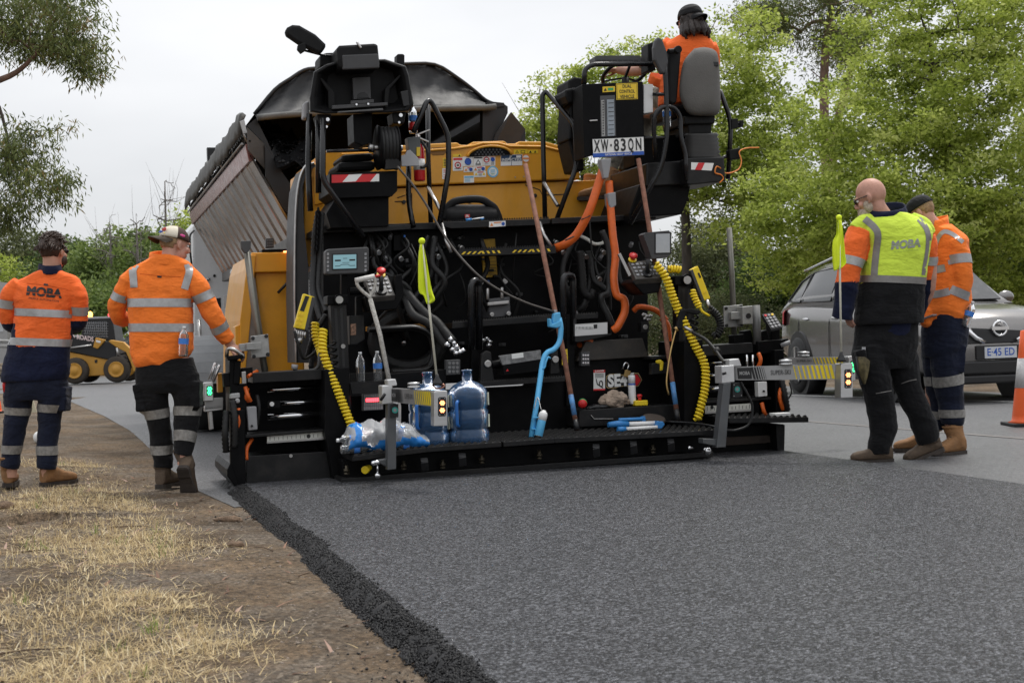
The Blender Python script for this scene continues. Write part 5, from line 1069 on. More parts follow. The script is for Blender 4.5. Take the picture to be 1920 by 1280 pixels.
mk('end_frame',lambda mb:(slab(mb,[(1420,640),(1466,636),(1468,660),(1422,664)],.15,.3),slab(mb,[(1452,656),(1470,655),(1474,780),(1456,782)],.1,.3),slab(mb,[(1376,628),(1395,626),(1396,643),(1376,644)],.2,.1),slab(mb,[(1396,620),(1408,618),(1414,640),(1394,642)],.25,.1),slab(mb,[(1424,622),(1438,618),(1444,636),(1422,640)],.2,.1),slab(mb,[(1446,600),(1462,600),(1464,660),(1448,662)],.2,.1),slab(mb,[(1460,638),(1478,634),(1482,646),(1462,652)],.2,.06)),BLK2,bev=.006)
mk('end_handle',lambda mb:mb.tube(pp((1464,648,.15),(1482,641,.12)),.017,8),GRY,bev=0)
def keypad(mb):
 q=[P(1429,589,.12),P(1450,586,.12),P(1467,612,.02),P(1446,617,.02)];n=(q[1]-q[0]).cross(q[3]-q[0]).normalized();n=n if n.z>0 else-n
 mb.prism(q,-n*.03,m=0)
 for i in range(3):
  for j in range(5):
   p=q[0].lerp(q[1],.2+.3*i).lerp(q[3].lerp(q[2],.2+.3*i),.12+.19*j);mb.cyl(p,p+n*.005,.011,7,m=(2 if(i,j)==(0,0)else 3 if(i,j)==(2,0)else 1))
mk('hand_keypad',keypad,[SBLK,GRY,SRED,SYEL],bev=0)
mk('junction_cover',lambda mb:(slab(mb,[(1421,716),(1438,715),(1439,742),(1422,744)],.08,.06,0),dot(mb,1431,733,.08,.008,-.02,1)),[WHT,SBLK],bev=.004)
mk('nozzle_pipe',lambda mb:[mb.cyl(P(x,665,.1),P(x+1,690,.1),.010,7)for x in(1400,1411)],CHR,bev=0)
mk('foam_block',lambda mb:slab(mb,[(1454,775),(1482,773.5),(1483,780),(1454,781)],-.2,.1),WHT,bev=.004)
for a in(((1422,662,.1),(1426,675,.08),(1421,690,.1)),((1464,728,.06),(1462,745,.04),(1468,768,.06)),((1428,755,.1),(1432,770,.08),(1436,780,.1))):hose(a,.016,ORH)
corr(((1466,712,.05),(1472,740,.02),(1477,770,.05)),.022);hose(((1480,716,.05),(1484,735,.03),(1478,748,.05)),.006)
# ---------------- sensing beams with their brackets
def beam_face(mb,a,b,h0,h1,va,vb,th,lettering):
 """striped alloy beam from pixel a (at va) to pixel b (at vb); h0/h1 heights in pixels there"""
 A,B=P(*a,va),P(*b,vb);A2,B2=P(a[0],a[1]+h0,va),P(b[0],b[1]+h1,vb);d=(B-A);nrm=d.cross(A2-A).normalized()
 if nrm.y>0:nrm=-nrm
 mb.prism([A,B,B2,A2],-nrm*th,m=0)
 def Q(f,g,l=0.003):return A.lerp(B,f).lerp(A2.lerp(B2,f),g)+nrm*l
 def qd(f0,f1,g0,g1,m,sk=0.0,l=.003):
  q=[Q(f0+sk,g0,l),Q(f1+sk,g0,l),Q(f1,g1,l),Q(f0,g1,l)];mb.add(q,[(0,1,2,3)],False,m)
 for i in range(9):qd(.585+.041*i,.585+.041*i+(.010+.0030*min(i,6)),.06,.95,2,-.03)
 if lettering>1:
  qd(.035,.17,.08,.92,1,-.01)
  for f,w_ in((.185,.022),(.215,.018),(.242,.013),(.266,.009),(.288,.005),(.305,.003)):qd(f,f+w_,.06,.95,1,-.03)
  hh=(A-A2).length;text_mb(mb,'MOBA',Q(.10,.5,.006),d,A-A2,hh*.36,0,.03,width=d.length*.10)
 hh=(A-A2).length;text_mb(mb,'SUPER-SKI',Q(.44,.5,.006),d,A-A2,hh*.50,1,.0,width=d.length*.185)
 return Q,nrm
BEAM=[mat('beam_alloy',(.33,.33,.33),.38,.7,var=.1),SBLK,mat('beam_yellow',(.74,.56,.012),.45,var=.06),STL]
def endbox(mb_parent,x0,y0,x1,y1,v,led,k=.0):
 mb=MB();slab(mb,[(x0,y0+2),(x0+2,y0),(x1-1,y0-1),(x1,y0+1),(x1,y1-1),(x0,y1)],v,.09);e_=part('sensor_head',mb,ALU,mb_parent,bev=.004)
 w_=x1-x0;h_=y1-y0;a,b,c,d=x0+w_*.3,y0+h_*.17,x0+w_*.92,y0+h_*.72
 mk('light_panel',lambda mb:slab(mb,[(a,b+2),(a+2,b),(c-2,b-.5),(c,b+1.5),(c,d-2.5),(c-2,d-.5),(a+2,d),(a,d-2)],v-.004,.008),SBLK,e_)
 for f in(.3,.68):
  def led_(mb):
   cx,cy=(a+c)/2,b+(d-b)*f
   for i in range(7):dot(mb,cx+(0 if i==6 else 3.3*math.cos(i*1.047)),cy+(0 if i==6 else 3.3*math.sin(i*1.047)),v-.004,.0052,-.005,seg=8)
  mk('indicator',led_,led,e_,bev=0)
 mk('screws',lambda mb:[dot(mb,x,y,v-.004,.004,-.004,seg=6)for x,y in((a+3,b+3),(c-3,b+2.5),(a+3,d-3),(c-3,d-3.5))],STL,e_,bev=0)
 return e_
def flagpole(parent,base,top,flag,v):
 mb=MB();mb.cyl(P(*base,v),P(*top,v),.0075,8);p_=part('flag_pole',mb,mat('fibre_white',(.62,.60,.50),.5),parent)
 mk('pole_ball',lambda mb:mb.ell(P(*top,v),(.021,)*3),HVIS,p_,bev=0);mk('pole_foot',lambda mb:mb.lathe([(.035,-.02),(.03,.0),(.012,.03),(.01,.05)],P(*base,v),(0,0,1),10),SBLK,p_,bev=0)
 mb=MB();(l,r_)=flag;n=len(l);vs=[]
 l=[(q.x,q.y)for q in smooth_path([Vector((*q,0))for q in l],4)];r_=[(q.x,q.y)for q in smooth_path([Vector((*q,0))for q in r_],4)];n=len(l)
 for a,b in zip(l,r_):
  for i in range(7):vs.append(P(a[0]+(b[0]-a[0])*i/6,a[1]+(b[1]-a[1])*i/6,v-.005+.022*math.sin(i*1.35+a[1]*.03)))
 mb.add(vs,[(j*7+i,j*7+i+1,j*7+i+8,j*7+i+7)for j in range(n-1)for i in range(6)],True);f=part('flag',mb,HVIS,p_);so_=f.modifiers.new('solid','SOLIDIFY');so_.thickness=.002
mb=MB();beam_face(mb,(1377,687.5),(1578,681.5),25,29.5,-.55,-1.05,.05,2);bR=part('sensing_beam',mb,BEAM,paver,bev=0)
endbox(bR,1577,681,1599,746,-1.10,LEDO)
mk('knob',lambda mb:mb.lathe([(.045,0),(.045,.012),(.03,.014),(.03,.02),(.045,.022),(.045,.036),(.02,.04)],P(1473,684,-.80),(0,0,1),18),ALU,bR,bev=0)
mk('beam_clamp',lambda mb:(slab(mb,[(1353,686),(1377,684),(1378,716),(1354,719)],-.58,.12),slab(mb,[(1367,674),(1386,672),(1391,686),(1368,688)],-.56,.1)),mat('alloy_light',(.62,.62,.62),.35,.6),bR,bev=.006)
mk('clamp_lever',lambda mb:mb.tube(pp((1355,701,-.6),(1361,699,-.62)),.01,6),SBLK,bR,bev=0)
POST=mat('post_grey',(.105,.11,.115),.45,.5,var=.15,dirt=.15)
mk('beam_post',lambda mb:(slab(mb,[(1357,719),(1371,717),(1361,838),(1344,839)],-.6,.08),slab(mb,[(1318,822),(1345,823),(1361,832),(1361,839),(1318,831)],-.58,.08)),POST,bR,bev=.004)
mk('sensor_eye',lambda mb:(slab(mb,[(1374,718),(1392,717),(1392,744),(1374,745)],-.54,.05,0),dot(mb,1382,729.5,-.54,.021,-.006,1,18),dot(mb,1382,729.5,-.546,.012,-.003,2,12),[dot(mb,x,y,-.54,.004,-.004,3,6)for x,y in((1376,721),(1390,720),(1376,742),(1390,741))]),[SBLK,mat('teal',(.03,.33,.28),.4),GRY,STL],bR,bev=0)
hose(((1388,716,-.54),(1402,740,-.56),(1411,765,-.56),(1404,795,-.56),(1380,806,-.56),(1362,806,-.56)),.009,RUB,'cable',bR)
flagpole(bR,(1577.5,673,),(1573,408),([(1569,413),(1568,438),(1561.5,453),(1561,480),(1562,498),(1564,508)],[(1577,412),(1581,438),(1583,456),(1585,478),(1586.5,493),(1577,503)]),-1.08)
mb=MB();beam_face(mb,(1440,671),(1590,668.5),13,14,.25,.3,.05,1);bR2=part('sensing_beam',mb,BEAM,paver)
endbox(bR2,1591,668,1604,714,.28,LEDG);mk('knob',lambda mb:mb.lathe([(.045,0),(.045,.012),(.03,.014),(.03,.02),(.045,.022),(.045,.036),(.02,.04)],P(1507,668,.3),(0,0,1),18),ALU,bR2,bev=0)
mk('beam_clamp',lambda mb:slab(mb,[(1446,673),(1470,671),(1470,684),(1446,686)],.2,.1),ALU,bR2)
mb=MB();beam_face(mb,(732,727),(815,733),26,29.5,-.6,-1.15,.04,2);bL=part('sensing_beam',mb,BEAM,paver)
endbox(bL,814,733,839,799,-1.2,LEDO)
mk('knob',lambda mb:mb.lathe([(.040,0),(.040,.012),(.026,.014),(.026,.02),(.040,.022),(.040,.034),(.02,.038)],P(776,727,-.85),(0,0,1),18),ALU,bL,bev=0)
mk('beam_clamp',lambda mb:(slab(mb,[(716,723),(735,721),(738,756),(717,758)],-.62,.12),slab(mb,[(726,712),(742,710),(745,722),(728,725)],-.62,.1)),mat('alloy_light',(.62,.62,.62),.35,.6),bL,bev=.006)
mk('clamp_lever',lambda mb:mb.tube(pp((714,750,-.64),(722,738,-.66)),.01,6),SBLK,bL,bev=0)
mk('beam_post',lambda mb:(slab(mb,[(727,757),(743,756),(743,879),(727,881)],-.62,.08),slab(mb,[(709,863),(727,860),(727,876),(712,868)],-.58,.08)),POST,bL,bev=.004)
mk('sensor_eye',lambda mb:(slab(mb,[(733,758),(747,757),(747,782),(733,783)],-.64,.02,0),dot(mb,740.5,768.5,-.64,.020,-.006,1,18),dot(mb,740.5,768.5,-.646,.011,-.003,2,12)),[SBLK,mat('teal',(.03,.33,.28),.4),GRY],bL,bev=0)
flagpole(bL,(820,716),(791,452),([(788,458),(785,480),(784.5,510),(785.5,546),(794,554),(800,570)],[(793,458),(799,482),(804,512),(810,545),(815,562),(807,569)]),-1.1)
mk('pole_hook',lambda mb:mb.tube(round_path(pp((812,722,-1.1),(816,728,-1.1),(826,728,-1.1),(834,724,-1.1),(832,720,-1.1),(827,722,-1.1)),.02,3),.006,6),mat('copper',(.45,.22,.16),.4,.5),bL,bev=0)
mk('drain_cock',lambda mb:(mb.cyl(P(697,867,-.55),P(712,866,-.58),.014),fit(mb,[(700,868),(706,866)],-.56,.016),mb.cyl(P(708,870,-.56),P(708,886,-.56),.006),mb.ell(P(708,891,-.56),(.02,)*3)),CHR,bev=0)
mk('drain_cock',lambda mb:(mb.ell(P(1327,845,-.45),(.026,.026,.03)),fit(mb,[(1293,839),(1322,842)],-.45,.014)),CHR,bev=0)
mb=MB();slab(mb,[(385,748),(418,745),(418,765),(385,768)],.3,.05,0);bF=part('sensing_beam',mb,BEAM,paver);endbox(bF,382,717,400,752,.25,LEDG)
mk('beam_post',lambda mb:(slab(mb,[(390,770),(398,769),(401,804),(393,806)],.32,.05),slab(mb,[(384,762),(418,758),(418,768),(384,772)],.3,.1)),ALU,bF)
for a in(((393,712,.3),(404,680,.3)),((399,716,.3),(412,684,.3))):pipe('tie_rod',a,.012,ALU,bF)
mk('cable_box',lambda mb:slab(mb,[(408,700),(418,699),(418,735),(409,736)],.35,.1),YEL,bF)
v=2.3
mk('hopper_wall',lambda mb:(slab(mb,[(471,473.5),(557,472.5),(557,509),(471,511)],v,.3),slab(mb,[(478,510),(565,509),(572,720),(498,720)],v+.05,.2)),YEL,bev=.01)
mk('hopper_side',lambda mb:(slab(mb,[(470,478),(480,478),(470,600),(458,720),(449,720),(450,600),(462,505)],v-.02,1.4),slab(mb,[(441,612),(450,608),(450,700),(443,700)],v,.2)),YEL,bev=.006)
mk('hopper_apron',lambda mb:slab(mb,[(466,545),(478,520),(505,715),(452,720)],v-.01,.03),mat('worn_plate',(.20,.17,.145),.4,.4,var=.25,scale=5),bev=0)
mk('lamp_bar',lambda mb:slab(mb,[(491,468),(556,466),(556,473),(491,474)],v+.02,.2),BLK2)
worklight('work_light',506,456,7.5,9,v);mk('beacon',lambda mb:slab(mb,[(532,470.5),(546,470),(546,473),(532,473.5)],v-.01,.05),LEDO)
mk('grab_rod',lambda mb:mb.tube(pp((521,549,v),(551,517,v)),.013,6),SBLK,bev=0)
# ================================================================ THE TIPPER TRUCK in front of the paver
truck=thing('tipper_truck','white tipper truck tipping asphalt from its aluminium bin into the paver','truck',mw=PM@Matrix.Translation((1.3,5.0,-.04)))
TO=Vector((1.3,5.0,-.04))
def T(px,py,v):return P(px,py,v)-TO
def tslab(mb,pts,dv,m=None,smooth=False):return mb.prism([T(*q)for q in pts],(0,dv,0),m=m,smooth=smooth)
TARP=mat('black_tarp',(0.010,0.010,0.011),0.55,var=.25,scale=3,bump=.7,bscale=7)
TARPG=mat('grey_tarp',(0.10,0.10,0.095),0.7,var=.25,scale=6,bump=.5,bscale=14)
BINA=mat('bin_aluminium',(0.47,0.44,0.415),0.13,0.97,var=.35,scale=2.2,dirt=.15,dirtc=(.34,.26,.19),stretch=(1,4,1),aniso_rough=.10)
BING=mat('bin_grey',(0.06,0.055,0.05),0.45,var=.3,dirt=.3,dirtc=(.12,.10,.08))
CABW=mat('cab_white',(0.72,0.73,0.74),0.3,var=.03,coat=.3)
V0=3.6;V1=V0+6.9
tn,bn=T(468,292,V0),T(557,414,V0);far_=lambda p,k=1.0:p+Vector((0,(V1-V0)*k,0))
L_b=tn+Vector((.72,0,-1.12))
def bin_side():
 t0=tn;b0=T(560,452,V0);n=15;W=(V1-V0)/n
 for i in range(n):
  a,b=t0+Vector((0,W*i,0)),b0+Vector((0,W*i,0));out=Vector((-.012,0,-.006));mb=MB()
  g=.10
  q=[a,b,b+Vector((0,W*(1-g),0)),a+Vector((0,W*(1-g),0))]
  mb.prism(q,(.02,0,.01));part('plank',mb,BINA,truck)
  q=[p+Vector((0,W*(1-g),0))+out for p in(a,b)];q+=[p+Vector((0,W*g,0))for p in q[::-1]]
  mb=MB();mb.prism(q,(.05,0,.02));part('rib',mb,BINA,truck,bev=.004)
 return b0
b0=bin_side()
def edge_box(name,a,w_,h_,m,dx=0.0,bev=.006,v1=V1):
 mb=MB();mb.box(a+Vector((dx,(v1-V0)/2,0)),(w_,v1-V0,h_));return part(name,mb,m,truck,bev=bev)
REDREFL=mat('rail_red_reflection',(0.26,0.10,0.085),0.28,.6,var=.3,dirt=.6,dirtc=(.30,.27,.25))  # bin rail metal and dirt, with a red reflection painted into the base colour
mb=MB();p=T(466,281,V0);mb.prism([p+Vector((-.03,0,.05)),p+Vector((.02,0,.06)),p+Vector((.05,0,-.10)),p+Vector((0,0,-.11))],(0,V1-V0,0));part('bin_rail',mb,REDREFL,truck,bev=.006)
edge_box('bin_floor',Vector(((b0.x+.9),b0.y,b0.z)),1.9,.12,BING)
c0=T(452,232,V0);mb=MB()
N=60;secs=[]
for i in range(N+1):
 f=i/N;sag=.012*math.sin(f*61)+.012*math.sin(f*23);cc=c0+Vector((.006*math.sin(i*2.1),(V1-V0)*f,sag));secs.append([cc+Vector((x,0,z+.008*math.sin(i*1.7+z*40)))for x,z in((-.025,.0),(-.01,.09),(.02,.11),(.05,.08),(.03,.03),(.01,-.05),(-.01,-.13),(-.03,-.14),(-.035,-.06))])
mb.loft(secs);part('tarp_roll',mb,TARPG,truck)
top_=c0+Vector((.04,0,-.08));bot_=T(466,279,V0)+Vector((0,0,.05))
mb=MB()
for i in range(46):
 y0=(V1-V0)*i/46;
 for s_ in(1,-1):
  a=top_+Vector((0,y0+(.0 if s_>0 else .15),0));b=bot_+Vector((0,y0+(.30 if s_>0 else-.15),0));mb.tube([a,b],.009,4,caps=False)
part('side_netting',mb,SBLK,truck,kind='stuff')
for i in range(7):
 y0=Vector((0,(V1-V0)*i/6.2,0));mb=MB();mb.tube([c0+y0,top_.lerp(bot_,.3)+y0+Vector((-.02,0,0)),bot_+y0],.014,6);part('tarp_bow',mb,STL,truck)
mb=MB();mb.tube([top_+Vector((-.03,.05,-.10)),top_+Vector((-.03,V1-V0,-.10))],.012,6);part('tie_wire',mb,STL,truck)
mb=MB();tslab(mb,[(449,228,V0-.02),(458,224,V0-.02),(464,250,V0-.02),(456,252,V0-.02)],.06);part('tarp_hinge',mb,STL,truck,bev=.004)
mb=MB();mb.box(T(396,290,V0+4.2),(.10,.10,.16));part('bow_bracket',mb,SBLK,truck)
arc_out=[(477,214),(515,168),(545,147),(571,131),(600,127),(680,121),(759,119.5),(815,120.5),(857,145),(890,170),(910,187),(930,196)]
arc_in=[(482,221),(520,217),(545,215),(571,213.5),(600,212),(680,209),(759,206),(815,204),(857,203),(890,202),(910,202),(930,200)]
mb=MB();secs=[]
for a,b in zip(smooth_path([Vector((*q,0))for q in arc_out],4),smooth_path([Vector((*q,0))for q in arc_in],4)):
 row=[]
 for k in range(9):
  f=k/8;x=a.x+(b.x-a.x)*f;y=a.y+(b.y-a.y)*f;row.append(T(x,y,V0+.25-.35*f*f+.02*math.sin(x*.13+k*1.3)))
 secs.append(row)
nn_=len(secs);mb.add([q for r_ in secs for q in r_],[(i*9+k,i*9+k+1,i*9+k+10,i*9+k+9)for i in range(nn_-1)for k in range(8)],True)
o=part('rear_tarp',mb,TARP,truck);sd_=o.modifiers.new('solid','SOLIDIFY');sd_.thickness=.008
mb=MB();rowsT=[T(q.x,q.y,V0+.25)for q in smooth_path([Vector((*q,0))for q in arc_out],4)]
mb.add(rowsT+[q+Vector((0,V1-V0-.3,0))for q in rowsT],[(i,i+1,nn_+i+1,nn_+i)for i in range(nn_-1)],True);o=part('bin_tarp',mb,TARP,truck);sd_=o.modifiers.new('solid','SOLIDIFY');sd_.thickness=.008
mb=MB();mb.tube([T(q[0],q[1],V0-.12)for q in arc_in],.03,8,sm=3);part('tarp_hem',mb,TARPG,truck)
mb=MB();mb.tube([T(q[0],q[1]+.5,V0+.22)for q in arc_out],.018,8,sm=3);part('tarp_hoop',mb,SBLK,truck)
mb=MB();tslab(mb,[(463,236,V0),(480,222,V0),(500,262,V0),(512,290,V0),(556,386,V0),(560,440,V0),(500,320,V0),(496,270,V0)],.10);part('bin_cheek',mb,SBLK,truck)
mb=MB();tslab(mb,[(463,238,V0-.14),(496,270,V0-.03),(498,319,V0-.03),(465,281,V0-.16)],.02);part('tail_flap',mb,BING,truck,label='worn grey left tail flap',bev=.004)
mb=MB();tslab(mb,[(496,272,V0-.05),(555,360,V0-.05),(558,420,V0-.05),(536,396,V0-.05),(498,330,V0-.05)],.04);part('tail_chute',mb,SBLK,truck,bev=.006)
mb=MB();tslab(mb,[(959,210,V0-.2),(985,242,V0-.1),(968,280,V0-.02),(918,290,V0-.02),(930,250,V0-.05)],.03);part('tail_flap',mb,DGR,truck,bev=.004)
mb=MB();tslab(mb,[(985,242,V0-.05),(986,290,V0-.05),(968,290,V0-.05),(969,268,V0-.05)],.1);part('bin_cheek',mb,SBLK,truck)
mb=MB();tslab(mb,[(905,196,V0),(945,195,V0),(952,200,V0),(952,212,V0),(944,230,V0),(926,265,V0),(905,280,V0)],.10);part('bin_cheek',mb,SBLK,truck)
mb=MB();tslab(mb,[(915,190,V0-.03),(945,193,V0-.03),(947,199,V0-.03),(915,203,V0-.03)],.1);part('corner_cap',mb,SBLK,truck)
mb=MB();tslab(mb,[(480,222,V0+3.4),(925,205,V0+3.4),(925,460,V0+3.4),(480,460,V0+3.4)],.05);part('bin_front',mb,SBLK,truck)
mb=MB();a,b=T(940,205,V0+.1),T(880,452,V0+.1);mb.prism([a,b,far_(b),far_(a)],(.03,0,0));part('bin_wall',mb,BING,truck)
lm=MB();rg=np.random.default_rng(2)
for j in range(22):
 for i in range(26):
  f=i/25;v_=V0-.25+j*.16;base=T(512,300,V0).lerp(T(905,300,V0),f);hgt=.50*math.exp(-((f-.16)/.28)**2)-.42+.22*(v_-V0)+.05*rg.normal()
  lm.v.append((base.x,v_-TO.y,base.z+hgt))
for j in range(21):
 for i in range(25):q=j*26+i;lm.f.append([q,q+1,q+27,q+26]);lm.m.append(0);lm.s.append(True)
load=part('asphalt_load',lm,M_STONE,truck)
pts=[]
for _ in range(2600):
 i,j=rg.integers(0,24),rg.integers(0,20);a,b,c=[Vector(lm.v[q])for q in(j*26+i,j*26+i+1,j*26+i+26)];p=a+(b-a)*rg.random()+(c-a)*rg.random();pts.append(tuple(p+Vector((0,0,.01))))
o=scatter_chunks('load_stones',np.array(pts),.010+.014*rg.random(len(pts)),M_STONE,.8,8);o.parent=truck
mb=MB();mb.tube([T(440,512,V0+.9),T(470,500,V0+.4)],.05,8);part('tail_bar',mb,ALU,truck)
for i in range(5):mb=MB();p=T(437+8.5*i,516-3.4*i,V0+.75-.12*i);mb.ell(p,(.022,)*3,8,5);part('marker_lamp',mb,mat('amber_lens',(.6,.15,.08),.3,emit=(1,.25,.12),es=.8),truck)
cv=V1+.5
mb=MB();q=[T(361,425,cv),T(366,412,cv),T(378,404,cv),T(640,385,cv),T(640,640,cv),T(360,655,cv)];mb.prism(q,(0,2.2,0));cab_=part('cab',mb,CABW,truck,bev=.04)
mb=MB();[mb.cyl(T(x,y,cv),T(x,y,cv)-Vector((0,.012,0)),.02,10)for x,y in((402,517,),)];part('fuel_cap',mb,SBLK,cab_)
mb=MB();mb.tube([T(382,527,cv-.03),T(394,522,cv-.05)],.022,8);part('handle',mb,STL,cab_)
mb=MB();mb.tube(round_path([T(360,500,cv-.02),T(356,470,cv-.06),T(356,440,cv-.06),T(364,432,cv-.02)],.04),.014,7);part('grab_rail',mb,SBLK,cab_)
mb=MB();tslab(mb,[(362,420,cv-.01),(640,402,cv-.01),(640,400,cv-.01),(364,418,cv-.01)],.005);part('cab_seam',mb,GRY,cab_)
mb=MB();tslab(mb,[(401,560,cv-.01),(414,558,cv-.01),(415,592,cv-.01),(402,594,cv-.01)],.02);part('air_intake',mb,SBLK,cab_,bev=.01)
mb=MB();tslab(mb,[(429,544,V0+1.6),(452,541,V0+1.6),(452,586,V0+1.6),(430,588,V0+1.6)],.12,0);[mb.cyl(T(x,y,V0+1.6),T(x,y,V0+1.6)-Vector((0,.02,0)),.035,10,m=1)for x,y in((439,551),(440,563),(440,576))];part('tail_lamp_box',mb,[SBLK,GRY],truck,bev=.005)
mb=MB();tslab(mb,[(419,556,V0+1.62),(429,552,V0+1.62),(429,575,V0+1.62),(421,578,V0+1.62)],.02);part('lamp_guard',mb,mat('clear_plastic',(.5,.5,.5),.2),truck)
def wheel(px,v,w_=.5):
 c=T(px,700,v);c.z=.5;mb=MB();ax=Vector((1,0,0));mb.lathe([(.22,-w_/2),(.44,-w_/2),(.49,-w_/2+.04),(.50,0),(.49,w_/2-.04),(.44,w_/2),(.22,w_/2)],c,ax,28);wh=part('wheel',mb,RUB,truck)
 mb=MB();mb.lathe([(.05,-w_/2-.02),(.12,-w_/2-.02),(.16,-w_/2+.06),(.26,-w_/2+.02),(.27,-w_/2+.05)],c,ax,20);part('rim',mb,GRY,wh)
 mb=MB();arc=[c+Vector((0,math.cos(a)*.60,math.sin(a)*.60))for a in np.linspace(.1,math.pi-.1,15)]
 for p,q in zip(arc,arc[1:]):mb.prism([p+Vector((-w_/2-.05,0,0)),q+Vector((-w_/2-.05,0,0)),q+Vector((w_/2,0,0)),p+Vector((w_/2,0,0))],(p-c).normalized()*.012)
 part('mudguard',mb,mat('guard_grey',(.30,.31,.32),.4,var=.1),wh,bev=0)
wheel(398,V0+3.6);wheel(383,V0+5.0)
c=wheel(640,V0+3.6);wheel(640,V0+5.0)
mb=MB();mb.box(Vector((.45,1.5,.95)),(.9,8.5,.28));part('chassis',mb,SBLK,truck)
mb=MB();mb.tube(round_path([T(372,600,cv-.3),T(376,636,cv-.4),T(382,660,cv-.5)],.1),.03,7);part('air_line',mb,STL,truck)
# ================================================================ LOOSE THINGS ON AND AROUND THE PAVER
def at(name,label,cat,px,py,v,group=None):
 """thing whose base stands where the pixel shows it, v metres ahead of the screed's edge; axes follow the paver"""
 t=thing(name,label,cat,mw=PM@Matrix.Translation(P(px,py,v)),group=group);t['o']=0;del t['o'];return t,P(px,py,v)
def rel(o,*pts):return[P(*q)-o for q in pts]
JUG=mat('blue_jug',(0.10,0.24,0.50),0.14,trans=.75,var=.05,ior=1.4,spec=.6);PET=mat('clear_bottle',(0.92,0.95,0.97),0.06,trans=.92,ior=1.33,var=.02);FILM=mat('shrink_film',(0.93,0.95,0.97),0.16,trans=.55,ior=1.15,var=.04,scale=9,bump=1.0,bscale=26,alpha=.72);FILMB=mat('blue_film',(0.03,0.22,0.62),0.2,var=.3,scale=7,bump=.6,bscale=18)
LAB=mat('blue_label',(.05,.2,.6),.4,var=.25,scale=40);CAPW=mat('white_cap',(.75,.76,.77),.4,var=.04)
def jug(label,px,py,v):
 t,o=at('water_jug',label,'water jug',px,py,v,'blue water jugs on the walkway');r=.140
 prof=[(.0,.0),(r*.86,0),(r*.98,.012),(r,.03),(r,.085),(r*.93,.098),(r*.93,.106),(r,.118),(r,.225),(r*.95,.235),(r*.95,.245),(r,.256),(r,.345),(r*.93,.375),(r*.72,.405),(r*.45,.425),(.036,.437),(.034,.50),(.038,.502),(.038,.512),(.0,.512)]
 mb=MB();mb.lathe(prof,(0,0,0),seg=36);part('jug_body',mb,JUG,t)
 mb=MB();mb.tube(round_path([Vector((-.10,-.11,.30)),Vector((-.115,-.128,.29)),Vector((-.115,-.128,.14)),Vector((-.10,-.11,.13))],.02,4),.012,8);part('jug_handle',mb,mat('jug_blue',(.02,.13,.42),.3),t)
 mb=MB();[mb.prism([Vector((.112+.004*k,-.095+.01*k,z0))for k in()]or[Vector((.118,-.082,z0)),Vector((.134,-.050,z0)),Vector((.134,-.050,z0+.085)),Vector((.118,-.082,z0+.085))],(.004,-.002,0))for z0 in(.115,.265)];part('jug_label',mb,mat('label_cream',(.6,.62,.5),.5),t,kind='stuff');return t
jug('blue water jug standing clear right of the striped beam',880,831,-.26);jug('blue water jug half hidden behind the striped beam and wrapped bottles',806,836,-.22)
def bottle(label,px,py,v,h=.21,r=.032,full=True,lab=True,rot=None,parent=None,group=None,offs=None):
 if parent is None:t,o=at('water_bottle',label,'bottle',px,py,v,group);tr=Matrix.Identity(4)
 else:t=parent;tr=offs
 k=h/.21;prof=[(.0,0),(r*.8,0),(r,.01*k)]+[(r*(1 if i%2 else .93),(.02+.012*i)*k)for i in range(5)]+[(r,.085*k),(r,.13*k)]+[(r*(1 if i%2 else .94),(.135+.010*i)*k)for i in range(2)]+[(r*.8,.165*k),(r*.45,.185*k),(.012*k,.192*k),(.012*k,.2*k)]
 mb=MB();mb.lathe(prof,(0,0,0),seg=18);mb.v=[tuple(tr@Vector(q))for q in mb.v];b_=part('bottle_body',mb,PET,t)
 mb=MB();mb.lathe([(.013*k,.196*k),(.013*k,.212*k),(.011*k,.214*k)],(0,0,0),seg=12);mb.v=[tuple(tr@Vector(q))for q in mb.v];part('bottle_cap',mb,CAPW,b_)
 if lab:mb=MB();mb.lathe([(r*1.015,.088*k),(r*1.015,.128*k)],(0,0,0),seg=18);mb.v=[tuple(tr@Vector(q))for q in mb.v];mb.f=mb.f[:-2];mb.m=mb.m[:-2];mb.s=mb.s[:-2];part('bottle_label',mb,LAB,b_)
 return t
bottle('clear unlabelled water bottle in the black rack beside the left mast',677,716,.19,lab=False);bottle('water bottle with a blue label in the black rack behind the shovel',709,714,.19)
t,o=at('bottle_pack','shrink wrapped pack of water bottles lying on the left of the walkway','bottle pack',722,846,-.3)
mb=MB();NS=64;secs=[]
for i in range(NS+1):
 f=i/NS;x=(-.27+.55*f);w_=.13*min(1,1.2-abs(f-.45)*.4);hh=(.115+.085*min(1,f/.12)-.11*max(0,(f-.66)/.34));ring=[]
 for k in range(40):
  a=6.283*k/40;y=math.cos(a)*w_;z=hh*.52+math.sin(a)*hh*.52;z=max(z,.006);n_=noise.noise(Vector((x*14,y*12,z*18)))*.020+.014*math.sin(x*46)*max(0,math.sin(a))+(.5-abs(noise.noise(Vector((x*30+z*12,y*26,z*34)))))*.018;ring.append(Vector((x,y,z))+Vector((0,math.cos(a),max(0,math.sin(a))))*n_)
 secs.append(ring)
mb.loft(secs)
for i,f in enumerate(mb.f):
 if len(f)==4:
  c=sum((Vector(mb.v[q])for q in f),Vector())/4;n_=noise.noise(Vector((c.x*9+3,c.z*13,1.7)))
  mb.m[i]=1 if(c.y<.02 and c.z<.095 and n_>-.16)or abs(c.x+.225-c.z*.2)<.022 or(c.z>.11 and n_>.22)else 0
pk=part('shrink_film',mb,[FILM,FILMB],t)
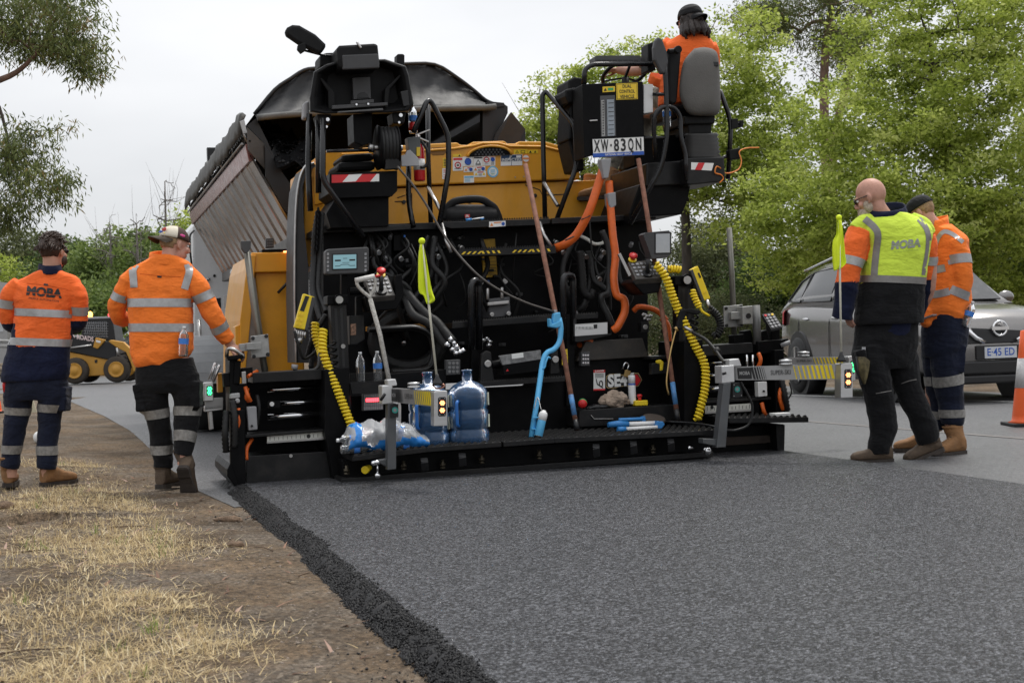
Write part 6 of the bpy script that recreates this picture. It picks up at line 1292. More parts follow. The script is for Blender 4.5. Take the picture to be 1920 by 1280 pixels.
for i in range(2):
 for j in range(3):
  for k in range(2):
   if i==1 and k==1 and j==0:continue
   tr=Matrix.Translation((-.10+.02*j if i==0 else .235-.02*j,-.075+.07*j,.036+.075*k))@Matrix.Rotation(R(-90 if i==0 else-88),4,'Y')
   if i==0 and j==0:tr=Matrix.Translation((-.13,-.085,.036+.062*k))@Matrix.Rotation(R(-90 if k else 90),4,'Y')@Matrix.Translation((0,0,0 if k else-.19))
   bottle('',0,0,0,parent=t,offs=tr,r=.032)
t,o=at('shovel','worn D handled shovel leaning against the left console','shovel',735,745,-.05)
def sub(name,fn,m,p_,bev=.0,label=None):mb=MB();fn(mb);return part(name,mb,m,p_,label,bev)
SH=mat('shovel_paint',(.50,.48,.44),.6,var=.25,scale=60,dirt=.95,dirtc=(.05,.045,.04))
sub('shaft',lambda mb:mb.tube(rel(o,(694,560,.02),(712,625,.02),(735,740,-.04)),.0165,10),SH,t)
sub('grip',lambda mb:mb.tube(rel(o,(666,526,.02),(702,518,.02)),.019,10),mat('grip_white',(.62,.60,.57),.6,dirt=.6,dirtc=(.1,.09,.08),scale=50),t)
sub('grip_fork',lambda mb:(mb.tube(rel(o,(669,528,.02),(671,536,.02),(682,548,.02),(692,556,.02),(696,566,.02)),.012,8,sm=3),mb.tube(rel(o,(701,520,.02),(704,530,.02),(701,543,.02),(694,556,.02),(696,566,.02)),.012,8,sm=3)),SH,t)
sub('shovel_tag',lambda mb:mb.tube(rel(o,(703,518,.02),(712,516.5,.04)),.010,6),RED,t)
sub('blade',lambda mb:mb.prism(rel(o,(728,735,-.02),(744,733,-.02),(752,760,-.05),(752,800,-.06),(740,812,-.06),(728,800,-.06),(724,762,-.05)),(0,.004,0)),STL,t)
for lb,a,b,c,dd in(('long rusty rod leaning in front of the yellow hood and hazard step',(985,308,.55),(1042,590,.12),(1058,670,.0),(1082,806,-.18)),('long rusty rod leaning below the number plate',(1197,298,.40),(1221,450,.25),(1250,640,.05),(1271,788,-.10))):
 t,o=at('steel_rod',lb,'rod',dd[0],dd[1],dd[2],'rusty rods leaning on the paver');mb=MB();pts=rel(o,a,b,c,dd);mb.tube(pts,.0185,10);part('rod_shaft',mb,RUST,t)
 pa,pb=pts[2].lerp(pts[3],.52),pts[2].lerp(pts[3],.80);mb=MB();mb.tube([pa,pb],.0192,10);part('paint_band',mb,BLUEP,t);mb=MB();mb.tube([pts[3].lerp(pts[2],.14),pts[3]],[.019,.022],10);part('rod_foot',mb,SBLK,t)
t,o=at('marking_stick','bright blue line marking stick with a spray can at its foot','marking stick',1000,826,-.3);CY=mat('stick_blue',(.10,.42,.72),.35,var=.05,dirt=.15,dirtc=(.05,.2,.35))
sub('stick',lambda mb:mb.tube(round_path(rel(o,(1048,596,-.02),(1052,612,-.03),(1050,640,-.04),(1040,655,-.06),(1023,661,-.08),(1017,680,-.10),(1008,745,-.2),(996,820,-.3)),.04,4),.0195,10),CY,t)
sub('cup',lambda mb:(mb.prism(rel(o,(1030,596,-.05),(1034,598,-.05),(1036,607,-.05),(1052,600,-.05),(1053,612,-.05),(1044,615,-.05),(1031,613,-.05)),(0,.06,0)),mb.prism(rel(o,(1039,587,-.04),(1051,585,-.04),(1053,602,-.04),(1036,607,-.04)),(0,.05,0))),CY,t,.008)
sub('hook',lambda mb:mb.tube(round_path(rel(o,(1018,692,-.14),(1022,688,-.14),(1023,680,-.14),(1028,668,-.13),(1032,672,-.13)),.02,4),.006,6),CY,t)
sub('tip',lambda mb:mb.tube(rel(o,(1041,588,-.02),(1041,581,-.02)),.012,8),GRY,t)
sub('can_cradle',lambda mb:[mb.bar(q,q+Vector((.07,0,-.003)),.03,.008)for q in rel(o,(998,782,-.3),(996,804,-.3))],CY,t)
a,b=rel(o,(1009,818,-.33),(1020,770,-.30));d_=(b-a).normalized()
sub('spray_can',lambda mb:(mb.lathe([(.026,0),(.030,.004),(.030,.115),(.030,.116)],a,d_,18,m=0),mb.lathe([(.0305,.115),(.0305,.165),(.024,.178),(.015,.182),(.015,.19)],a,d_,18,m=1),mb.lathe([(.028,-.002),(.028,.006),(.010,.006)],a,d_,18,m=2)),[CY,WHT,STL],t)
sub('trigger_wire',lambda mb:mb.tube(rel(o,(1002,766,-.28),(1008,744,-.22),(1014,765,-.30),(1016,770,-.3)),.003,5,sm=4),STL,t)
t,o=at('washdown_hose','thin dark hose curving down from the reel across the steps','hose',1040,585,-.02)
sub('hose_line',lambda mb:mb.tube(rel(o,(745,312,.55),(775,348,.5),(800,385,.45),(826,430,.35),(852,468,.25),(890,510,.12),(930,540,.05),(985,567,.0),(1038,584,-.02)),.0085,8,sm=6),mat('hose_brown',(.05,.042,.036),.4,var=.2),t)
t,o=at('measuring_wheel','folded blue and white measuring wheel lying on the right of the walkway','measuring wheel',1190,806,-.15);MBL=mat('tool_blue',(.03,.20,.50),.35,var=.1,dirt=.25,dirtc=(.05,.06,.08))
sub('handle_tube',lambda mb:mb.cyl(*rel(o,(1176,795,-.12),(1234,793,-.12)),.017),WHT,t)
sub('handle_tube',lambda mb:mb.cyl(*rel(o,(1172,804,-.18),(1232,800.5,-.18)),.014),WHT,t)
sub('handle_grip',lambda mb:mb.tube(rel(o,(1140,796,-.12),(1158,794.5,-.12),(1178,795,-.12)),[.019,.026,.022],10),MBL,t);sub('handle_grip',lambda mb:mb.tube(rel(o,(1158,805,-.18),(1173,804,-.18)),.020,10),MBL,t)
sub('hinge',lambda mb:mb.prism(rel(o,(1232,789,-.17),(1244,790,-.17),(1247,796,-.17),(1240,804,-.17),(1230,803,-.17)),(0,.07,0)),MBL,t,.006)
sub('fork',lambda mb:(mb.cyl(*rel(o,(1160,787,-.02),(1205,785,-.02)),.014),mb.prism(rel(o,(1203,781,-.03),(1210,780,-.03),(1212,793,-.03),(1204,793,-.03)),(0,.04,0))),MBL,t,.003)
wc=rel(o,(1226,786,.02))[0];sub('wheel',lambda mb:mb.lathe([(.07,-.012),(.085,-.014),(.087,0),(.085,.014),(.07,.012)],wc,(.05,-.35,1),26),mat('wheel_brown',(.07,.055,.045),.8),t);sub('wheel_disc',lambda mb:[mb.bar(wc-Vector((math.cos(a),math.sin(a),.3*math.sin(a)))*.072,wc+Vector((math.cos(a),math.sin(a),.3*math.sin(a)))*.072,.012,.006)for a in(.3,1.35,2.4)]+[mb.lathe([(.0,-.006),(.06,-.006),(.06,.004),(0,.004)],wc,(.05,-.35,1),20)],SBLK,t)
sub('cable',lambda mb:mb.tube(rel(o,(1248,790,-.05),(1290,792,-.2),(1330,797,-.4),(1348,803,-.47)),.007,7,sm=4),SBLK,t)
t,o=at('spray_bottle','white cleaner bottle with a blue band on the shelf beside the crumpled rag','bottle',1186,757,.26)
k=pm(1186,.26);sub('bottle_body',lambda mb:mb.lathe([(0,0),(8.6*k,0),(8.8*k,.01),(8.8*k,32*k),(8.6*k,33*k)],(0,0,0),seg=20,squash=.7),WHT,t);sub('bottle_shoulder',lambda mb:mb.lathe([(8.4*k,35.5*k),(8.4*k,48*k),(7.2*k,50*k),(0,50*k)],(0,0,0),seg=20,squash=.7),WHT,t);sub('blue_band',lambda mb:mb.lathe([(8.7*k,33*k),(8.7*k,35.5*k)],(0,0,0),seg=20,squash=.7),SBLU,t)
t,o=at('stop_box','small yellow emergency stop box with a red button on the shelf','stop button',1200,760,.22);k=pm(1200,.22)
sub('box',lambda mb:mb.box((0,0,4.5*k),(24*k,.07,9*k)),YSG,t,.006);sub('button',lambda mb:(mb.cyl((0,0,9*k),(0,0,15*k),3*k,12),mb.lathe([(4.4*k,15*k),(4.8*k,17*k),(4*k,19.5*k),(0,20*k)],(0,0,0),seg=14)),RED,t)
t,o=at('rag','crumpled dirty beige rag heaped on the shelf','rag',1155,764,.24)
mb=MB();mb.ell((0,.0,.055),(.115,.06,.068),32,18)
for i,q in enumerate(mb.v):
 q=Vector(q);n_=noise.noise(q*17)*.4+noise.noise(q*38+Vector((5,0,0)))*.22;q=Vector((q.x,q.y,(q.z-.055)))*(1+n_);q.z=max(0,q.z+.055+.02*(-q.x*4));mb.v[i]=tuple(q)
part('rag_cloth',mb,cloth('rag_cloth',(.40,.31,.24),.9,var=.35,wr=.9,dirt=.5),t)
t2,o=at('work_glove','black work glove lying under the beige rag','glove',1126,767,.2)
mb=MB();[mb.tube([Vector((.0,0,.015)),Vector((-.06,-.01+.018*i,.018)),Vector((-.11+.01*abs(i-1),-.02+.022*i,.010))],[.022,.012,.009],8,sm=3)for i in range(4)];mb.ell((.02,.01,.018),(.055,.045,.02));part('glove_shape',mb,SBLK,t2)
t,o=at('padlock','brass padlock with a long open steel shackle hanging by the maker badge','padlock',1176,707,.43);k=pm(1176,.43)
sub('lock_body',lambda mb:mb.box((0,0,6*k),(11*k,.02,12*k),Matrix.Rotation(.25,3,'Y')),mat('brass',(.45,.30,.12),.35,.8,var=.1),t,.003);sub('shackle',lambda mb:mb.tube(round_path(rel(o,(1175,695,.43),(1180,683,.43),(1172,678.5,.43),(1167,692,.43)),.02,5),.008,8),CHR,t)
t,o=at('reflector_knob','round red button with a green rim at the left end of the shelf','button',1092,765,.12);k=pm(1092,.12)
sub('red_face',lambda mb:mb.lathe([(0,-.03),(6*k,-.028),(7.8*k,-.015),(7.8*k,0)],(0,0,8*k),(0,1,.1),18),RED,t);sub('green_rim',lambda mb:mb.lathe([(7.6*k,0),(7.8*k,.012),(6*k,.03),(0,.03)],(2*k,.004,9*k),(0,1,.1),18),SGRN,t)
t,o=at('portable_speaker','black portable speaker with a carry handle on the deck before the hood','speaker',884,415,.95)
S2=lambda x,y,v=.95:P(x,y,v)-o
sub('speaker_body',lambda mb:mb.loft([[S2(x,402,1.05)+Vector((0,math.cos(a)*.11*r_,math.sin(a)*.082*r_-.005))for a in np.linspace(0,6.283,19)[:-1]]for x,r_ in((829,.75),(833,.95),(840,1),(915,1),(924,.95),(928,.75))]),mat('speaker_mesh',(.012,.012,.013),.7,bump=.5,bscale=400),t)
sub('carry_handle',lambda mb:mb.tube([S2(x,y,.98)for x,y in((832,412),(835,396),(845,383),(856,377),(880,373.5),(903,374.5),(918,383),(927,390),(934,404),(936,414))],.019,8,sm=4,flat=1.6),PLAS,t)
def badge(mb):
 mb.prism([S2(872,402,.92),S2(881,401.6,.92),S2(881,408,.92),S2(872,408.4,.92)],(0,.01,0),m=0);k=pm(880,.92);text_mb(mb,'JBL',S2(876.5,405,.918),(1,0,0),(0,0,1),5.5*k,1,.02,width=6.6*k)
sub('badge',badge,[RED,SWHT],t)
t,o=at('blue_pen','blue and white marker pen lying on the deck edge before the speaker','pen',890,412,.80);sub('pen_barrel',lambda mb:(mb.cyl(*rel(o,(873,413,.80),(884,411.5,.80)),.012,9,m=0),mb.cyl(*rel(o,(884,411.5,.80),(907,408,.80)),.006,8,m=1),mb.cyl(*rel(o,(900,411,.80),(907,410.5,.80)),.010,8,m=0)),[MBL,WHT],t)
t,o=at('fire_extinguisher','red fire extinguisher with a black hose mounted beside the hose reel','extinguisher',787,340,.95);k=pm(787,.95)
sub('cylinder',lambda mb:mb.lathe([(0,0),(9*k,0),(10.5*k,3*k),(10.5*k,58*k),(8*k,66*k),(3.5*k,70*k),(3.5*k,76*k)],(0,0,0),seg=20),mat('extinguisher_red',(.55,.015,.018),.25,var=.05,coat=.4),t)
sub('cylinder_label',lambda mb:mb.lathe([(10.7*k,20*k),(10.7*k,40*k)],(0,0,0),seg=20),SWHT,t);sub('valve',lambda mb:(mb.cyl((0,0,74*k),(0,0,84*k),4*k,10),mb.bar((-.02,0,84*k),(.09,-.01,94*k),.018,.01),mb.bar((-.02,0,82*k),(.08,-.01,72*k),.018,.01)),STL,t)
sub('discharge_hose',lambda mb:mb.tube(rel(o,(790,265,.93),(800,280,.90),(803,300,.90),(797,312,.90),(788,314,.9)),.012,8,sm=4),RUB,t)
mk('extinguisher_bracket',lambda mb:(slab(mb,[(752,292),(760,290),(763,283),(769,281),(785,297),(786,311),(753,312)],.78,.02,0),slab(mb,[(764,258),(788,256),(789,290),(768,292)],.88,.1,1),slab(mb,[(781,276),(788,276),(788,293),(781,293)],.87,.01,2)),[mat('bracket_grey',(.34,.34,.35),.4,.4),mat('can_grey',(.10,.11,.11),.4),SYEL],bev=.003)
t,o=at('water_bottle','water bottle with a red and blue label above the fire extinguisher','bottle',775,250,.85);bottle('',0,0,0,parent=t,offs=Matrix.Identity(4),r=.034,h=.22)
sub('red_band',lambda mb:mb.lathe([(.0352,.02),(.0352,.08)],(0,0,0),seg=16),RED,t)
t,o=at('water_bottle','water bottle with blue and white label in the ring holder beside the grey seat','bottle',1251,240,.56);bottle('',0,0,0,parent=t,offs=Matrix.Identity(4),r=.034,h=.21)
def handset(lb,q,scr,v,txt):
 c=P(*q[2],v);t=thing('hand_controller',lb,'remote control',mw=PM@Matrix.Translation(c));f=lambda x,y,dv=0.0:P(x,y,v+dv)-c
 sub('handset_body',lambda mb:mb.prism([f(*p)for p in q],(0,.05,0)),YSG,t,.008)
 sub('handset_screen',lambda mb:mb.prism([f(*p,-.003)for p in scr[0]],(0,.01,0)),SBLK,t);sub('handset_side',lambda mb:mb.prism([f(*p,-.002)for p in scr[1]],(0,.045,0)),DGR,t,.003)
 for p in scr[2]:sub('handset_key',lambda mb:mb.prism([f(p[0]-2.4,p[1]+.6,-.005),f(p[0]+2.4,p[1]-.6,-.005),f(p[0]+1.6,p[1]+4,-.005),f(p[0]-3.2,p[1]+5,-.005)],(0,.01,0)),SYEL,t)
 return t
handset('yellow hand controller hanging at the left of the paver',[(569,550),(591,557),(575,619),(551,614)],([(573,554),(580,556),(570,584),(562,582)],[(585,556),(592,558),(577,620),(571,618)],[(562,587),(567,588.5),(559,597),(566,598.5),(557,605),(564,606.5)]),.12,0)
handset('yellow hand controller tilted on the right mast of the paver',[(1295,506),(1309,498),(1333,560),(1319,564)],([(1308,512),(1311,511),(1315,520),(1312,521.5)],[(1294,507),(1299,504.5),(1321,563),(1316,564)],[(1322,545)]),.05,0)
mk('handset_plug',lambda mb:[mb.cyl(P(556+4*i,618+i,.13),P(553+4.4*i,634,.13),.009,7)for i in range(5)]and mb.tube(pp((560,634,.13),(561,645,.13)),[.034,.018],8),[STL],bev=0,kind='stuff');mk('handset_plug',lambda mb:mb.tube(pp((1325,563,.05),(1330,578,.03)),[.018,.014],8),STL,bev=0)
t,o=at('spray_lance','black spray gun with a long thin brass lance hanging on the right mast','spray lance',1283,590,-.02)
sub('gun_body',lambda mb:(mb.prism(rel(o,(1268,616,-.02),(1276,582,-.02),(1283,578,-.02),(1288,584,-.02),(1279,618,-.02)),(0,.04,0)),mb.prism(rel(o,(1283,580,-.02),(1296,578,-.02),(1316,583,-.02),(1310,590,-.02),(1286,586,-.02)),(0,.035,0))),PLAS,t,.008)
sub('lance_pipe',lambda mb:mb.tube(rel(o,(1268,616,-.02),(1258,655,-.04),(1251,700,-.06),(1250,722,-.07),(1254,740,-.07)),.0065,8,sm=3),mat('brass',(.45,.30,.12),.35,.8),t)
sub('nozzle',lambda mb:mb.tube(rel(o,(1266,613,-.02),(1270,620,-.02)),.012,8),mat('brass',(.45,.30,.12),.35,.8),t)
sub('gun_hose',lambda mb:mb.tube(rel(o,(1283,612,-.02),(1300,624,-.05),(1322,636,-.1),(1340,655,-.2),(1352,672,-.35),(1360,680,-.5)),.013,8,sm=5),RUB,t);sub('hose_collar',lambda mb:mb.tube(rel(o,(1340,662,-.22),(1348,655,-.22)),[.02,.03],10),RUB,t);sub('gun_coupling',lambda mb:mb.tube(rel(o,(1283,612,-.02),(1298,622,-.05)),.014,8),STL,t)
# ================================================================ PEOPLE
SKIN=mat('skin',(0.50,0.27,0.19),0.5,var=.10,scale=16,bump=.06,bscale=140,spec=.35)
SKINR=mat('skin_ruddy',(0.50,0.265,0.195),0.5,var=.22,scale=11,bump=.16,bscale=170,spec=.4)
ORA=cloth('hi_vis_orange',(0.86,0.150,0.030));ORB=cloth('hi_vis_orange_bright',(0.90,0.205,0.030));NAVY=cloth('navy_cotton',(0.006,0.009,0.030),.9,var=.2);NAVY2=cloth('navy_trousers',(0.008,0.011,0.025),.9,var=.3,wr=.4);BLKC=cloth('black_cotton',(0.006,0.006,0.007),.9,var=.3,wr=.4)
LIME=cloth('hi_vis_yellow',(0.62,0.79,0.075),.8,wr=.35);REFL=mat('reflective_tape',(0.36,0.36,0.36),0.38,.35,var=.12,scale=30,bump=.25,bscale=25);REFD=mat('vest_tape',(0.21,0.20,0.19),0.45,.2,var=.12,scale=30,bump=.25,bscale=25);REFC=mat('worn_tape',(0.24,0.23,0.215),.55,.15,var=.35,scale=40)
BOOT=mat('boot_tan',(0.25,0.125,0.05),.8,var=.25,scale=14,bump=.35,bscale=60,dirt=.4,dirtc=(.13,.09,.06));BOOTB=mat('boot_brown',(0.085,0.058,0.038),.8,var=.3,scale=14,bump=.35,bscale=60,dirt=.4,dirtc=(.13,.10,.075));SOLE=mat('boot_sole',(0.035,0.028,0.024),.8,var=.3,dirt=.4,dirtc=(.12,.09,.07))
HAIRB=mat('brown_hair',(0.040,0.022,0.014),.55,var=.45,scale=30,stretch=(6,6,.7),bump=.9,bscale=22);HAIRD=mat('dark_hair',(0.020,0.012,0.009),.5,var=.5,scale=30,stretch=(6,6,.7),bump=.9,bscale=22);HAIRW=mat('grey_beard',(0.44,0.36,0.28),.8,var=.35,scale=60,bump=.8,bscale=120);HAIRF=mat('fair_hair',(0.30,0.19,0.10),.7,var=.3,scale=60,bump=.6,bscale=120)
CAPB=cloth('black_cap_cloth',(0.011,0.011,0.012),.8);GLS=mat('dark_lens',(.008,.008,.009),.12)
class Body:
 """parts measured in pixels at the person's own distance, dy metres farther or nearer"""
 def __init__(s,D):s.D=D;s.k=D/FPX
 def J(s,px,py,dy=0.0):return WD(px,py,s.D+dy)
class Cloth:
 def __init__(s,b):s.b=b;s.mb=MB();s.pts=[];s.ids=[]
 def reg(s,n0,fn):
  for v in s.mb.v[n0:]:s.pts.append(v);s.ids.append(fn(Vector(v)))
 def tube(s,path,m=0,seg=16,sub=4,fn=None):
  """path of (px, py, dy, radius px[, depth factor])"""
  P3=[s.b.J(*q[:3])for q in path];rr=[q[3]*s.b.k for q in path];n0=len(s.mb.v)
  c=smooth_path(P3,sub);n=len(c);rs=[float(np.interp(i/sub,range(len(rr)),rr))for i in range(n)]
  s.mb.tube(c,rs,seg);s.reg(n0,fn or(lambda v:m));return c,rs
 def rings(s,secs,yaw=0.0,m=0,n=24,ex=2.3,fn=None,sub=3):
  """torso: (px, py, dy, half width px, half depth px)"""
  A=np.array([list(s.b.J(*q[:3]))+[q[3]*s.b.k,q[4]*s.b.k]for q in secs]);t=np.arange(len(A));tt=np.linspace(0,len(A)-1,(len(A)-1)*sub+1)
  S=[]
  for x in tt:
   i=min(int(x),len(A)-2);f=x-i;g=lambda j:A[max(0,min(len(A)-1,j))]
   a,b_,c,d=g(i-1),g(i),g(i+1),g(i+2);S.append(0.5*((2*b_)+(c-a)*f+(2*a-5*b_+4*c-d)*f*f+(3*b_-a-3*c+d)*f**3))
  ax=Vector((math.cos(yaw),math.sin(yaw),0));ay=Vector((-math.sin(yaw),math.cos(yaw),0));n0=len(s.mb.v);R_=[]
  for q in S:
   row=[]
   for k in range(n):
    a=6.283*k/n;ca,sa=math.cos(a),math.sin(a);row.append(Vector(q[:3])+ax*(q[3]*math.copysign(abs(ca)**(2/ex),ca))+ay*(q[4]*math.copysign(abs(sa)**(2/ex),sa)))
   R_.append(row)
  s.mb.loft(R_);s.reg(n0,fn or(lambda v:m));return S
 def ball(s,px,py,dy,r,m=0,sc=(1,1,1),fn=None):
  n0=len(s.mb.v);s.mb.ell(s.b.J(px,py,dy),[r*s.b.k*q for q in sc],16,10);s.reg(n0,fn or(lambda v:m))
 def raw(s,f,m=0):n0=len(s.mb.v);f(s.mb);s.reg(n0,lambda v:m)
 def done(s,name,mats,parent,voxel=.006,smooth=4,wr=0.0,seed=0,fn=None,org=None):
  me=s.mb.mesh('tmp',BLK);o=bpy.data.objects.new('tmp',me);COL.objects.link(o);md=o.modifiers.new('r','REMESH');md.mode='VOXEL';md.voxel_size=voxel
  m2=o.modifiers.new('s','SMOOTH');m2.iterations=smooth;m2.factor=.5;m3=o.modifiers.new('d','DECIMATE');m3.ratio=.42
  dg=bpy.context.evaluated_depsgraph_get();dg.update();me2=bpy.data.meshes.new_from_object(o.evaluated_get(dg));bpy.data.objects.remove(o);bpy.data.meshes.remove(me)
  n=len(me2.vertices);co=np.empty(n*3,np.float32);me2.vertices.foreach_get('co',co);co=co.reshape(-1,3).astype(float)
  if wr:
   nm=np.empty(n*3,np.float32);me2.vertices.foreach_get('normal',nm);nm=nm.reshape(-1,3);off=Vector((seed*3.1,seed*1.7,0));d=np.empty(n)
   for i in range(n):
    p=co[i];q=Vector((p[0]*4.2+p[2]*1.8,p[1]*4.2,p[2]*6.0-p[0]*2.6))+off
    w1=noise.noise(q);w2=noise.noise(Vector((p[0]*3-p[2]*5,p[1]*3,p[2]*11+p[0]*6))-off);d[i]=(1-2.6*abs(w1))*.42+.42*(1-3*abs(w2))*max(0,.5+noise.noise(q*.8))-.15
   co=co+nm*(d*wr)[:,None];me2.vertices.foreach_set('co',co.astype(np.float32).ravel())
  me2.materials.clear()
  for q in(mats if isinstance(mats,list)else[mats]):me2.materials.append(q)
  me2.polygons.foreach_set('use_smooth',np.ones(len(me2.polygons),bool))
  if isinstance(mats,list)and len(mats)>1:
   kd=KDTree(len(s.pts));[kd.insert(p,i)for i,p in enumerate(s.pts)];kd.balance();idx=np.empty(len(me2.polygons),np.int32)
   for p in me2.polygons:idx[p.index]=(fn(p.center)if fn else s.ids[kd.find(p.center)[1]])
   me2.polygons.foreach_set('material_index',idx)
  me2.name=name;me2.update();o=obj(name,me2);s.bvh=BVHTree.FromPolygons([tuple(v.co)for v in me2.vertices],[tuple(p.vertices)for p in me2.polygons])
  s.o=o;o.parent=parent;o.matrix_parent_inverse=parent.matrix_world.inverted()if parent else Matrix.Identity(4);return o
def person(label,b,base_px,base_py):
 p=b.J(base_px,base_py);t=thing('person',label,'person',p);bpy.context.view_layer.update();return t
def attach(o,t):o.parent=t;o.matrix_parent_inverse=t.matrix_world.inverted();return o
def wpart(name,mb,m,t,kind=None,bev=0):o=part(name,mb,m,None,None,bev,kind);return attach(o,t)
def keep_largest(mb):
 par=list(range(len(mb.v)))
 def fd(a):
  while par[a]!=a:par[a]=par[par[a]];a=par[a]
  return a
 for f in mb.f:
  for q in f[1:]:par[fd(q)]=fd(f[0])
 ct={}
 for f in mb.f:ct[fd(f[0])]=ct.get(fd(f[0]),0)+1
 best=max(ct,key=ct.get);mb.f=[f for f in mb.f if fd(f[0])==best];mb.m=[0]*len(mb.f);mb.s=[True]*len(mb.f)
 us=sorted({q for f in mb.f for q in f});mp_={q:i for i,q in enumerate(us)};mb.v=[mb.v[q]for q in us];mb.f=[[mp_[q]for q in f]for f in mb.f]
def band(name,cl,p0,p1,w0,m,t,rmax,n=44,lift=.004,ref=None,rows=3):
 """tape sewn round a limb or trunk: centre p0 -> p1 gives its axis and half width, rays find the cloth from inside"""
 c=(p0+p1)/2;d,x,y=frame(p1-p0,ref or Vector((0,1,0)));mb=MB();hits=[]
 for j in range(rows):
  cc=p0.lerp(p1,j/(rows-1));row=[]
  for k in range(n):
   a=6.283*k/n;r=x*math.cos(a)+y*math.sin(a);h=cl.bvh.ray_cast(cc,r,rmax);row.append(h[0]+r*lift if h[0]else None)
  hits.append(row)
 vid={}
 for j in range(rows):
  for k in range(n):
   if hits[j][k]is not None:vid[(j,k)]=len(mb.v);mb.v.append(tuple(hits[j][k]))
 for j in range(rows-1):
  for k in range(n):
   q=[(j,k),(j,(k+1)%n),(j+1,(k+1)%n),(j+1,k)]
   if all(z in vid for z in q):
    P4=[Vector(mb.v[vid[z]])for z in q]
    if max((P4[i]-P4[(i+1)%4]).length for i in range(4))<.09:mb.f.append([vid[z]for z in q]);mb.m.append(0);mb.s.append(True)
 if mb.f:
  keep_largest(mb);wpart(name,mb,m,t)
def lband(cl,pts,m,t,rmax_px,name='reflective_band',ref=None):
 """band given by its upper and lower centre pixels (px, py, dy)"""
 b=cl.b;band(name,cl,b.J(*pts[0]),b.J(*pts[1]),0,m,t,rmax_px*b.k,ref=ref)
def tape(cl,path,wpx,m,t,name='reflective_band',lift=.004,cam_side=True):
 """tape laid on the cloth along a pixel path seen from the camera"""
 b=cl.b;mb=MB();path=[(q.x,q.y)for q in smooth_path([Vector((*q,0))for q in path],6)];rows=[]
 for i,(x,y)in enumerate(path):
  a,c=path[max(0,i-1)],path[min(len(path)-1,i+1)];dx,dy=c[0]-a[0],c[1]-a[1];l=math.hypot(dx,dy)or 1;nx,ny=-dy/l,dx/l;row=[]
  for f in(-.5,-.17,.17,.5):
   d=ray(x+nx*wpx*f,y+ny*wpx*f).normalized();h=cl.bvh.ray_cast(CAM,d,60);row.append(h[0]-d*lift if h[0]else None)
  rows.append(row)
 for r_ in rows:
  for q in r_:mb.v.append(tuple(q)if q is not None else(0,0,0))
 for i in range(len(rows)-1):
  for k in range(3):
   q=[rows[i][k],rows[i][k+1],rows[i+1][k+1],rows[i+1][k]]
   if all(z is not None for z in q)and max((q[j]-q[(j+1)%4]).length for j in range(4))<.08:mb.f.append([i*4+k,i*4+k+1,i*4+k+5,i*4+k+4]);mb.m.append(0);mb.s.append(True)
 if mb.f:keep_largest(mb);wpart(name,mb,m,t)
def print_text(cl,s,px,py,wpx,hpx,slope,m,t,name,slits=(),bold=.06,shear=.12):
 """lettering printed on the cloth, following its surface"""
 b=cl.b;mb=MB();text_mb(mb,s,(0,0,0),(1,0,0),(0,1,0),1.0,0,bold,shear);xs=[v[0]for v in mb.v];ys=[v[1]for v in mb.v];W=max(xs)-min(xs);H=max(ys)-min(ys);xm=(max(xs)+min(xs))/2;ym=(max(ys)+min(ys))/2
 bm=bmesh.new();me=mb.mesh('x',BLK);bm.from_mesh(me);bpy.data.meshes.remove(me)
 for k in range(1,16):bmesh.ops.bisect_plane(bm,geom=bm.verts[:]+bm.edges[:]+bm.faces[:],plane_co=(min(xs)+W*k/16,0,0),plane_no=(1,0,0))
 for lo,hi in slits:
  for q in(lo,hi):bmesh.ops.bisect_plane(bm,geom=bm.verts[:]+bm.edges[:]+bm.faces[:],plane_co=(0,min(ys)+H*q,0),plane_no=(0,1,0))
  bmesh.ops.delete(bm,geom=[f for f in bm.faces if min(ys)+H*lo<f.calc_center_median().y<min(ys)+H*hi],context='FACES')
 for v in bm.verts:
  fx,fy=(v.co.x-xm)/W,(v.co.y-ym)/H;d=ray(px+fx*wpx,py-fy*hpx+slope*fx*wpx).normalized();h=cl.bvh.ray_cast(CAM,d,60);v.co=(h[0]-d*.004)if h[0]else b.J(px,py)
 me=bpy.data.meshes.new(name);bm.to_mesh(me);bm.free();me.materials.append(m);o=obj(name,me);attach(o,t)
def head_mat(c,yaw,pitch,roll=0.0):
 """head frame: +Y looks out of the face; yaw 0 looks away from the camera, + turns left"""
 return Matrix.Translation(c)@Matrix.Rotation(yaw,4,'Z')@Matrix.Rotation(pitch,4,'X')@Matrix.Rotation(roll,4,'Y')
def head_shapes(cl,Mh,sc=1.0,neck=None):
 def f(mb):
  n0=len(mb.v)
  mb.ell((0,-.012,.03),(.076,.098,.098),20,14);mb.ell((0,.028,-.045),(.060,.066,.075),18,12);mb.ell((0,.062,-.085),(.028,.026,.024),12,8)
  mb.tube([(0,.088,.022),(0,.106,-.006),(0,.112,-.024)],[.009,.013,.015],8);mb.ell((0,.100,-.026),(.019,.013,.010),10,6)
  for s_ in(-1,1):mb.ell((s_*.030,.083,.030),(.024,.012,.009),10,6);mb.ell((s_*.040,.066,-.020),(.026,.022,.022),10,6)
  for s_ in(-1,1):mb.ell((s_*.079,-.006,-.004),(.010,.020,.031),10,8,Matrix.Rotation(s_*.35,3,'Z'));mb.ell((s_*.076,.004,-.030),(.008,.009,.012),8,6)
  mb.ell((0,.090,-.052),(.024,.012,.007),10,6);mb.ell((0,.088,-.063),(.021,.012,.007),10,6)
  mb.v[n0:]=[tuple(Mh@(Vector(v)*sc))for v in mb.v[n0:]]
 cl.raw(f)
 if neck:cl.raw(lambda mb:mb.tube([Mh@Vector((0,-.022,-.02)),Mh@Vector((0,-.02,-.085)),neck],[.060,.058,.070],16))
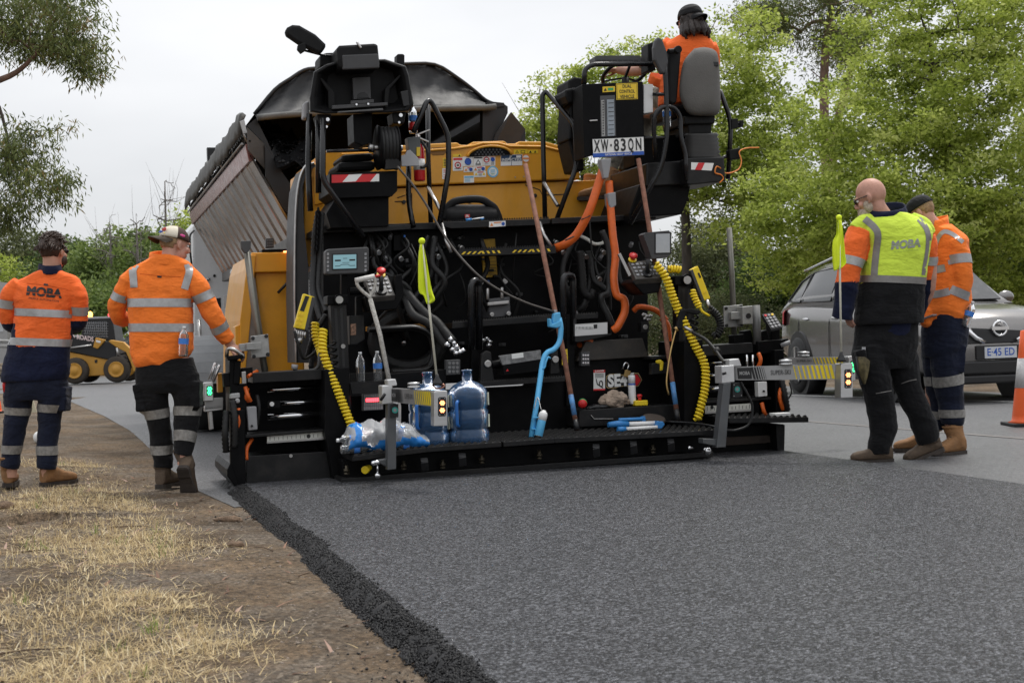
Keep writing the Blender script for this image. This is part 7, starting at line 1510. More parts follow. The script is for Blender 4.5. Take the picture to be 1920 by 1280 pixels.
def eyes(Mh,t,sc=1.0):
 for s_ in(-1,1):
  mb=MB();mb.ell((s_*.032,.079,.012),(.012,.010,.009),10,8,m=0);mb.ell((s_*.032,.0875,.012),(.0055,.003,.0055),8,6,m=1);mb.v=[tuple(Mh@(Vector(v)*sc))for v in mb.v];wpart('eye',mb,[SWHT,SBLK],t)
def hair(name,Mh,m,t,keep,sc=1.0,r=(.083,.107,.106),c=(0,-.016,.032),seed=0,amp=.010,n=(40,26)):
 """hair: a shell that dips under the skin wherever keep(local point) is false"""
 mb=MB();mb.ell((0,0,0),(1,1,1),*n);out=[]
 for v in mb.v:
  v=Vector(v);q=Vector((v.x*r[0],v.y*r[1],v.z*r[2]));w_=keep(q+Vector(c));g=.80+.20*max(0,min(1,w_));nz_=amp*(noise.noise(Vector((q.x*55+seed,q.y*55,q.z*16)))+.6*noise.noise(q*28))/.1
  out.append(tuple(Mh@((q*(g+nz_*.6*max(0,min(1,w_)))+Vector(c))*sc)))
 mb.v=out;return wpart(name,mb,m,t)
def cap(Mh,mats,t,back,label=None,sc=1.0,tip=.12,droop=-.02,paint=None):
 """baseball cap; back = +1 brim to the face, -1 brim behind"""
 mb=MB();n=28;rows=[]
 for j in range(9):
  a=(j/8)*math.pi/2;rows.append([Vector((math.cos(q)*.087*math.cos(a)**.75,-.014+math.sin(q)*.107*math.cos(a)**.75,.036+.092*math.sin(a)))for q in np.linspace(0,6.283,n+1)[:-1]])
 mb.loft([[p+Vector((0,0,-.004))*0+Vector((p.x*-.05,p.y*-.05,0))for p in rows[0]]]+rows)
 if paint:
  for i,f in enumerate(mb.f):mb.m[i]=paint(sum((Vector(mb.v[q])for q in f),Vector())/len(f))
 mb.v=[tuple(Mh@(Vector(v)*sc))for v in mb.v];c=wpart('cap',mb,mats,t)
 mb=MB();g=[]
 for j in range(5):
  f=j/4;row=[]
  for i in range(13):
   u=-1+2*i/12;x=u*(.078-.012*f);y=back*(.085*math.sqrt(max(0,1-(u*.9)**2))+.01+f*tip*math.sqrt(max(.02,1-u*u*.85)))-.012;row.append(Vector((x,y,.040+droop*f-.018*u*u)))
  g.append(row)
 vs_=[p for r_ in g for p in r_];vs_+=[p-Vector((0,0,.005))for p in vs_];N=65;fs=[]
 for j in range(4):
  for i in range(12):q=j*13+i;fs+=[(q,q+1,q+14,q+13),(N+q+13,N+q+14,N+q+1,N+q)]
 for i in range(12):fs+=[(52+i,53+i,N+53+i,N+52+i)]
 mb.add([Mh@(p*sc)for p in vs_],fs,True);wpart('cap_brim',mb,mats[-1]if isinstance(mats,list)else mats,t)
 mb=MB();mb.ell(Mh@Vector((0,-.014,.130)),(.008,.008,.005),8,5);wpart('cap_button',mb,mats[-1]if isinstance(mats,list)else mats,t)
def hand(cl,wrist,d,nrm,curl=.5,side=1,sc=1.0,spread=.09):
 """palm and five fingers: d points along the palm, nrm out of the back of the hand, side +1 puts the thumb along d x nrm"""
 d=Vector(d).normalized();s=d.cross(Vector(nrm)).normalized();nrm=s.cross(d).normalized();w=Vector(wrist);q=lambda a,b,c:w+(d*a+s*b+nrm*c)*sc
 def f(mb):
  mb.loft([[q(a,math.cos(t)*wd,math.sin(t)*th)for t in np.linspace(0,6.283,15)[:-1]]for a,wd,th in((-.03,.028,.022),(.0,.029,.020),(.03,.040,.017),(.065,.043,.015),(.088,.041,.013))])
  for i,(b,L_)in enumerate(((.033,.074),(.011,.083),(-.011,.077),(-.032,.060))):
   p=q(.070,b,0);a=curl*.55*(1+.1*i);fd=(d*math.cos(a)-nrm*math.sin(a)+s*(b*spread*30*.06)).normalized();pts=[p-d*.02*sc,p+fd*L_*.42*sc];rr=[.0098,.0094]
   for k_,l in((1.25,.33),(2.0,.27)):a2=curl*k_*(.55+.30*k_/1.2);fd=(d*math.cos(a2)-nrm*math.sin(a2)).normalized();pts.append(pts[-1]+fd*L_*l*sc);rr.append(.0086 if k_<1.5 else .0072)
   mb.tube(pts,[r_*sc for r_ in rr],8);mb.ell(pts[-1],(.0072*sc,)*3,8,6)
  pts=[q(.012,.025,-.004),q(.045,.052,-.014),q(.070,.060,-.026),q(.090,.056,-.034)];mb.tube(pts,[.015*sc,.0125*sc,.0105*sc,.0085*sc],8);mb.ell(pts[-1],(.0085*sc,)*3,8,6)
 cl.raw(f)
def boot(t,heel,toe,mU,shaft_top,raise_=0.0,sc=1.0,roll=0.0,label=None,shaft_r=.056):
 """work boot: heel point and toe direction on the ground, raise_ lifts the heel about the toe"""
 d=Vector((toe[0],toe[1],0)).normalized();s=Vector((d.y,-d.x,0));u=Vector((0,0,1));h=Vector(heel)
 if raise_:d2=d*math.cos(raise_)-u*math.sin(raise_);u2=u*math.cos(raise_)+d*math.sin(raise_);d,u=d2,u2
 q=lambda a,b,c:h+(d*a+s*b+u*c)*sc
 cl=Cloth(Body(10));ring=lambda a,w_,z0,z1:[q(a,math.copysign(abs(math.cos(x))**.8,math.cos(x))*w_,z0+(z1-z0)*(.5+.5*math.copysign(abs(math.sin(x))**.7,math.sin(x))))for x in np.linspace(0,6.283,17)[:-1]]
 def f(mb):
  mb.loft([ring(-.010,.030,.03,.10),ring(.0,.041,.024,.14),ring(.04,.047,.022,.155),ring(.09,.045,.022,.145),ring(.14,.047,.022,.118),ring(.19,.052,.022,.098),ring(.235,.052,.022,.090),ring(.268,.044,.024,.078),ring(.286,.026,.028,.06)])
  top=Vector(shaft_top);mb.tube([q(.045,0,.06),q(.048,0,.11),top.lerp(q(.048,0,.11),.3),top],[.050*sc,.054*sc,shaft_r*sc,(shaft_r+.003)*sc],16)
  mb.tube([top+(top-q(.048,0,.11)).normalized()*.0+d.cross(s)*0+(s*math.cos(a)+d*math.sin(a))*(shaft_r+.001)*sc for a in np.linspace(0,6.283,17)[:-1]],.010*sc,7,closed=True)
 cl.raw(f);o=cl.done('boot',mU,None,.005,3,.002);attach(o,t)
 if label:o['label']=label
 mb=MB()
 def sr(a,w_,z0,z1):return[q(a,math.copysign(abs(math.cos(x))**.6,math.cos(x))*w_,z0 if math.sin(x)<0 else z1)for x in np.linspace(.2,6.48,13)[:-1]]
 mb.loft([sr(-.014,.030,.004,.034),sr(.0,.043,.0,.034),(sr(.07,.044,.0,.032)),sr(.085,.043,.010,.032),sr(.13,.046,.008,.030),sr(.19,.055,.0,.030),sr(.24,.055,.0,.030),sr(.28,.042,.004,.032),sr(.296,.022,.010,.034)],smooth=False);so2=part('sole',mb,SOLE,None);bpy.context.view_layer.update();so2.parent=o;so2.matrix_parent_inverse=(o.matrix_parent_inverse.inverted()@Matrix.Identity(4))if False else o.matrix_world.inverted()
 mb=MB()
 for i in range(5):a=.155-.020*i;z=.100+.014*i;mb.tube([q(a,-.022,z-.006),q(a-.004,0,z+.008),q(a-.012,.022,z-.002)],.0028*sc,5);mb.tube([q(a,.022,z-.006),q(a-.004,0,z+.009),q(a-.012,-.022,z-.002)],.0028*sc,5)
 l=part('laces',mb,mat('lace',(.05,.04,.03),.8),None);l.parent=o;l.matrix_parent_inverse=o.matrix_world.inverted();return o
def glasses(Mh,t,m=GLS,sc=1.0):
 mb=MB()
 for s_ in(-1,1):mb.ell((s_*.033,.096,.014),(.026,.006,.018),14,8);mb.tube([(s_*.058,.094,.020),(s_*.080,.05,.018),(s_*.084,-.005,.012)],.0032,6)
 mb.tube([(-.012,.101,.018),(.012,.101,.018)],.003,6);mb.v=[tuple(Mh@(Vector(v)*sc))for v in mb.v];wpart('glasses',mb,m,t)
def collar(b,pts,m,t,h,thick=.006):
 """turned collar: ring of pixel points at its lower edge, height in px, leaning in"""
 P3=[b.J(*q)for q in pts];c=sum(P3,Vector())/len(P3);mb=MB();lo=smooth_path(P3+P3[:1],5)[:-1];n=len(lo);H=h*b.k
 ring=lambda k,z:[c+(p-c)*k+Vector((0,0,(p-c).z*0+z))for p in lo]
 mb.loft([ring(1.06,-.004),ring(1.02,H*.55),ring(.96,H),ring(.90,H*.98),ring(.92,H*.4),ring(.96,-.01)],caps=False);return wpart('collar',mb,m,t)
 # ---------------- worker at the far left, back to us, arms folded
def man_a():
 b=Body(10.05);J=b.J;t=person('worker in orange and navy shirt standing far left with his back turned',b,55,912)
 bd=Cloth(b);Mh=head_mat(J(100,473,.02),R(-20),R(-4));head_shapes(bd,Mh,1.0,J(94,520,.0))
 bd.rings([(93,512,0,20,16),(90,530,0,50,20),(85,580,0,46,22),(78,640,0,44,22),(70,700,0,46,24),(68,730,0,44,24)]);bd.tube([(30,540,0,13),(14,600,.05,11),(45,620,.28,8)]);bd.tube([(148,545,0,13),(150,605,.05,11),(115,622,.28,8)])
 hand(bd,J(50,622,.30),(1,.1,.1),(0,1,.2),.8,1);hand(bd,J(112,620,.30),(-1,.1,.1),(0,1,.2),.8,-1)
 for x0,x1,x2 in((36,30,22),(100,95,88)):bd.tube([(x0,715,0,24),(x1,775,.02,17),(x2,865,0,11),(x2,895,0,10)])
 o=bd.done('body',SKIN,None,.0055,3);attach(o,t)
 hair('hair',Mh,HAIRB,t,lambda q:1.0 if q.z>.055+max(0,q.y)*.25 or(q.y<-.02 and q.z>-.045)or(abs(q.x)>.06 and q.z>.02 and q.y<.02)else-1,seed=2,r=(.081,.103,.106),amp=.012);mb=MB();rr_=random.Random(5)
 for i in range(240):
  a=rr_.uniform(0,6.283);e_=rr_.uniform(-.1,1.5);n_=Vector((math.cos(a)*math.cos(e_),math.sin(a)*math.cos(e_),math.sin(e_)));q=Vector((n_.x*.079,n_.y*.101-.016,n_.z*.104+.032));
  if q.y>.05 and q.z<.08:continue
  g=(Vector((rr_.gauss(0,.4),.6,.2))-n_*n_.dot(Vector((0,.6,.2)))).normalized()*(1 if q.z>.06 else-1);g.z-=.5 if q.z<.06 else 0;mb.tube([Mh@q,Mh@(q+n_*.009+g*.016),Mh@(q+n_*.010+g*.034)],[.007,.006,.001],5)
 wpart('hair_locks',mb,HAIRB,t)
 glasses(Mh,t)
 mb=MB();[mb.ell((s_*.052,.05,-.055),(.018,.035,.035),10,7)for s_ in(-1,1)];mb.ell((0,.075,-.088),(.032,.022,.02),10,7);mb.v=[tuple(Mh@Vector(v))for v in mb.v];wpart('beard',mb,HAIRB,t)
 sh=Cloth(b);fn=lambda v:0 if v.z>zc else 1;zc=J(75,648).z
 sh.rings([(94,506,.0,19,17),(93,513,.0,36,20),(90,526,.01,60,25),(87,545,.01,63,30),(84,580,.0,54,32),(80,615,0,55,33),(74,650,0,58,34),(68,685,0,62,36),(66,702,0,63,37),(66,713,0,60,35)],fn=fn)
 fa=lambda v:0 if v.z>J(10,606).z else 1
 sh.tube([(38,532,.0,16),(22,550,.0,17.5),(14,580,.02,16),(18,604,.06,16),(40,616,.24,14),(52,618,.30,12)],fn=fa);sh.tube([(136,537,0,16),(146,554,0,17.5),(148,585,.02,16),(144,606,.06,16),(122,616,.24,14),(108,616,.3,12)],fn=fa)
 o=sh.done('shirt',[ORA,NAVY],None,.0065,4,.015,1,fn=lambda c:(0 if c.z>(zc if 30<(c.x*FPX/c.y+960)<134 and c.y<10.13 else(J(10,607).z))else 1)if not(34<(c.x*FPX/c.y+960)<134)else(0 if c.z>zc else 1));attach(o,t)
 collar(b,[(72,508,.0),(84,512,-.075),(104,512,-.075),(116,510,.0),(104,508,.07),(84,508,.07)],NAVY,t,14)
 mb=MB();
 lband(sh,[(84,580,0),(83.4,594,0)],REFL,t,58);lband(sh,[(76.5,634,0),(76,648,0)],REFL,t,66)
 lband(sh,[(17,562,.01),(15,578,.015)],REFL,t,24);lband(sh,[(150,574,.01),(149.5,590,.02)],REFL,t,24)
 print_text(sh,'MOBA',82.5,547.5,67,18,.10,SBLK,t,'back_print',((.30,.38),),.05,.12);print_text(sh,'MOBILE AUTOMATION',82,561.5,56,3.6,.11,SBLK,t,'back_print',(),.0,.0)
 tape(sh,[(50,531),(86,535),(128,543)],1.2,cloth('seam_orange',(.55,.085,.015)),t,'yoke_seam',.002);mb=MB();d=b.J(86,533,-.11);tape(sh,[(82,533),(90,534)],3.5,SBLK,t,'hang_loop',.006)
 tr=Cloth(b);tr.rings([(68,690,0,52,30),(68,715,0,56,32),(68,735,0,58,32),(68,750,0,56,28)]);tr.tube([(38,715,0,28),(35,745,.0,27),(32,775,.01,23),(26,810,0,20),(21,845,-.01,17.5),(19,865,-.01,18),(17,876,-.01,17)]);tr.tube([(99,715,0,28),(98,745,.0,27),(94,772,.01,22),(91,810,0,20.5),(88,845,-.01,18.5),(88,866,-.01,19),(87,877,-.01,17)])
 tr.raw(lambda mb:mb.box(J(122,748,.0),(.05,.13,.17),Matrix.Rotation(.1,3,'Y')));o=tr.done('trousers',NAVY2,None,.0065,4,.015,3);attach(o,t)
 for p in([(32,763,.01),(31,777,.01)],[(94,757,.01),(93,772,.01)],[(21,834,-.01),(20.6,850,-.01)],[(88,835,-.01),(88,852,-.01)]):lband(tr,p,REFC,t,34)
 g0=J(16,914,-.02);boot(t,Vector((g0.x,g0.y,g0.z)),(-.25,1),BOOT,J(17,858,.0),shaft_r=.060);g1=J(82,913,-.02);boot(t,g1,(.6,1),BOOT,J(87,860,0),shaft_r=.060)
 mb=MB();mb.tube([J(9,735,-.05),J(8,722,-.05),J(8.5,708,-.05)],[.012,.014,.010],8);wpart('screwdriver',mb,[RED],t);mb=MB();mb.ell(J(8.5,707,-.05),(.012,.012,.012),8,6);wpart('screwdriver_tip',mb,YSG,t)
man_a()
# ---------------- worker in the cap, hand on the end of the screed
def man_b():
 b=Body(9.75);J=b.J;t=person('worker in bright orange shirt and cap walking beside the paver, resting his hand on it',b,315,920)
 bd=Cloth(b);Mh=head_mat(J(328,460,.02),R(-48),R(-14));head_shapes(bd,Mh,1.0,J(310,500,.0))
 bd.rings([(310,492,0,20,16),(306,510,0,48,20),(302,560,0,44,22),(303,620,0,44,22),(308,670,0,46,24),(312,700,0,46,24)]);bd.tube([(250,515,0,13),(216,575,.05,11),(236,600,.22,8)]);bd.tube([(362,520,0,13),(396,588,.02,11),(428,640,.12,8.5),(434,648,.14,8)])
 hand(bd,J(236,600,.22),(.6,.7,-.1),(-.3,.3,1),.5,-1);hand(bd,J(432,647,.13),(.80,.12,-.50),(.35,-.35,.85),.75,1,1.05)
 bd.tube([(285,710,0,24),(294,775,.03,17),(303,860,.06,11),(304,900,.06,10)]);bd.tube([(345,710,0,24),(352,775,.02,17),(346,850,-.05,11),(342,872,-.05,10)])
 o=bd.done('body',SKINR,None,.0055,3);attach(o,t);eyes(Mh,t)
 hair('hair',Mh,HAIRF,t,lambda q:1.3 if(q.z>.02 and q.y<.05)or(q.y<-.03 and q.z>-.04)else-1,r=(.079,.101,.10),amp=.003)
 cp=lambda v:1 if v.y<-.03 and v.z>.04 else 0
 cap(Mh,[mat('cap_brown',(.055,.03,.022),.8),mat('cap_cream',(.62,.57,.47),.8),mat('cap_brim_brown',(.06,.045,.032),.8)],t,-1,paint=cp,tip=.10,droop=-.03)
 for q,m_ in((((.02,-.112,.082),(.032,.004,.014)),mat('patch_red',(.5,.06,.05),.7)),(((-.012,-.118,.066),(.03,.004,.008)),SBLU),(((.012,-.110,.055),(.03,.004,.006)),SYEL),(((.082,.0,.062),(.004,.022,.010)),mat('patch_pink',(.7,.08,.30),.7))):
  mb=MB();mb.ell(q[0],q[1],12,6);mb.v=[tuple(Mh@Vector(v))for v in mb.v];wpart('cap_patch',mb,m_,t)
 sh=Cloth(b);sh.rings([(308,478,.0,20,18),(307,486,.0,36,22),(304,500,.01,58,26),(302,520,.01,62,30),(301,560,.0,60,33),(302,600,0,60,34),(303,640,0,60,35),(302,665,0,56,36),(296,680,0,44,33),(292,690,0,30,26)])
 sh.tube([(258,511,.0,17),(238,533,.0,18),(223,562,.02,17.5),(220,586,.06,17),(234,602,.2,15)]);sh.tube([(352,512,0,17),(369,533,0,19),(385,566,.02,19),(400,592,.03,18.5),(414,618,.07,16),(427,638,.11,14.5)])
 o=sh.done('shirt',ORB,None,.0065,4,.015,5);attach(o,t)
 collar(b,[(280,490,.0),(292,493,-.07),(316,494,-.075),(334,492,.0),(322,488,.07),(296,487,.07)],ORB,t,17)
 lband(sh,[(301,560,0),(301,576,0)],REFL,t,64);lband(sh,[(302.5,606.5,0),(302.5,622,0)],REFL,t,64)
 lband(sh,[(229,549,.01),(224.5,562,.02)],REFL,t,25);lband(sh,[(378,548,.01),(385,563,.02)],REFL,t,26);lband(sh,[(408,607,.05),(415,619,.07)],REFL,t,22)
 tape(sh,[(256,493),(249,506),(250,522),(251,539)],14,REFL,t);tape(sh,[(352,495),(355,508),(351,525),(346,542)],14,REFL,t)
 tape(sh,[(262,513),(300,517),(340,519)],1.2,cloth('seam_bright',(.6,.11,.015)),t,'yoke_seam',.002);tape(sh,[(295,518.5),(303,518.8)],3.5,SBLK,t,'hang_loop',.006)
 tr=Cloth(b);tr.rings([(310,672,0,52,30),(312,695,0,57,33),(314,718,0,58,33),(315,735,0,55,28)]);tr.tube([(286,705,0,29),(288,740,.0,27),(294,775,.02,22.5),(302,815,.05,20.5),(304,845,.06,19.5),(306,866,.06,17.5),(306,876,.06,17)]);tr.tube([(344,705,0,29),(350,740,.0,27),(351,772,.01,24.5),(348,805,-.02,21),(345,832,-.04,19),(343,846,-.05,17.5),(342,852,-.05,17)])
 tr.raw(lambda mb:mb.box(J(264,745,-.02),(.06,.13,.18),Matrix.Rotation(-.1,3,'Y')));tr.raw(lambda mb:mb.box(J(370,738,-.02),(.05,.13,.17),Matrix.Rotation(.05,3,'Y')));o=tr.done('trousers',BLKC,None,.0065,4,.015,7);attach(o,t)
 for p in([(293,766,.02),(295.5,783,.025)],[(351,762,.01),(350.5,779,.005)],[(303.6,833,.055),(304.4,850,.06)],[(347.4,810,-.02),(345,829,-.04)]):lband(tr,p,REFC,t,36)
 g0=J(301,917,.02);boot(t,g0,(.25,1),BOOTB,J(305,874,.07));tp=J(345,926,-.10);h_=J(343,874,-.16);boot(t,h_+Vector((0,-.02,-.02)),(.08,1),BOOTB,J(342,848,-.02),raise_=R(58),sc=.98)
 bt=thing('water_bottle','water bottle with a blue label tucked in the back pocket of the capped worker','bottle',J(343,668,-.14));bottle('',0,0,0,parent=bt,offs=Matrix.Rotation(.08,4,'Y'),h=.20,r=.034)
man_b()
# ---------------- bald man in the yellow vest
def man_c():
 b=Body(10.15);J=b.J;t=person('bald bearded man in a yellow and black vest looking down at the road',b,1660,866)
 bd=Cloth(b);Mh=head_mat(J(1633,372,.0),R(62),R(-22));head_shapes(bd,Mh,1.10,J(1668,425,.0))
 bd.rings([(1668,410,0,24,20),(1672,432,0,54,24),(1676,480,0,52,28),(1672,540,0,52,30),(1664,600,0,50,30),(1660,640,0,48,28)]);bd.tube([(1604,448,-.05,14),(1588,520,-.08,12),(1590,580,-.06,9)]);bd.tube([(1742,450,.05,14),(1742,540,.1,12),(1720,590,.3,9)])
 hand(bd,J(1590,578,-.06),(.05,.12,-1),(-.9,-.4,.0),.45,-1,1.0);hand(bd,J(1718,592,.3),(-.7,.2,-.4),(0,.4,1),.5,1)
 bd.tube([(1640,650,-.03,26),(1648,735,-.03,18),(1652,820,0,12),(1650,850,0,10)]);bd.tube([(1690,650,.06,26),(1708,735,.06,18),(1738,815,.10,12),(1742,835,.1,10)])
 o=bd.done('body',SKINR,None,.0055,3);attach(o,t);eyes(Mh,t,1.1);glasses(Mh,t,sc=1.1)
 mb=MB();mb.ell((0,.064,-.080),(.060,.058,.056),18,12);mb.ell((0,.092,-.115),(.038,.034,.056),14,9);[mb.ell((s_*.056,.026,-.048),(.018,.030,.042),12,8)for s_ in(-1,1)];mb.ell((0,.104,-.045),(.030,.010,.009),10,6)
 mb.v=[tuple(Mh@((Vector(v)*(1+.05*noise.noise(Vector(v)*60)))*1.1))for v in mb.v];wpart('beard',mb,HAIRW,t)
 sh=Cloth(b);zc=J(1600,529).z
 sh.rings([(1668,408,0,24,20),(1672,424,0,56,28),(1676,450,0,62,34),(1674,500,0,58,38),(1668,560,0,56,38),(1664,600,0,54,37),(1665,622,0,51,35),(1666,633,0,48,33)],yaw=.12,fn=lambda v:0 if v.z>zc else 1)
 sh.tube([(1614,436,-.04,24),(1604,460,-.06,25),(1597,490,-.08,23),(1590,522,-.09,22),(1585,555,-.08,21),(1582,584,-.07,20),(1580,596,-.06,20)],fn=lambda v:0 if v.z>zc else 1)
 sh.tube([(1732,444,.06,22),(1738,470,.07,20),(1736,505,.09,19),(1732,540,.12,18),(1722,575,.24,16),(1718,586,.28,15)],fn=lambda v:0 if v.z>zc else 1)
 o=sh.done('shirt',[ORA,NAVY],None,.0065,4,.014,9,fn=lambda c:0 if c.z>zc else 1);attach(o,t)
 vt=Cloth(b);zv=J(1670,526).z
 vt.rings([(1668,400,.0,30,24),(1670,409,.0,46,30),(1674,420,0,62,36),(1678,436,0,70,41),(1682,460,0,62,44),(1676,500,0,61,46),(1671,540,0,62,47),(1667,580,0,64,47),(1666,600,0,65,47),(1666,607,0,64,46)],yaw=.12,ex=2.5)
 vt.tube([(1640,414,-.02,15),(1618,420,-.05,17),(1604,432,-.06,15)]);vt.tube([(1710,414,.02,15),(1732,424,.06,16),(1742,440,.07,14)])
 o=vt.done('vest',[LIME,BLKC],None,.0065,5,.011,12,fn=lambda c:0 if c.z>zv else 1);attach(o,t)
 collar(b,[(1627,411,-.03),(1646,414,-.10),(1676,412,-.11),(1700,405,-.04),(1690,396,.06),(1650,398,.06)],NAVY,t,17)
 lband(vt,[(1673,519,0),(1672.5,532,0)],REFD,t,74);lband(sh,[(1599,484,-.075),(1595,500,-.08)],REFL,t,30);lband(sh,[(1737.5,480,.075),(1736.5,496,.085)],REFL,t,26)
 tape(vt,[(1621,410),(1640,427),(1646,442),(1643,470),(1640,500),(1639,518)],13,REFD,t);tape(vt,[(1723,410),(1735,425),(1741,443),(1740,470),(1735,500),(1733,516)],10,REFD,t)
 print_text(vt,'MOBA',1698.5,457.5,56,16.5,-.09,mat('print_silver',(.30,.31,.30),.5,.2),t,'back_print',((.30,.36),(.52,.57)),.05,.12);print_text(vt,'MOBILE AUTOMATION',1699,470,46,3,-.09,mat('print_faint',(.46,.56,.10),.6),t,'back_print',(),.0,.0)
 tr=Cloth(b);tr.rings([(1662,605,0,58,36),(1660,640,0,61,38),(1658,670,0,60,36),(1656,690,0,54,30)],yaw=.12);tr.tube([(1632,650,-.03,33),(1636,690,-.04,31),(1646,730,-.04,27),(1652,765,-.02,26),(1656,800,0,25.5),(1652,826,.0,22.5),(1650,838,.0,22),(1650,850,.0,20)]);tr.tube([(1686,650,.06,32),(1693,690,.06,30),(1703,730,.07,25),(1720,768,.08,24),(1733,798,.09,24.5),(1738,818,.10,24),(1741,830,.10,20)])
 tr.raw(lambda mb:mb.box(J(1612,675,-.10),(.07,.12,.14),Matrix.Rotation(-.1,3,'Y')));o=tr.done('trousers',BLKC,None,.0065,4,.015,13);attach(o,t)
 tape(tr,[(1642,737.5),(1656,735),(1672,732)],1.5,REFD,t,'knee_piping');tape(tr,[(1690,719),(1704,714),(1719,711)],1.5,REFD,t,'knee_piping');tape(tr,[(1616,653),(1623,653.5)],6,GRY,t,'pocket_tag')
 g0=G(1674,872,-.03);g0.y=9.78;boot(t,J(1672,868,-.02),(-1,.12),BOOTB,J(1652,842,.0),shaft_r=.062);boot(t,J(1766,846,.12),(-1,-.12),BOOTB,J(1745,826,.11),raise_=R(18),shaft_r=.060)
 pc=thing('tool_pouch','camouflage tool pouch strapped on the thigh of the bald man','pouch',J(1618,694,-.2));bpy.context.view_layer.update();mb=MB();mb.loft([[J(x,y,dv)for x,y,dv in row]for row in([(1606,668,-.16),(1622,668,-.20),(1632,676,-.17),(1618,672,-.13)],[(1607,690,-.16),(1621,690,-.20),(1630,695,-.17),(1618,692,-.13)],[(1611,712,-.15),(1621,712,-.18),(1626,712,-.16),(1619,712,-.13)],[(1617,721,-.15),(1621,721,-.17),(1623,720,-.16),(1620,720,-.14)])]);o=wpart('pouch_body',mb,mat('camo_olive',(.10,.08,.035),.6,var=.8,scale=28,bump=.2),pc,bev=.006);mb=MB();mb.tube([J(1606,668,-.16),J(1609,700,-.16),J(1617,721,-.16)],.007,6);wpart('pouch_trim',mb,SBLK,pc)
man_c()
# ---------------- young man behind him, cap backwards
def man_d():
 b=Body(10.55);J=b.J;t=person('man in orange shirt and black cap standing behind the bald man, holding a phone',b,1785,850)
 bd=Cloth(b);Mh=head_mat(J(1727,400,.0),R(60),R(-30));head_shapes(bd,Mh,.98,J(1762,436,.0))
 bd.rings([(1764,425,0,20,18),(1770,445,0,34,24),(1772,500,0,32,30),(1772,560,0,32,30),(1772,620,0,34,30)],yaw=.7);bd.tube([(1796,455,-.10,13),(1812,525,-.12,11),(1778,585,-.10,8.5)]);bd.tube([(1752,455,.15,13),(1735,530,.2,11),(1742,590,.1,8.5)])
 hand(bd,J(1777,585,-.10),(-.55,.1,-.8),(.25,-1,.25),.45,-1,1.08);hand(bd,J(1742,590,.1),(-.2,-.3,-.7),(-.8,.3,.2),.5,1)
 bd.tube([(1768,640,0,24),(1772,715,0,17),(1782,790,0,11),(1785,822,0,10)]);bd.tube([(1755,640,.12,24),(1752,715,.12,17),(1745,790,.2,11),(1738,820,.25,10)])
 o=bd.done('body',SKINR,None,.0055,3);attach(o,t);eyes(Mh,t,.98)
 hair('hair',Mh,HAIRF,t,lambda q:1.3 if(q.z>.0 and q.y<.02)or(q.y<-.03 and q.z>-.05)else-1,sc=.98,r=(.079,.101,.10),amp=.003)
 cap(Mh,CAPB,t,1,sc=1.0,tip=.09,droop=-.03)
 sh=Cloth(b);sh.rings([(1764,420,.0,20,19),(1768,430,.0,32,28),(1774,446,0,36,36),(1777,480,0,37,40),(1776,530,0,38,42),(1775,575,0,40,44),(1774,592,0,38,44),(1772,600,0,36,42)],yaw=.75)
 sh.tube([(1792,452,-.10,20),(1797,475,-.12,20),(1801,500,-.13,19.5),(1804,526,-.13,19),(1798,548,-.12,17),(1788,568,-.11,15),(1781,580,-.10,14)]);sh.tube([(1752,455,.15,20),(1738,490,.18,18),(1734,530,.2,17),(1738,570,.14,14),(1741,584,.11,13)])
 sh.tube([(1745,585,-.02,16),(1738,600,-.05,12),(1733,610,-.06,8)]);o=sh.done('shirt',ORB,None,.0065,4,.015,15);attach(o,t)
 collar(b,[(1745,430,-.04),(1757,428,-.10),(1774,422,-.06),(1778,418,.02),(1764,420,.08),(1750,424,.05)],ORB,t,15)
 lband(sh,[(1798,479,-.12),(1800,496,-.13)],REFL,t,25,ref=Vector((0,1,0)));lband(sh,[(1800,540,-.125),(1793,555,-.115)],REFL,t,24);tape(sh,[(1742,506),(1757,505),(1772,502)],14,REFL,t);tape(sh,[(1735,553),(1758,551),(1780,546)],14,REFL,t);tape(sh,[(1754,460),(1760,444),(1771,434),(1788,440),(1806,454)],8,REFL,t)
 tr=Cloth(b);tr.rings([(1772,590,0,36,40),(1772,620,0,38,42),(1770,650,0,38,40),(1768,668,0,32,34)],yaw=.75);tr.tube([(1775,640,-.03,31),(1776,680,-.03,30),(1778,715,-.02,28),(1782,750,0,24),(1785,778,0,23),(1786,790,0,21),(1786,796,0,19)]);tr.tube([(1757,640,.10,28),(1756,690,.10,26),(1760,740,.12,22),(1762,780,.14,18),(1760,800,.16,17)])
 tr.raw(lambda mb:mb.box(J(1790,672,-.10),(.15,.07,.20),Matrix.Rotation(.12,3,'Y')));o=tr.done('trousers',NAVY2,None,.0065,4,.015,17);attach(o,t)
 for p in([(1776,702,-.025),(1779,721,-.02)],[(1784.5,767,0),(1785,782,0)]):lband(tr,p,REFC,t,36)
 for p in([(1757,705,.11),(1758,722,.11)],[(1761,767,.13),(1762,782,.14)]):lband(tr,p,REFC,t,28)
 boot(t,J(1806,852,-.02),(-1,-.45),BOOT,J(1786,800,.0),shaft_r=.066,sc=1.02);boot(t,J(1745,845,.28),(-1,-.1),BOOT,J(1750,806,.2))
 ph=thing('phone','grey phone held at waist height by the man in the black cap','phone',J(1742,595,.05));bpy.context.view_layer.update();mb=MB();mb.bar(J(1730,599,-.06),J(1754,590,-.13),.075,.012,up=Vector((0,0,1)));wpart('phone_body',mb,GRY,ph,bev=.003)
 bt=thing('water_bottle','water bottle in the side pocket of the man in the black cap','bottle',J(1809,612,-.14));bottle('',0,0,0,parent=bt,offs=Matrix.Rotation(.35,4,'Y'),h=.19,r=.036)
man_d()
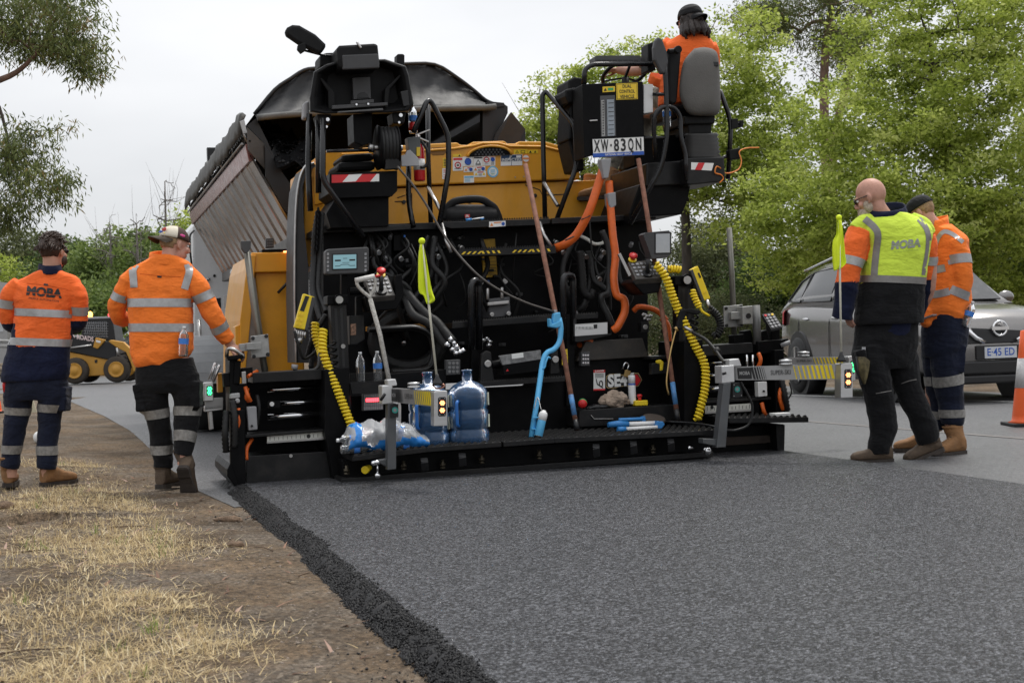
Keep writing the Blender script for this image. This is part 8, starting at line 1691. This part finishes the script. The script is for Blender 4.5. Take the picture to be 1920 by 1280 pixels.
# ---------------- driver up on the right hand seat
def man_e():
 b=Body(11.62);J=b.J;t=person('long haired paver driver in an orange T shirt and backwards cap, seated up high',b,1300,215)
 bd=Cloth(b);Mh=head_mat(J(1293,42,.0),R(38),R(-8));head_shapes(bd,Mh,1.0,J(1294,74,.02));CAMO=mat('camo_cloth',(.16,.15,.12),.8,var=.7,scale=22)
 bd.rings([(1294,70,0,18,15),(1294,85,0,42,20),(1290,130,0,36,22),(1282,190,0,36,24),(1280,205,0,36,24)]);bd.tube([(1255,86,.0,12),(1226,108,.15,10),(1208,130,.25,10.5),(1180,134,.34,9.5),(1158,131,.38,8)]);bd.tube([(1330,88,0,12),(1336,130,.1,10),(1310,150,.4,8)])
 hand(bd,J(1160,131,.38),(-1,.15,.02),(0,.1,1),.8,-1);hand(bd,J(1308,150,.4),(-.6,.7,0),(0,0,1),.6,1);bd.tube([(1270,200,.05,20),(1225,205,.35,18),(1185,215,.6,15),(1150,290,.55,12),(1130,340,.5,10)]);bd.tube([(1300,200,.05,20),(1262,205,.45,18),(1225,215,.7,15),(1180,300,.65,12),(1160,345,.6,10)])
 o=bd.done('body',mat('skin_tan',(.34,.17,.115),.5,var=.25,scale=16),None,.0055,3);attach(o,t);eyes(Mh,t);glasses(Mh,t)
 hair('hair',Mh,HAIRD,t,lambda q:1.4 if(q.y<.035 and q.z>-.10)else-1,r=(.094,.112,.118),c=(0,-.022,-.006),amp=.02,seed=7)
 mb=MB();[mb.tube([Mh@Vector((.075*math.cos(a),-.03+.085*math.sin(a),-.03)),Mh@Vector((.10*math.cos(a),-.045+.095*math.sin(a),-.10)),Mh@Vector((.105*math.cos(a),-.06+.09*math.sin(a),-.15-.015*math.sin(a*7)))],[.030,.030,.010],8,sm=3)for a in np.linspace(2.4,6.9,11)];wpart('hair_locks',mb,HAIRD,t)
 cap(Mh,CAPB,t,-1,sc=1.08,tip=.07,droop=-.035)
 sh=Cloth(b);sh.rings([(1294,66,0,20,17),(1294,75,0,38,22),(1292,90,0,48,28),(1288,120,0,43,30),(1280,150,0,42,31),(1277,180,0,43,34),(1276,198,0,42,34)]);sh.tube([(1258,84,0,17),(1244,96,.06,16),(1228,110,.14,15)]);sh.tube([(1328,86,0,17),(1334,105,.04,16),(1336,122,.08,15)]);sh.tube([(1240,145,.05,22),(1234,160,.08,20)]);o=sh.done('shirt',ORA,None,.0065,5,.009,21);attach(o,t)
 tr=Cloth(b);tr.tube([(1262,190,.05,27),(1232,185,.3,24),(1190,205,.58,18),(1165,260,.58,17),(1142,318,.52,16)]);tr.tube([(1300,200,.05,27),(1262,200,.42,23),(1225,212,.68,18),(1195,270,.66,17),(1172,325,.6,16)]);tr.ball(1280,195,.05,36);o=tr.done('trousers',CAMO,None,.007,4,.010,23);attach(o,t)
 mb=MB();sl_=Cloth(b);sl_.tube([(1222,112,.17,14),(1212,116,.2,13.5),(1204,121,.24,13)]);o=sl_.done('sleeve_end',CAMO,None,.006,3,.004,2);attach(o,t)
 boot(t,J(1154,374,.42),(-1,.15),BOOT,J(1143,322,.5),sc=1.1,shaft_r=.064);boot(t,J(1112,374,.75),(-1,.5),BOOT,J(1108,330,.8),sc=1.0)
man_e()
# ================================================================ CAR, LOADER, CONES, FAR THINGS
GLASS=mat('car_glass',(.012,.014,.015),.06,var=.05,spec=.9);SILV=mat('car_silver',(.22,.21,.203),.24,.8,var=.02,coat=.5,aniso_rough=.02)
def make_car(label,paint,loc,head,plate=True):
 """x forward, y to the car's left"""
 t=thing('parked_car',label,'car',mw=Matrix.Translation(loc)@Matrix.Rotation(head,4,'Z')@Matrix.Diagonal((1.05,1.02,1.13,1)))
 S=[(-2.40,.52,.66,.78,.74,1.04,.70,1.06),(-2.30,.42,.80,.74,.87,1.10,.80,1.12),(-1.8,.34,.90,.72,.935,1.13,.86,1.15),(-1.0,.27,.90,.66,.94,1.11,.88,1.14),(0,.25,.90,.64,.94,1.07,.88,1.11),(.9,.25,.90,.64,.94,1.03,.88,1.08),(1.35,.27,.90,.68,.945,1.02,.86,1.08),(1.9,.30,.88,.66,.92,.97,.78,1.03),(2.22,.28,.82,.60,.86,.88,.66,.95),(2.36,.30,.70,.56,.74,.80,.52,.86)]
 mb=MB();rings=[]
 for x,zb,wb,zm,wm,zs,ws,zt in S:
  h=[(0,zb),(wb*.9,zb),(wb,zb+.06),(wm*.99,(zb+zm)/2),(wm,zm),(wm*.985,zm+(zs-zm)*.55),(ws+.035,zs-.03),(ws,zs),(ws*.6,zt-.012),(0,zt)]
  rings.append([Vector((x,y,z))for y,z in h]+[Vector((x,-y,z))for y,z in h[-2:0:-1]])
 sm_=[]
 for a,b in zip(rings,rings[1:]):sm_+=[a]+[[p.lerp(q,.5)for p,q in zip(a,b)]]
 mb.loft(sm_+[rings[-1]]);part('body_shell',mb,paint,t)
 Gs=[(-2.30,1.13,.74),(-2.12,1.42,.60),(-1.85,1.585,.60),(-1.2,1.655,.63),(-.4,1.675,.64),(.2,1.64,.63),(.7,1.37,.67),(1.18,1.07,.74)]
 gi=lambda x:(float(np.interp(x,[g[0]for g in Gs],[g[1]for g in Gs])),float(np.interp(x,[g[0]for g in Gs],[g[2]for g in Gs])))
 mb=MB();rings=[]
 for x in np.linspace(-2.30,1.18,30):
  z,w_=gi(x);zb=1.05;h=[(.87,zb),(.865,zb+(z-zb)*.3),(w_+.05,zb+(z-zb)*.86),(w_-.02,z-.012),(w_*.5,z)];rings.append([Vector((x,y,q))for y,q in h]+[Vector((x,-y,q))for y,q in h[::-1]])
 mb.loft(rings);part('roof',mb,paint,t)
 def side(x,f,sgn,o=.008):
  z,w_=gi(x);zb=1.05;zz=zb+(z-zb)*f;y=float(np.interp(f,[0,.3,.86,.98],[.87,.865,w_+.05,w_]));return Vector((x,sgn*(y+o),zz))
 for sgn in(-1,1):
  for nm,q in(('quarter_glass',[(-2.02,.34),(-1.52,.22),(-1.52,.84),(-1.85,.74)]),('door_glass',[(-1.44,.22),(-.42,.18),(-.42,.86),(-1.44,.86)]),('door_glass',[(-.34,.18),(.82,.10),(.30,.80),(-.34,.86)])):
   mb=MB();k=6;top=[q[3],q[2]];bot=[q[0],q[1]];g=[]
   for j in range(5):
    for i in range(k+1):a=i/k;e_=j/4;x=(bot[0][0]+(bot[1][0]-bot[0][0])*a)*(1-e_)+(top[0][0]+(top[1][0]-top[0][0])*a)*e_;f=(bot[0][1]+(bot[1][1]-bot[0][1])*a)*(1-e_)+(top[0][1]+(top[1][1]-top[0][1])*a)*e_;g.append(side(x,f,sgn))
   mb.add(g,[(j*7+i,j*7+i+1,j*7+i+8,j*7+i+7)for j in range(4)for i in range(k)],True);part(nm,mb,GLASS,t)
   mb=MB();mb.tube([side(*p,sgn,.012)for p in q],.012,5,closed=True);part('window_trim',mb,SBLK,t)
  for x in(-.38,-1.48,.78):mb=MB();mb.tube([Vector((x,sgn*.945,.40)),Vector((x+.02,sgn*.948,.66)),Vector((x,sgn*.935,.88)),Vector((x-.02,sgn*.895,1.04))],.005,4);part('door_seam',mb,SBLK,t)
  for x in(-1.22,-.20):mb=MB();mb.ell((x,sgn*.93,.955),(.11,.022,.020),12,7);part('door_handle',mb,CHR,t)
  mb=MB();mb.tube([Vector((x,sgn*.66,gi(x)[0]+.045*(1 if-1.7<x<.05 else .2)))for x in(-1.85,-1.7,-.8,0,.12)],.016,6);part('roof_rail',mb,CHR,t)
  mb=MB();mb.box((-.1,sgn*.90,.30),(2.5,.09,.14));part('sill',mb,SBLK,t,bev=.02)
  mb=MB();mb.ell((.72,sgn*1.03,1.13),(.06,.11,.075),14,9);mb.bar((.74,sgn*.86,1.06),(.72,sgn*.98,1.10),.05,.04);part('wing_mirror',mb,paint,t)
  mb=MB();mb.prism([(-2.30,sgn*.80,.86),(-2.02,sgn*.945,.90),(-2.02,sgn*.935,1.06),(-2.28,sgn*.79,1.12)],(-.03,sgn*.012,0));part('tail_lamp',mb,mat('lamp_red',(.40,.015,.02),.2,coat=.5),t,bev=.01)
  mb=MB();mb.prism([(2.26,sgn*.66,.80),(1.95,sgn*.88,.86),(1.80,sgn*.885,.93),(2.0,sgn*.80,.97),(2.26,sgn*.62,.90)],(.03,sgn*.02,.01));part('headlamp',mb,mat('headlamp_glass',(.60,.61,.62),.12,.3,coat=.6),t,bev=.012)
  mb=MB();mb.cyl((2.24,sgn*.66,.50),(2.30,sgn*.66,.50),.07,14);part('fog_lamp',mb,mat('fog_lens',(.25,.12,.10),.2,coat=.5),t)
  for x in(-1.46,1.37):
   mb=MB();mb.cyl((x,sgn*.70,.37),(x,sgn*.955,.37),.435,30);part('wheel_arch',mb,SBLK,t)
   mb=MB();mb.lathe([(.22,-.10),(.335,-.10),(.365,-.06),(.37,0),(.365,.06),(.335,.10),(.22,.10)],(x,sgn*.885,.37),(0,1,0),30);wh=part('wheel',mb,RUB,t)
   mb=MB();mb.lathe([(0,.0),(.235,.0),(.245,.03),(.235,.035)],(x,sgn*.960,.37),(0,sgn,0),24,m=1)
   for k in range(5):a=k*1.2566+.3;c=Vector((x,sgn*1.0,.37));mb.bar(c,c+Vector((math.cos(a)*.235,0,math.sin(a)*.235)),.05,.03,up=Vector((0,1,0)),m=0)
   mb.cyl((x,sgn*.98,.37),(x,sgn*1.02,.37),.05,12,m=0);part('rim',mb,[CHR,SBLK],wh)
 mb=MB();q=[Vector((1.16,s_*.70,1.085))for s_ in(-1,1)]+[Vector((.26,s_*.58,1.615))for s_ in(1,-1)];mb.prism([p+Vector((.02,0,.012))for p in q],(.006,0,.012));part('windscreen',mb,GLASS,t)
 mb=MB();mb.tube([(1.17,-.6,1.11),(1.10,.1,1.135)],.008,5);part('wiper',mb,SBLK,t)
 mb=MB();mb.prism([(2.35,-.52,.62),(2.35,.52,.62),(2.33,.58,.82),(2.30,.50,.87),(2.30,-.50,.87),(2.33,-.58,.82)],(.03,0,0));g=part('grille',mb,SBLK,t,bev=.01)
 for s_ in(-1,1):mb=MB();mb.tube([(2.36,s_*.50,.86),(2.395,s_*.30,.68),(2.40,s_*.20,.64)],.028,7);part('grille_bar',mb,CHR,g);mb=MB();[mb.bar((2.385,s_*(.33+.07*i),.72),(2.37,s_*(.40+.07*i),.84),.02,.02)for i in range(3)];part('grille_slats',mb,CHR,g)
 mb=MB();mb.tube([Vector((2.40,math.cos(a)*.085,.775+math.sin(a)*.075))for a in np.linspace(0,6.283,21)[:-1]],.014,7,closed=True);mb.box((2.405,0,.775),(.02,.21,.035));part('badge',mb,CHR,g)
 mb=MB();mb.prism([(2.33,-.80,.30),(2.33,.80,.30),(2.33,.76,.44),(2.33,-.76,.44)],(.06,0,0));mb.prism([(2.34,-.78,.20),(2.34,.78,.20),(2.34,.82,.29),(2.34,-.82,.29)],(.05,0,0));part('bumper_grille',mb,SBLK,t,bev=.02)
 if plate:
  mb=MB();mb.box((2.375,0,.525),(.03,.60,.15),m=1);part('plate_holder',mb,[SWHT,SBLK],t,bev=.01);mb=MB();mb.box((2.395,0,.525),(.012,.40,.12),m=0);text_mb(mb,'E\u00b745 ED',(2.4025,0,.525),(0,1,0),(0,0,1),.11,1,.012,width=.34);part('number_plate',mb,[mat('plate_pale',(.55,.57,.60),.4),SBLU],t)
 return t
hd=R(9.5);hx=Vector((math.sin(hd),-math.cos(hd),0));lf=Vector((math.cos(hd),math.sin(hd),0));rw=G(1512,738,-.045)
make_car('silver grey car with roof rails on the far lane behind the bald man',SILV,rw+hx*1.46+lf*.90-Vector((0,0,0)),math.atan2(hx.y,hx.x))
make_car('white car parked far away behind the skid steer loader',CABW,base_at(252,58,-.15),R(200),False)
D=42;sk=thing('skid_steer_loader','small yellow and black skid steer loader parked across the road far left','loader',base_at(180,D,-.02));SO=sk.location.copy();SY=mat('loader_yellow',(.52,.26,.035),.5,var=.1,dirt=.4,dirtc=(.25,.17,.08))
Q=lambda x,y,dy=0.0:WD(x,y,D+dy)-SO
def sslab(nm,pts,dy,dep,m,parent=None,bev=.02):mb=MB();mb.prism([Q(x,y,dy)for x,y in pts],(0,dep,0));return part(nm,mb,m,parent or sk,bev=bev)
sslab('lower_frame',[(112,655),(131,660),(204,674),(200,703),(112,708)],.1,1.3,SY);sslab('engine_cover',[(110,632),(131,628),(176,640),(217,640),(218,672),(204,674),(131,659),(110,656)],.05,1.4,SBLK)
cb=sslab('cab',[(160,596),(163,594),(207,593.5),(211,598),(217,640),(150,634)],.35,.9,SBLK);sslab('cab_window',[(164,603),(200,601),(203,634),(156,632)],.34,.01,GLASS,cb,0);mb=MB();[mb.tube([Q(158+4.2*i,633,.32),Q(165+3.4*i,603,.32)],.008,4)for i in range(11)];[mb.tube([Q(157,630-5*i,.32),Q(203,631-5*i,.32)],.008,4)for i in range(6)];part('window_guard',mb,GRY,cb,kind='stuff');sslab('cab_roof',[(159,595),(210,593),(211,597),(159,599)],.3,1.0,GRY,cb)
sslab('arm_bracket',[(179,632.6),(198,637),(183,654),(174,651)],-.02,.1,SY);sslab('lift_arm',[(203,640),(207,637),(231,641),(249,658),(259,692),(250,697),(245,680),(236,660),(218,651)],-.02,.2,SY);sslab('lift_arm',[(203,640),(207,637),(231,641),(249,658),(259,692),(250,697),(245,680),(236,660),(218,651)],1.35,.2,SY)
mb=MB();mb.tube([Q(131,652,-.03),Q(172,647,-.03)],.03,7);part('ram',mb,STL,sk);mb=MB();mb.tube([Q(219,652,-.03),Q(222,668,-.03)],.04,7);part('ram',mb,STL,sk);mb=MB();mb.tube([Q(226,664,.1),Q(238,664,.1),Q(246,690,.1)],.03,6,sm=4);part('ram_hose',mb,RUB,sk)
for x,y in((142,697),(220,691.5)):
 c=Q(x,y,.0);c.z=.39
 for dy in(0,1.25):mb=MB();mb.lathe([(.2,-.13),(.34,-.14),(.385,-.10),(.39,0),(.385,.10),(.34,.14),(.2,.14)],c+Vector((0,dy,0)),(0,1,0),26);wh=part('wheel',mb,mat('dusty_rubber',(.045,.036,.028),.8,var=.3),sk);mb=MB();mb.lathe([(0,-.17),(.10,-.17),(.12,-.145),(.20,-.145),(.225,-.165),(.235,-.13)],c+Vector((0,dy,0)),(0,1,0),20);part('rim',mb,SY,wh)
mb=MB();mb.ell(Q(169,590,.7),(.075,.075,.10),12,8);part('beacon',mb,mat('beacon_amber',(.9,.35,.05),.3,emit=(1,.42,.06),es=5),cb);mb=MB();mb.ell(Q(206,590.5,.7),(.06,.06,.06),10,7);part('beacon',mb,LEDR,cb)
mb=MB();text_mb(mb,'A',Q(136,628.5,.03),(1,0,-.05),(0,0,1),.20,0,.02);text_mb(mb,'ROADS',Q(159.5,634,.03),(1,0,-.20),(0,0,1),.19,0,.025,width=.50);part('door_lettering',mb,[mat('letter_pink',(.78,.62,.60),.5)],sk)
sslab('model_plate',[(180,637),(189,639),(188,643),(180,641)],-.03,.008,SWHT,None,0);sslab('fuel_cap',[(177,675),(182,674),(182,680),(178,680)],.08,.03,SBLK,None,.0)
CON=mat('cone_orange',(.85,.13,.03),.5,var=.12,dirt=.25,dirtc=(.35,.12,.06));CWH=mat('cone_white',(.62,.62,.62),.45,var=.15,scale=20,dirt=.3,dirtc=(.3,.28,.26))
def cone(label,loc,h,group=None):
 t=thing('traffic_cone',label,'traffic cone',loc,group=group);mb=MB();mb.box((0,0,.015),(.40*h/.9,.40*h/.9,.03));part('cone_base',mb,RUB,t,bev=.008)
 r=lambda z:(.155-.125*z)*h/.9;k=h/.9;mb=MB();mb.lathe([(r(0)+.03,.03),(r(.05),.05*k)]+[(r(z),z*k)for z in(.1,.3,.5,.7,.9)]+[(r(.92)*.6,.905*k)],(0,0,0),seg=24);part('cone_body',mb,CON,t);mb=MB();mb.lathe([(r(.36)+.002,.36*k),(r(.64)+.002,.64*k)],(0,0,0),seg=24);part('reflective_collar',mb,CWH,t)
cone('orange and white traffic cone at the right edge of the picture',G(1928,797,-.045),.87);p=G(-6,776,-.02);cone('orange traffic cone far off at the left edge beside the bearded worker',Vector((p.x,p.y,gz(p.x,p.y))),.5)
p=G(74,836,-.02);t=thing('white_ball','small white ball lying on the dirt between the legs of the left worker','ball',Vector((p.x,p.y,gz(p.x,p.y))));mb=MB();mb.ell((0,0,.055),(.06,.06,.065),16,10);part('ball_skin',mb,WHT,t)
p=G(62,776,-.02);t=thing('marker_peg','small cream marker peg standing in the dirt behind the left worker','peg',Vector((p.x,p.y,gz(p.x,p.y))));mb=MB();mb.prism([(-.06,0,0),(.06,0,0),(.01,0,.20),(-.02,0,.20)],(0,.02,0));part('peg_board',mb,mat('cream_board',(.55,.50,.36),.6),t)
D=62;t=thing('house','low grey house with a dark roof at the far left edge','house',base_at(-60,D,-.3));HO=t.location.copy();hp=lambda x,y,dy=0.0:WD(x,y,D+dy)-HO
mb=MB();mb.prism([hp(-190,556),hp(14,556),hp(14,680),hp(-190,690)],(0,7,0));part('wall',mb,mat('house_wall',(.36,.36,.36),.8,var=.1),t);mb=MB();mb.prism([hp(-200,560,-.4),hp(20,556,-.4),hp(-5,528,3),hp(-190,532,3)],(0,4.5,0));part('roof',mb,mat('dark_tiles',(.07,.065,.062),.8,var=.3,scale=4),t)
mb=MB();mb.prism([hp(-25,585,-.02),hp(6,585,-.02),hp(6,622,-.02),hp(-25,622,-.02)],(0,.05,0));part('window',mb,mat('pale_pane',(.5,.52,.54),.2),t)
D=34;t=thing('guard_rail','grey steel guard rail at the left edge behind the bearded worker','guard rail',base_at(-30,D,-.05));HO2=t.location.copy();g2=lambda x,y,dy=0.0:WD(x,y,D+dy)-HO2
for dz in(0,.13):mb=MB();mb.bar(g2(-140,636)-Vector((0,0,dz)),g2(24,640,3)-Vector((0,0,dz)),.10,.09);part('rail',mb,GALV,t,bev=.03)
for x in(-110,-50,8):mb=MB();q=g2(x,640,(x+140)/164*3+.1);mb.box(Vector((q.x,q.y,.36)),(.10,.10,.72));part('post',mb,GALV,t)
# ---------------- woods behind everything, one mass
def woods(name,pts,dep,n_cl,n_per,leaf,m,seed):
 """pts: (px, top px, D)"""
 rg=np.random.default_rng(seed);xs_=[p[0]for p in pts];px_=rg.uniform(xs_[0],xs_[-1],n_cl);Dd=np.interp(px_,xs_,[p[2]for p in pts])+rg.uniform(0,dep,n_cl);tp=np.interp(px_,xs_,[p[1]for p in pts])+rg.normal(0,12,n_cl);f=rg.random(n_cl)**.8
 C=np.array([tuple(WD(x,t_,d))for x,t_,d in zip(px_,tp,Dd)]);C[:,2]=.1+(C[:,2]-.1)*f;o=obj(name,leaves_mesh(name,C,np.full(n_cl,leaf*7)*rg.uniform(.6,1.4,n_cl),n_per,leaf,m,seed,.7));o['kind']='stuff';return o
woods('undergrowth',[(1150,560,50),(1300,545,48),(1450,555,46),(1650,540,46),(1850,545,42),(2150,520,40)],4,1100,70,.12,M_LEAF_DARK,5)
woods('undergrowth',[(1200,612,43),(1500,612,40),(1800,610,38),(2150,605,34)],1.5,420,50,.10,M_LEAF_OLIVE,8)
woods('distant_woods',[(-400,500,120),(0,520,118),(300,500,115),(700,480,120),(1200,500,125)],10,900,60,.30,M_LEAF_OLIVE,6)
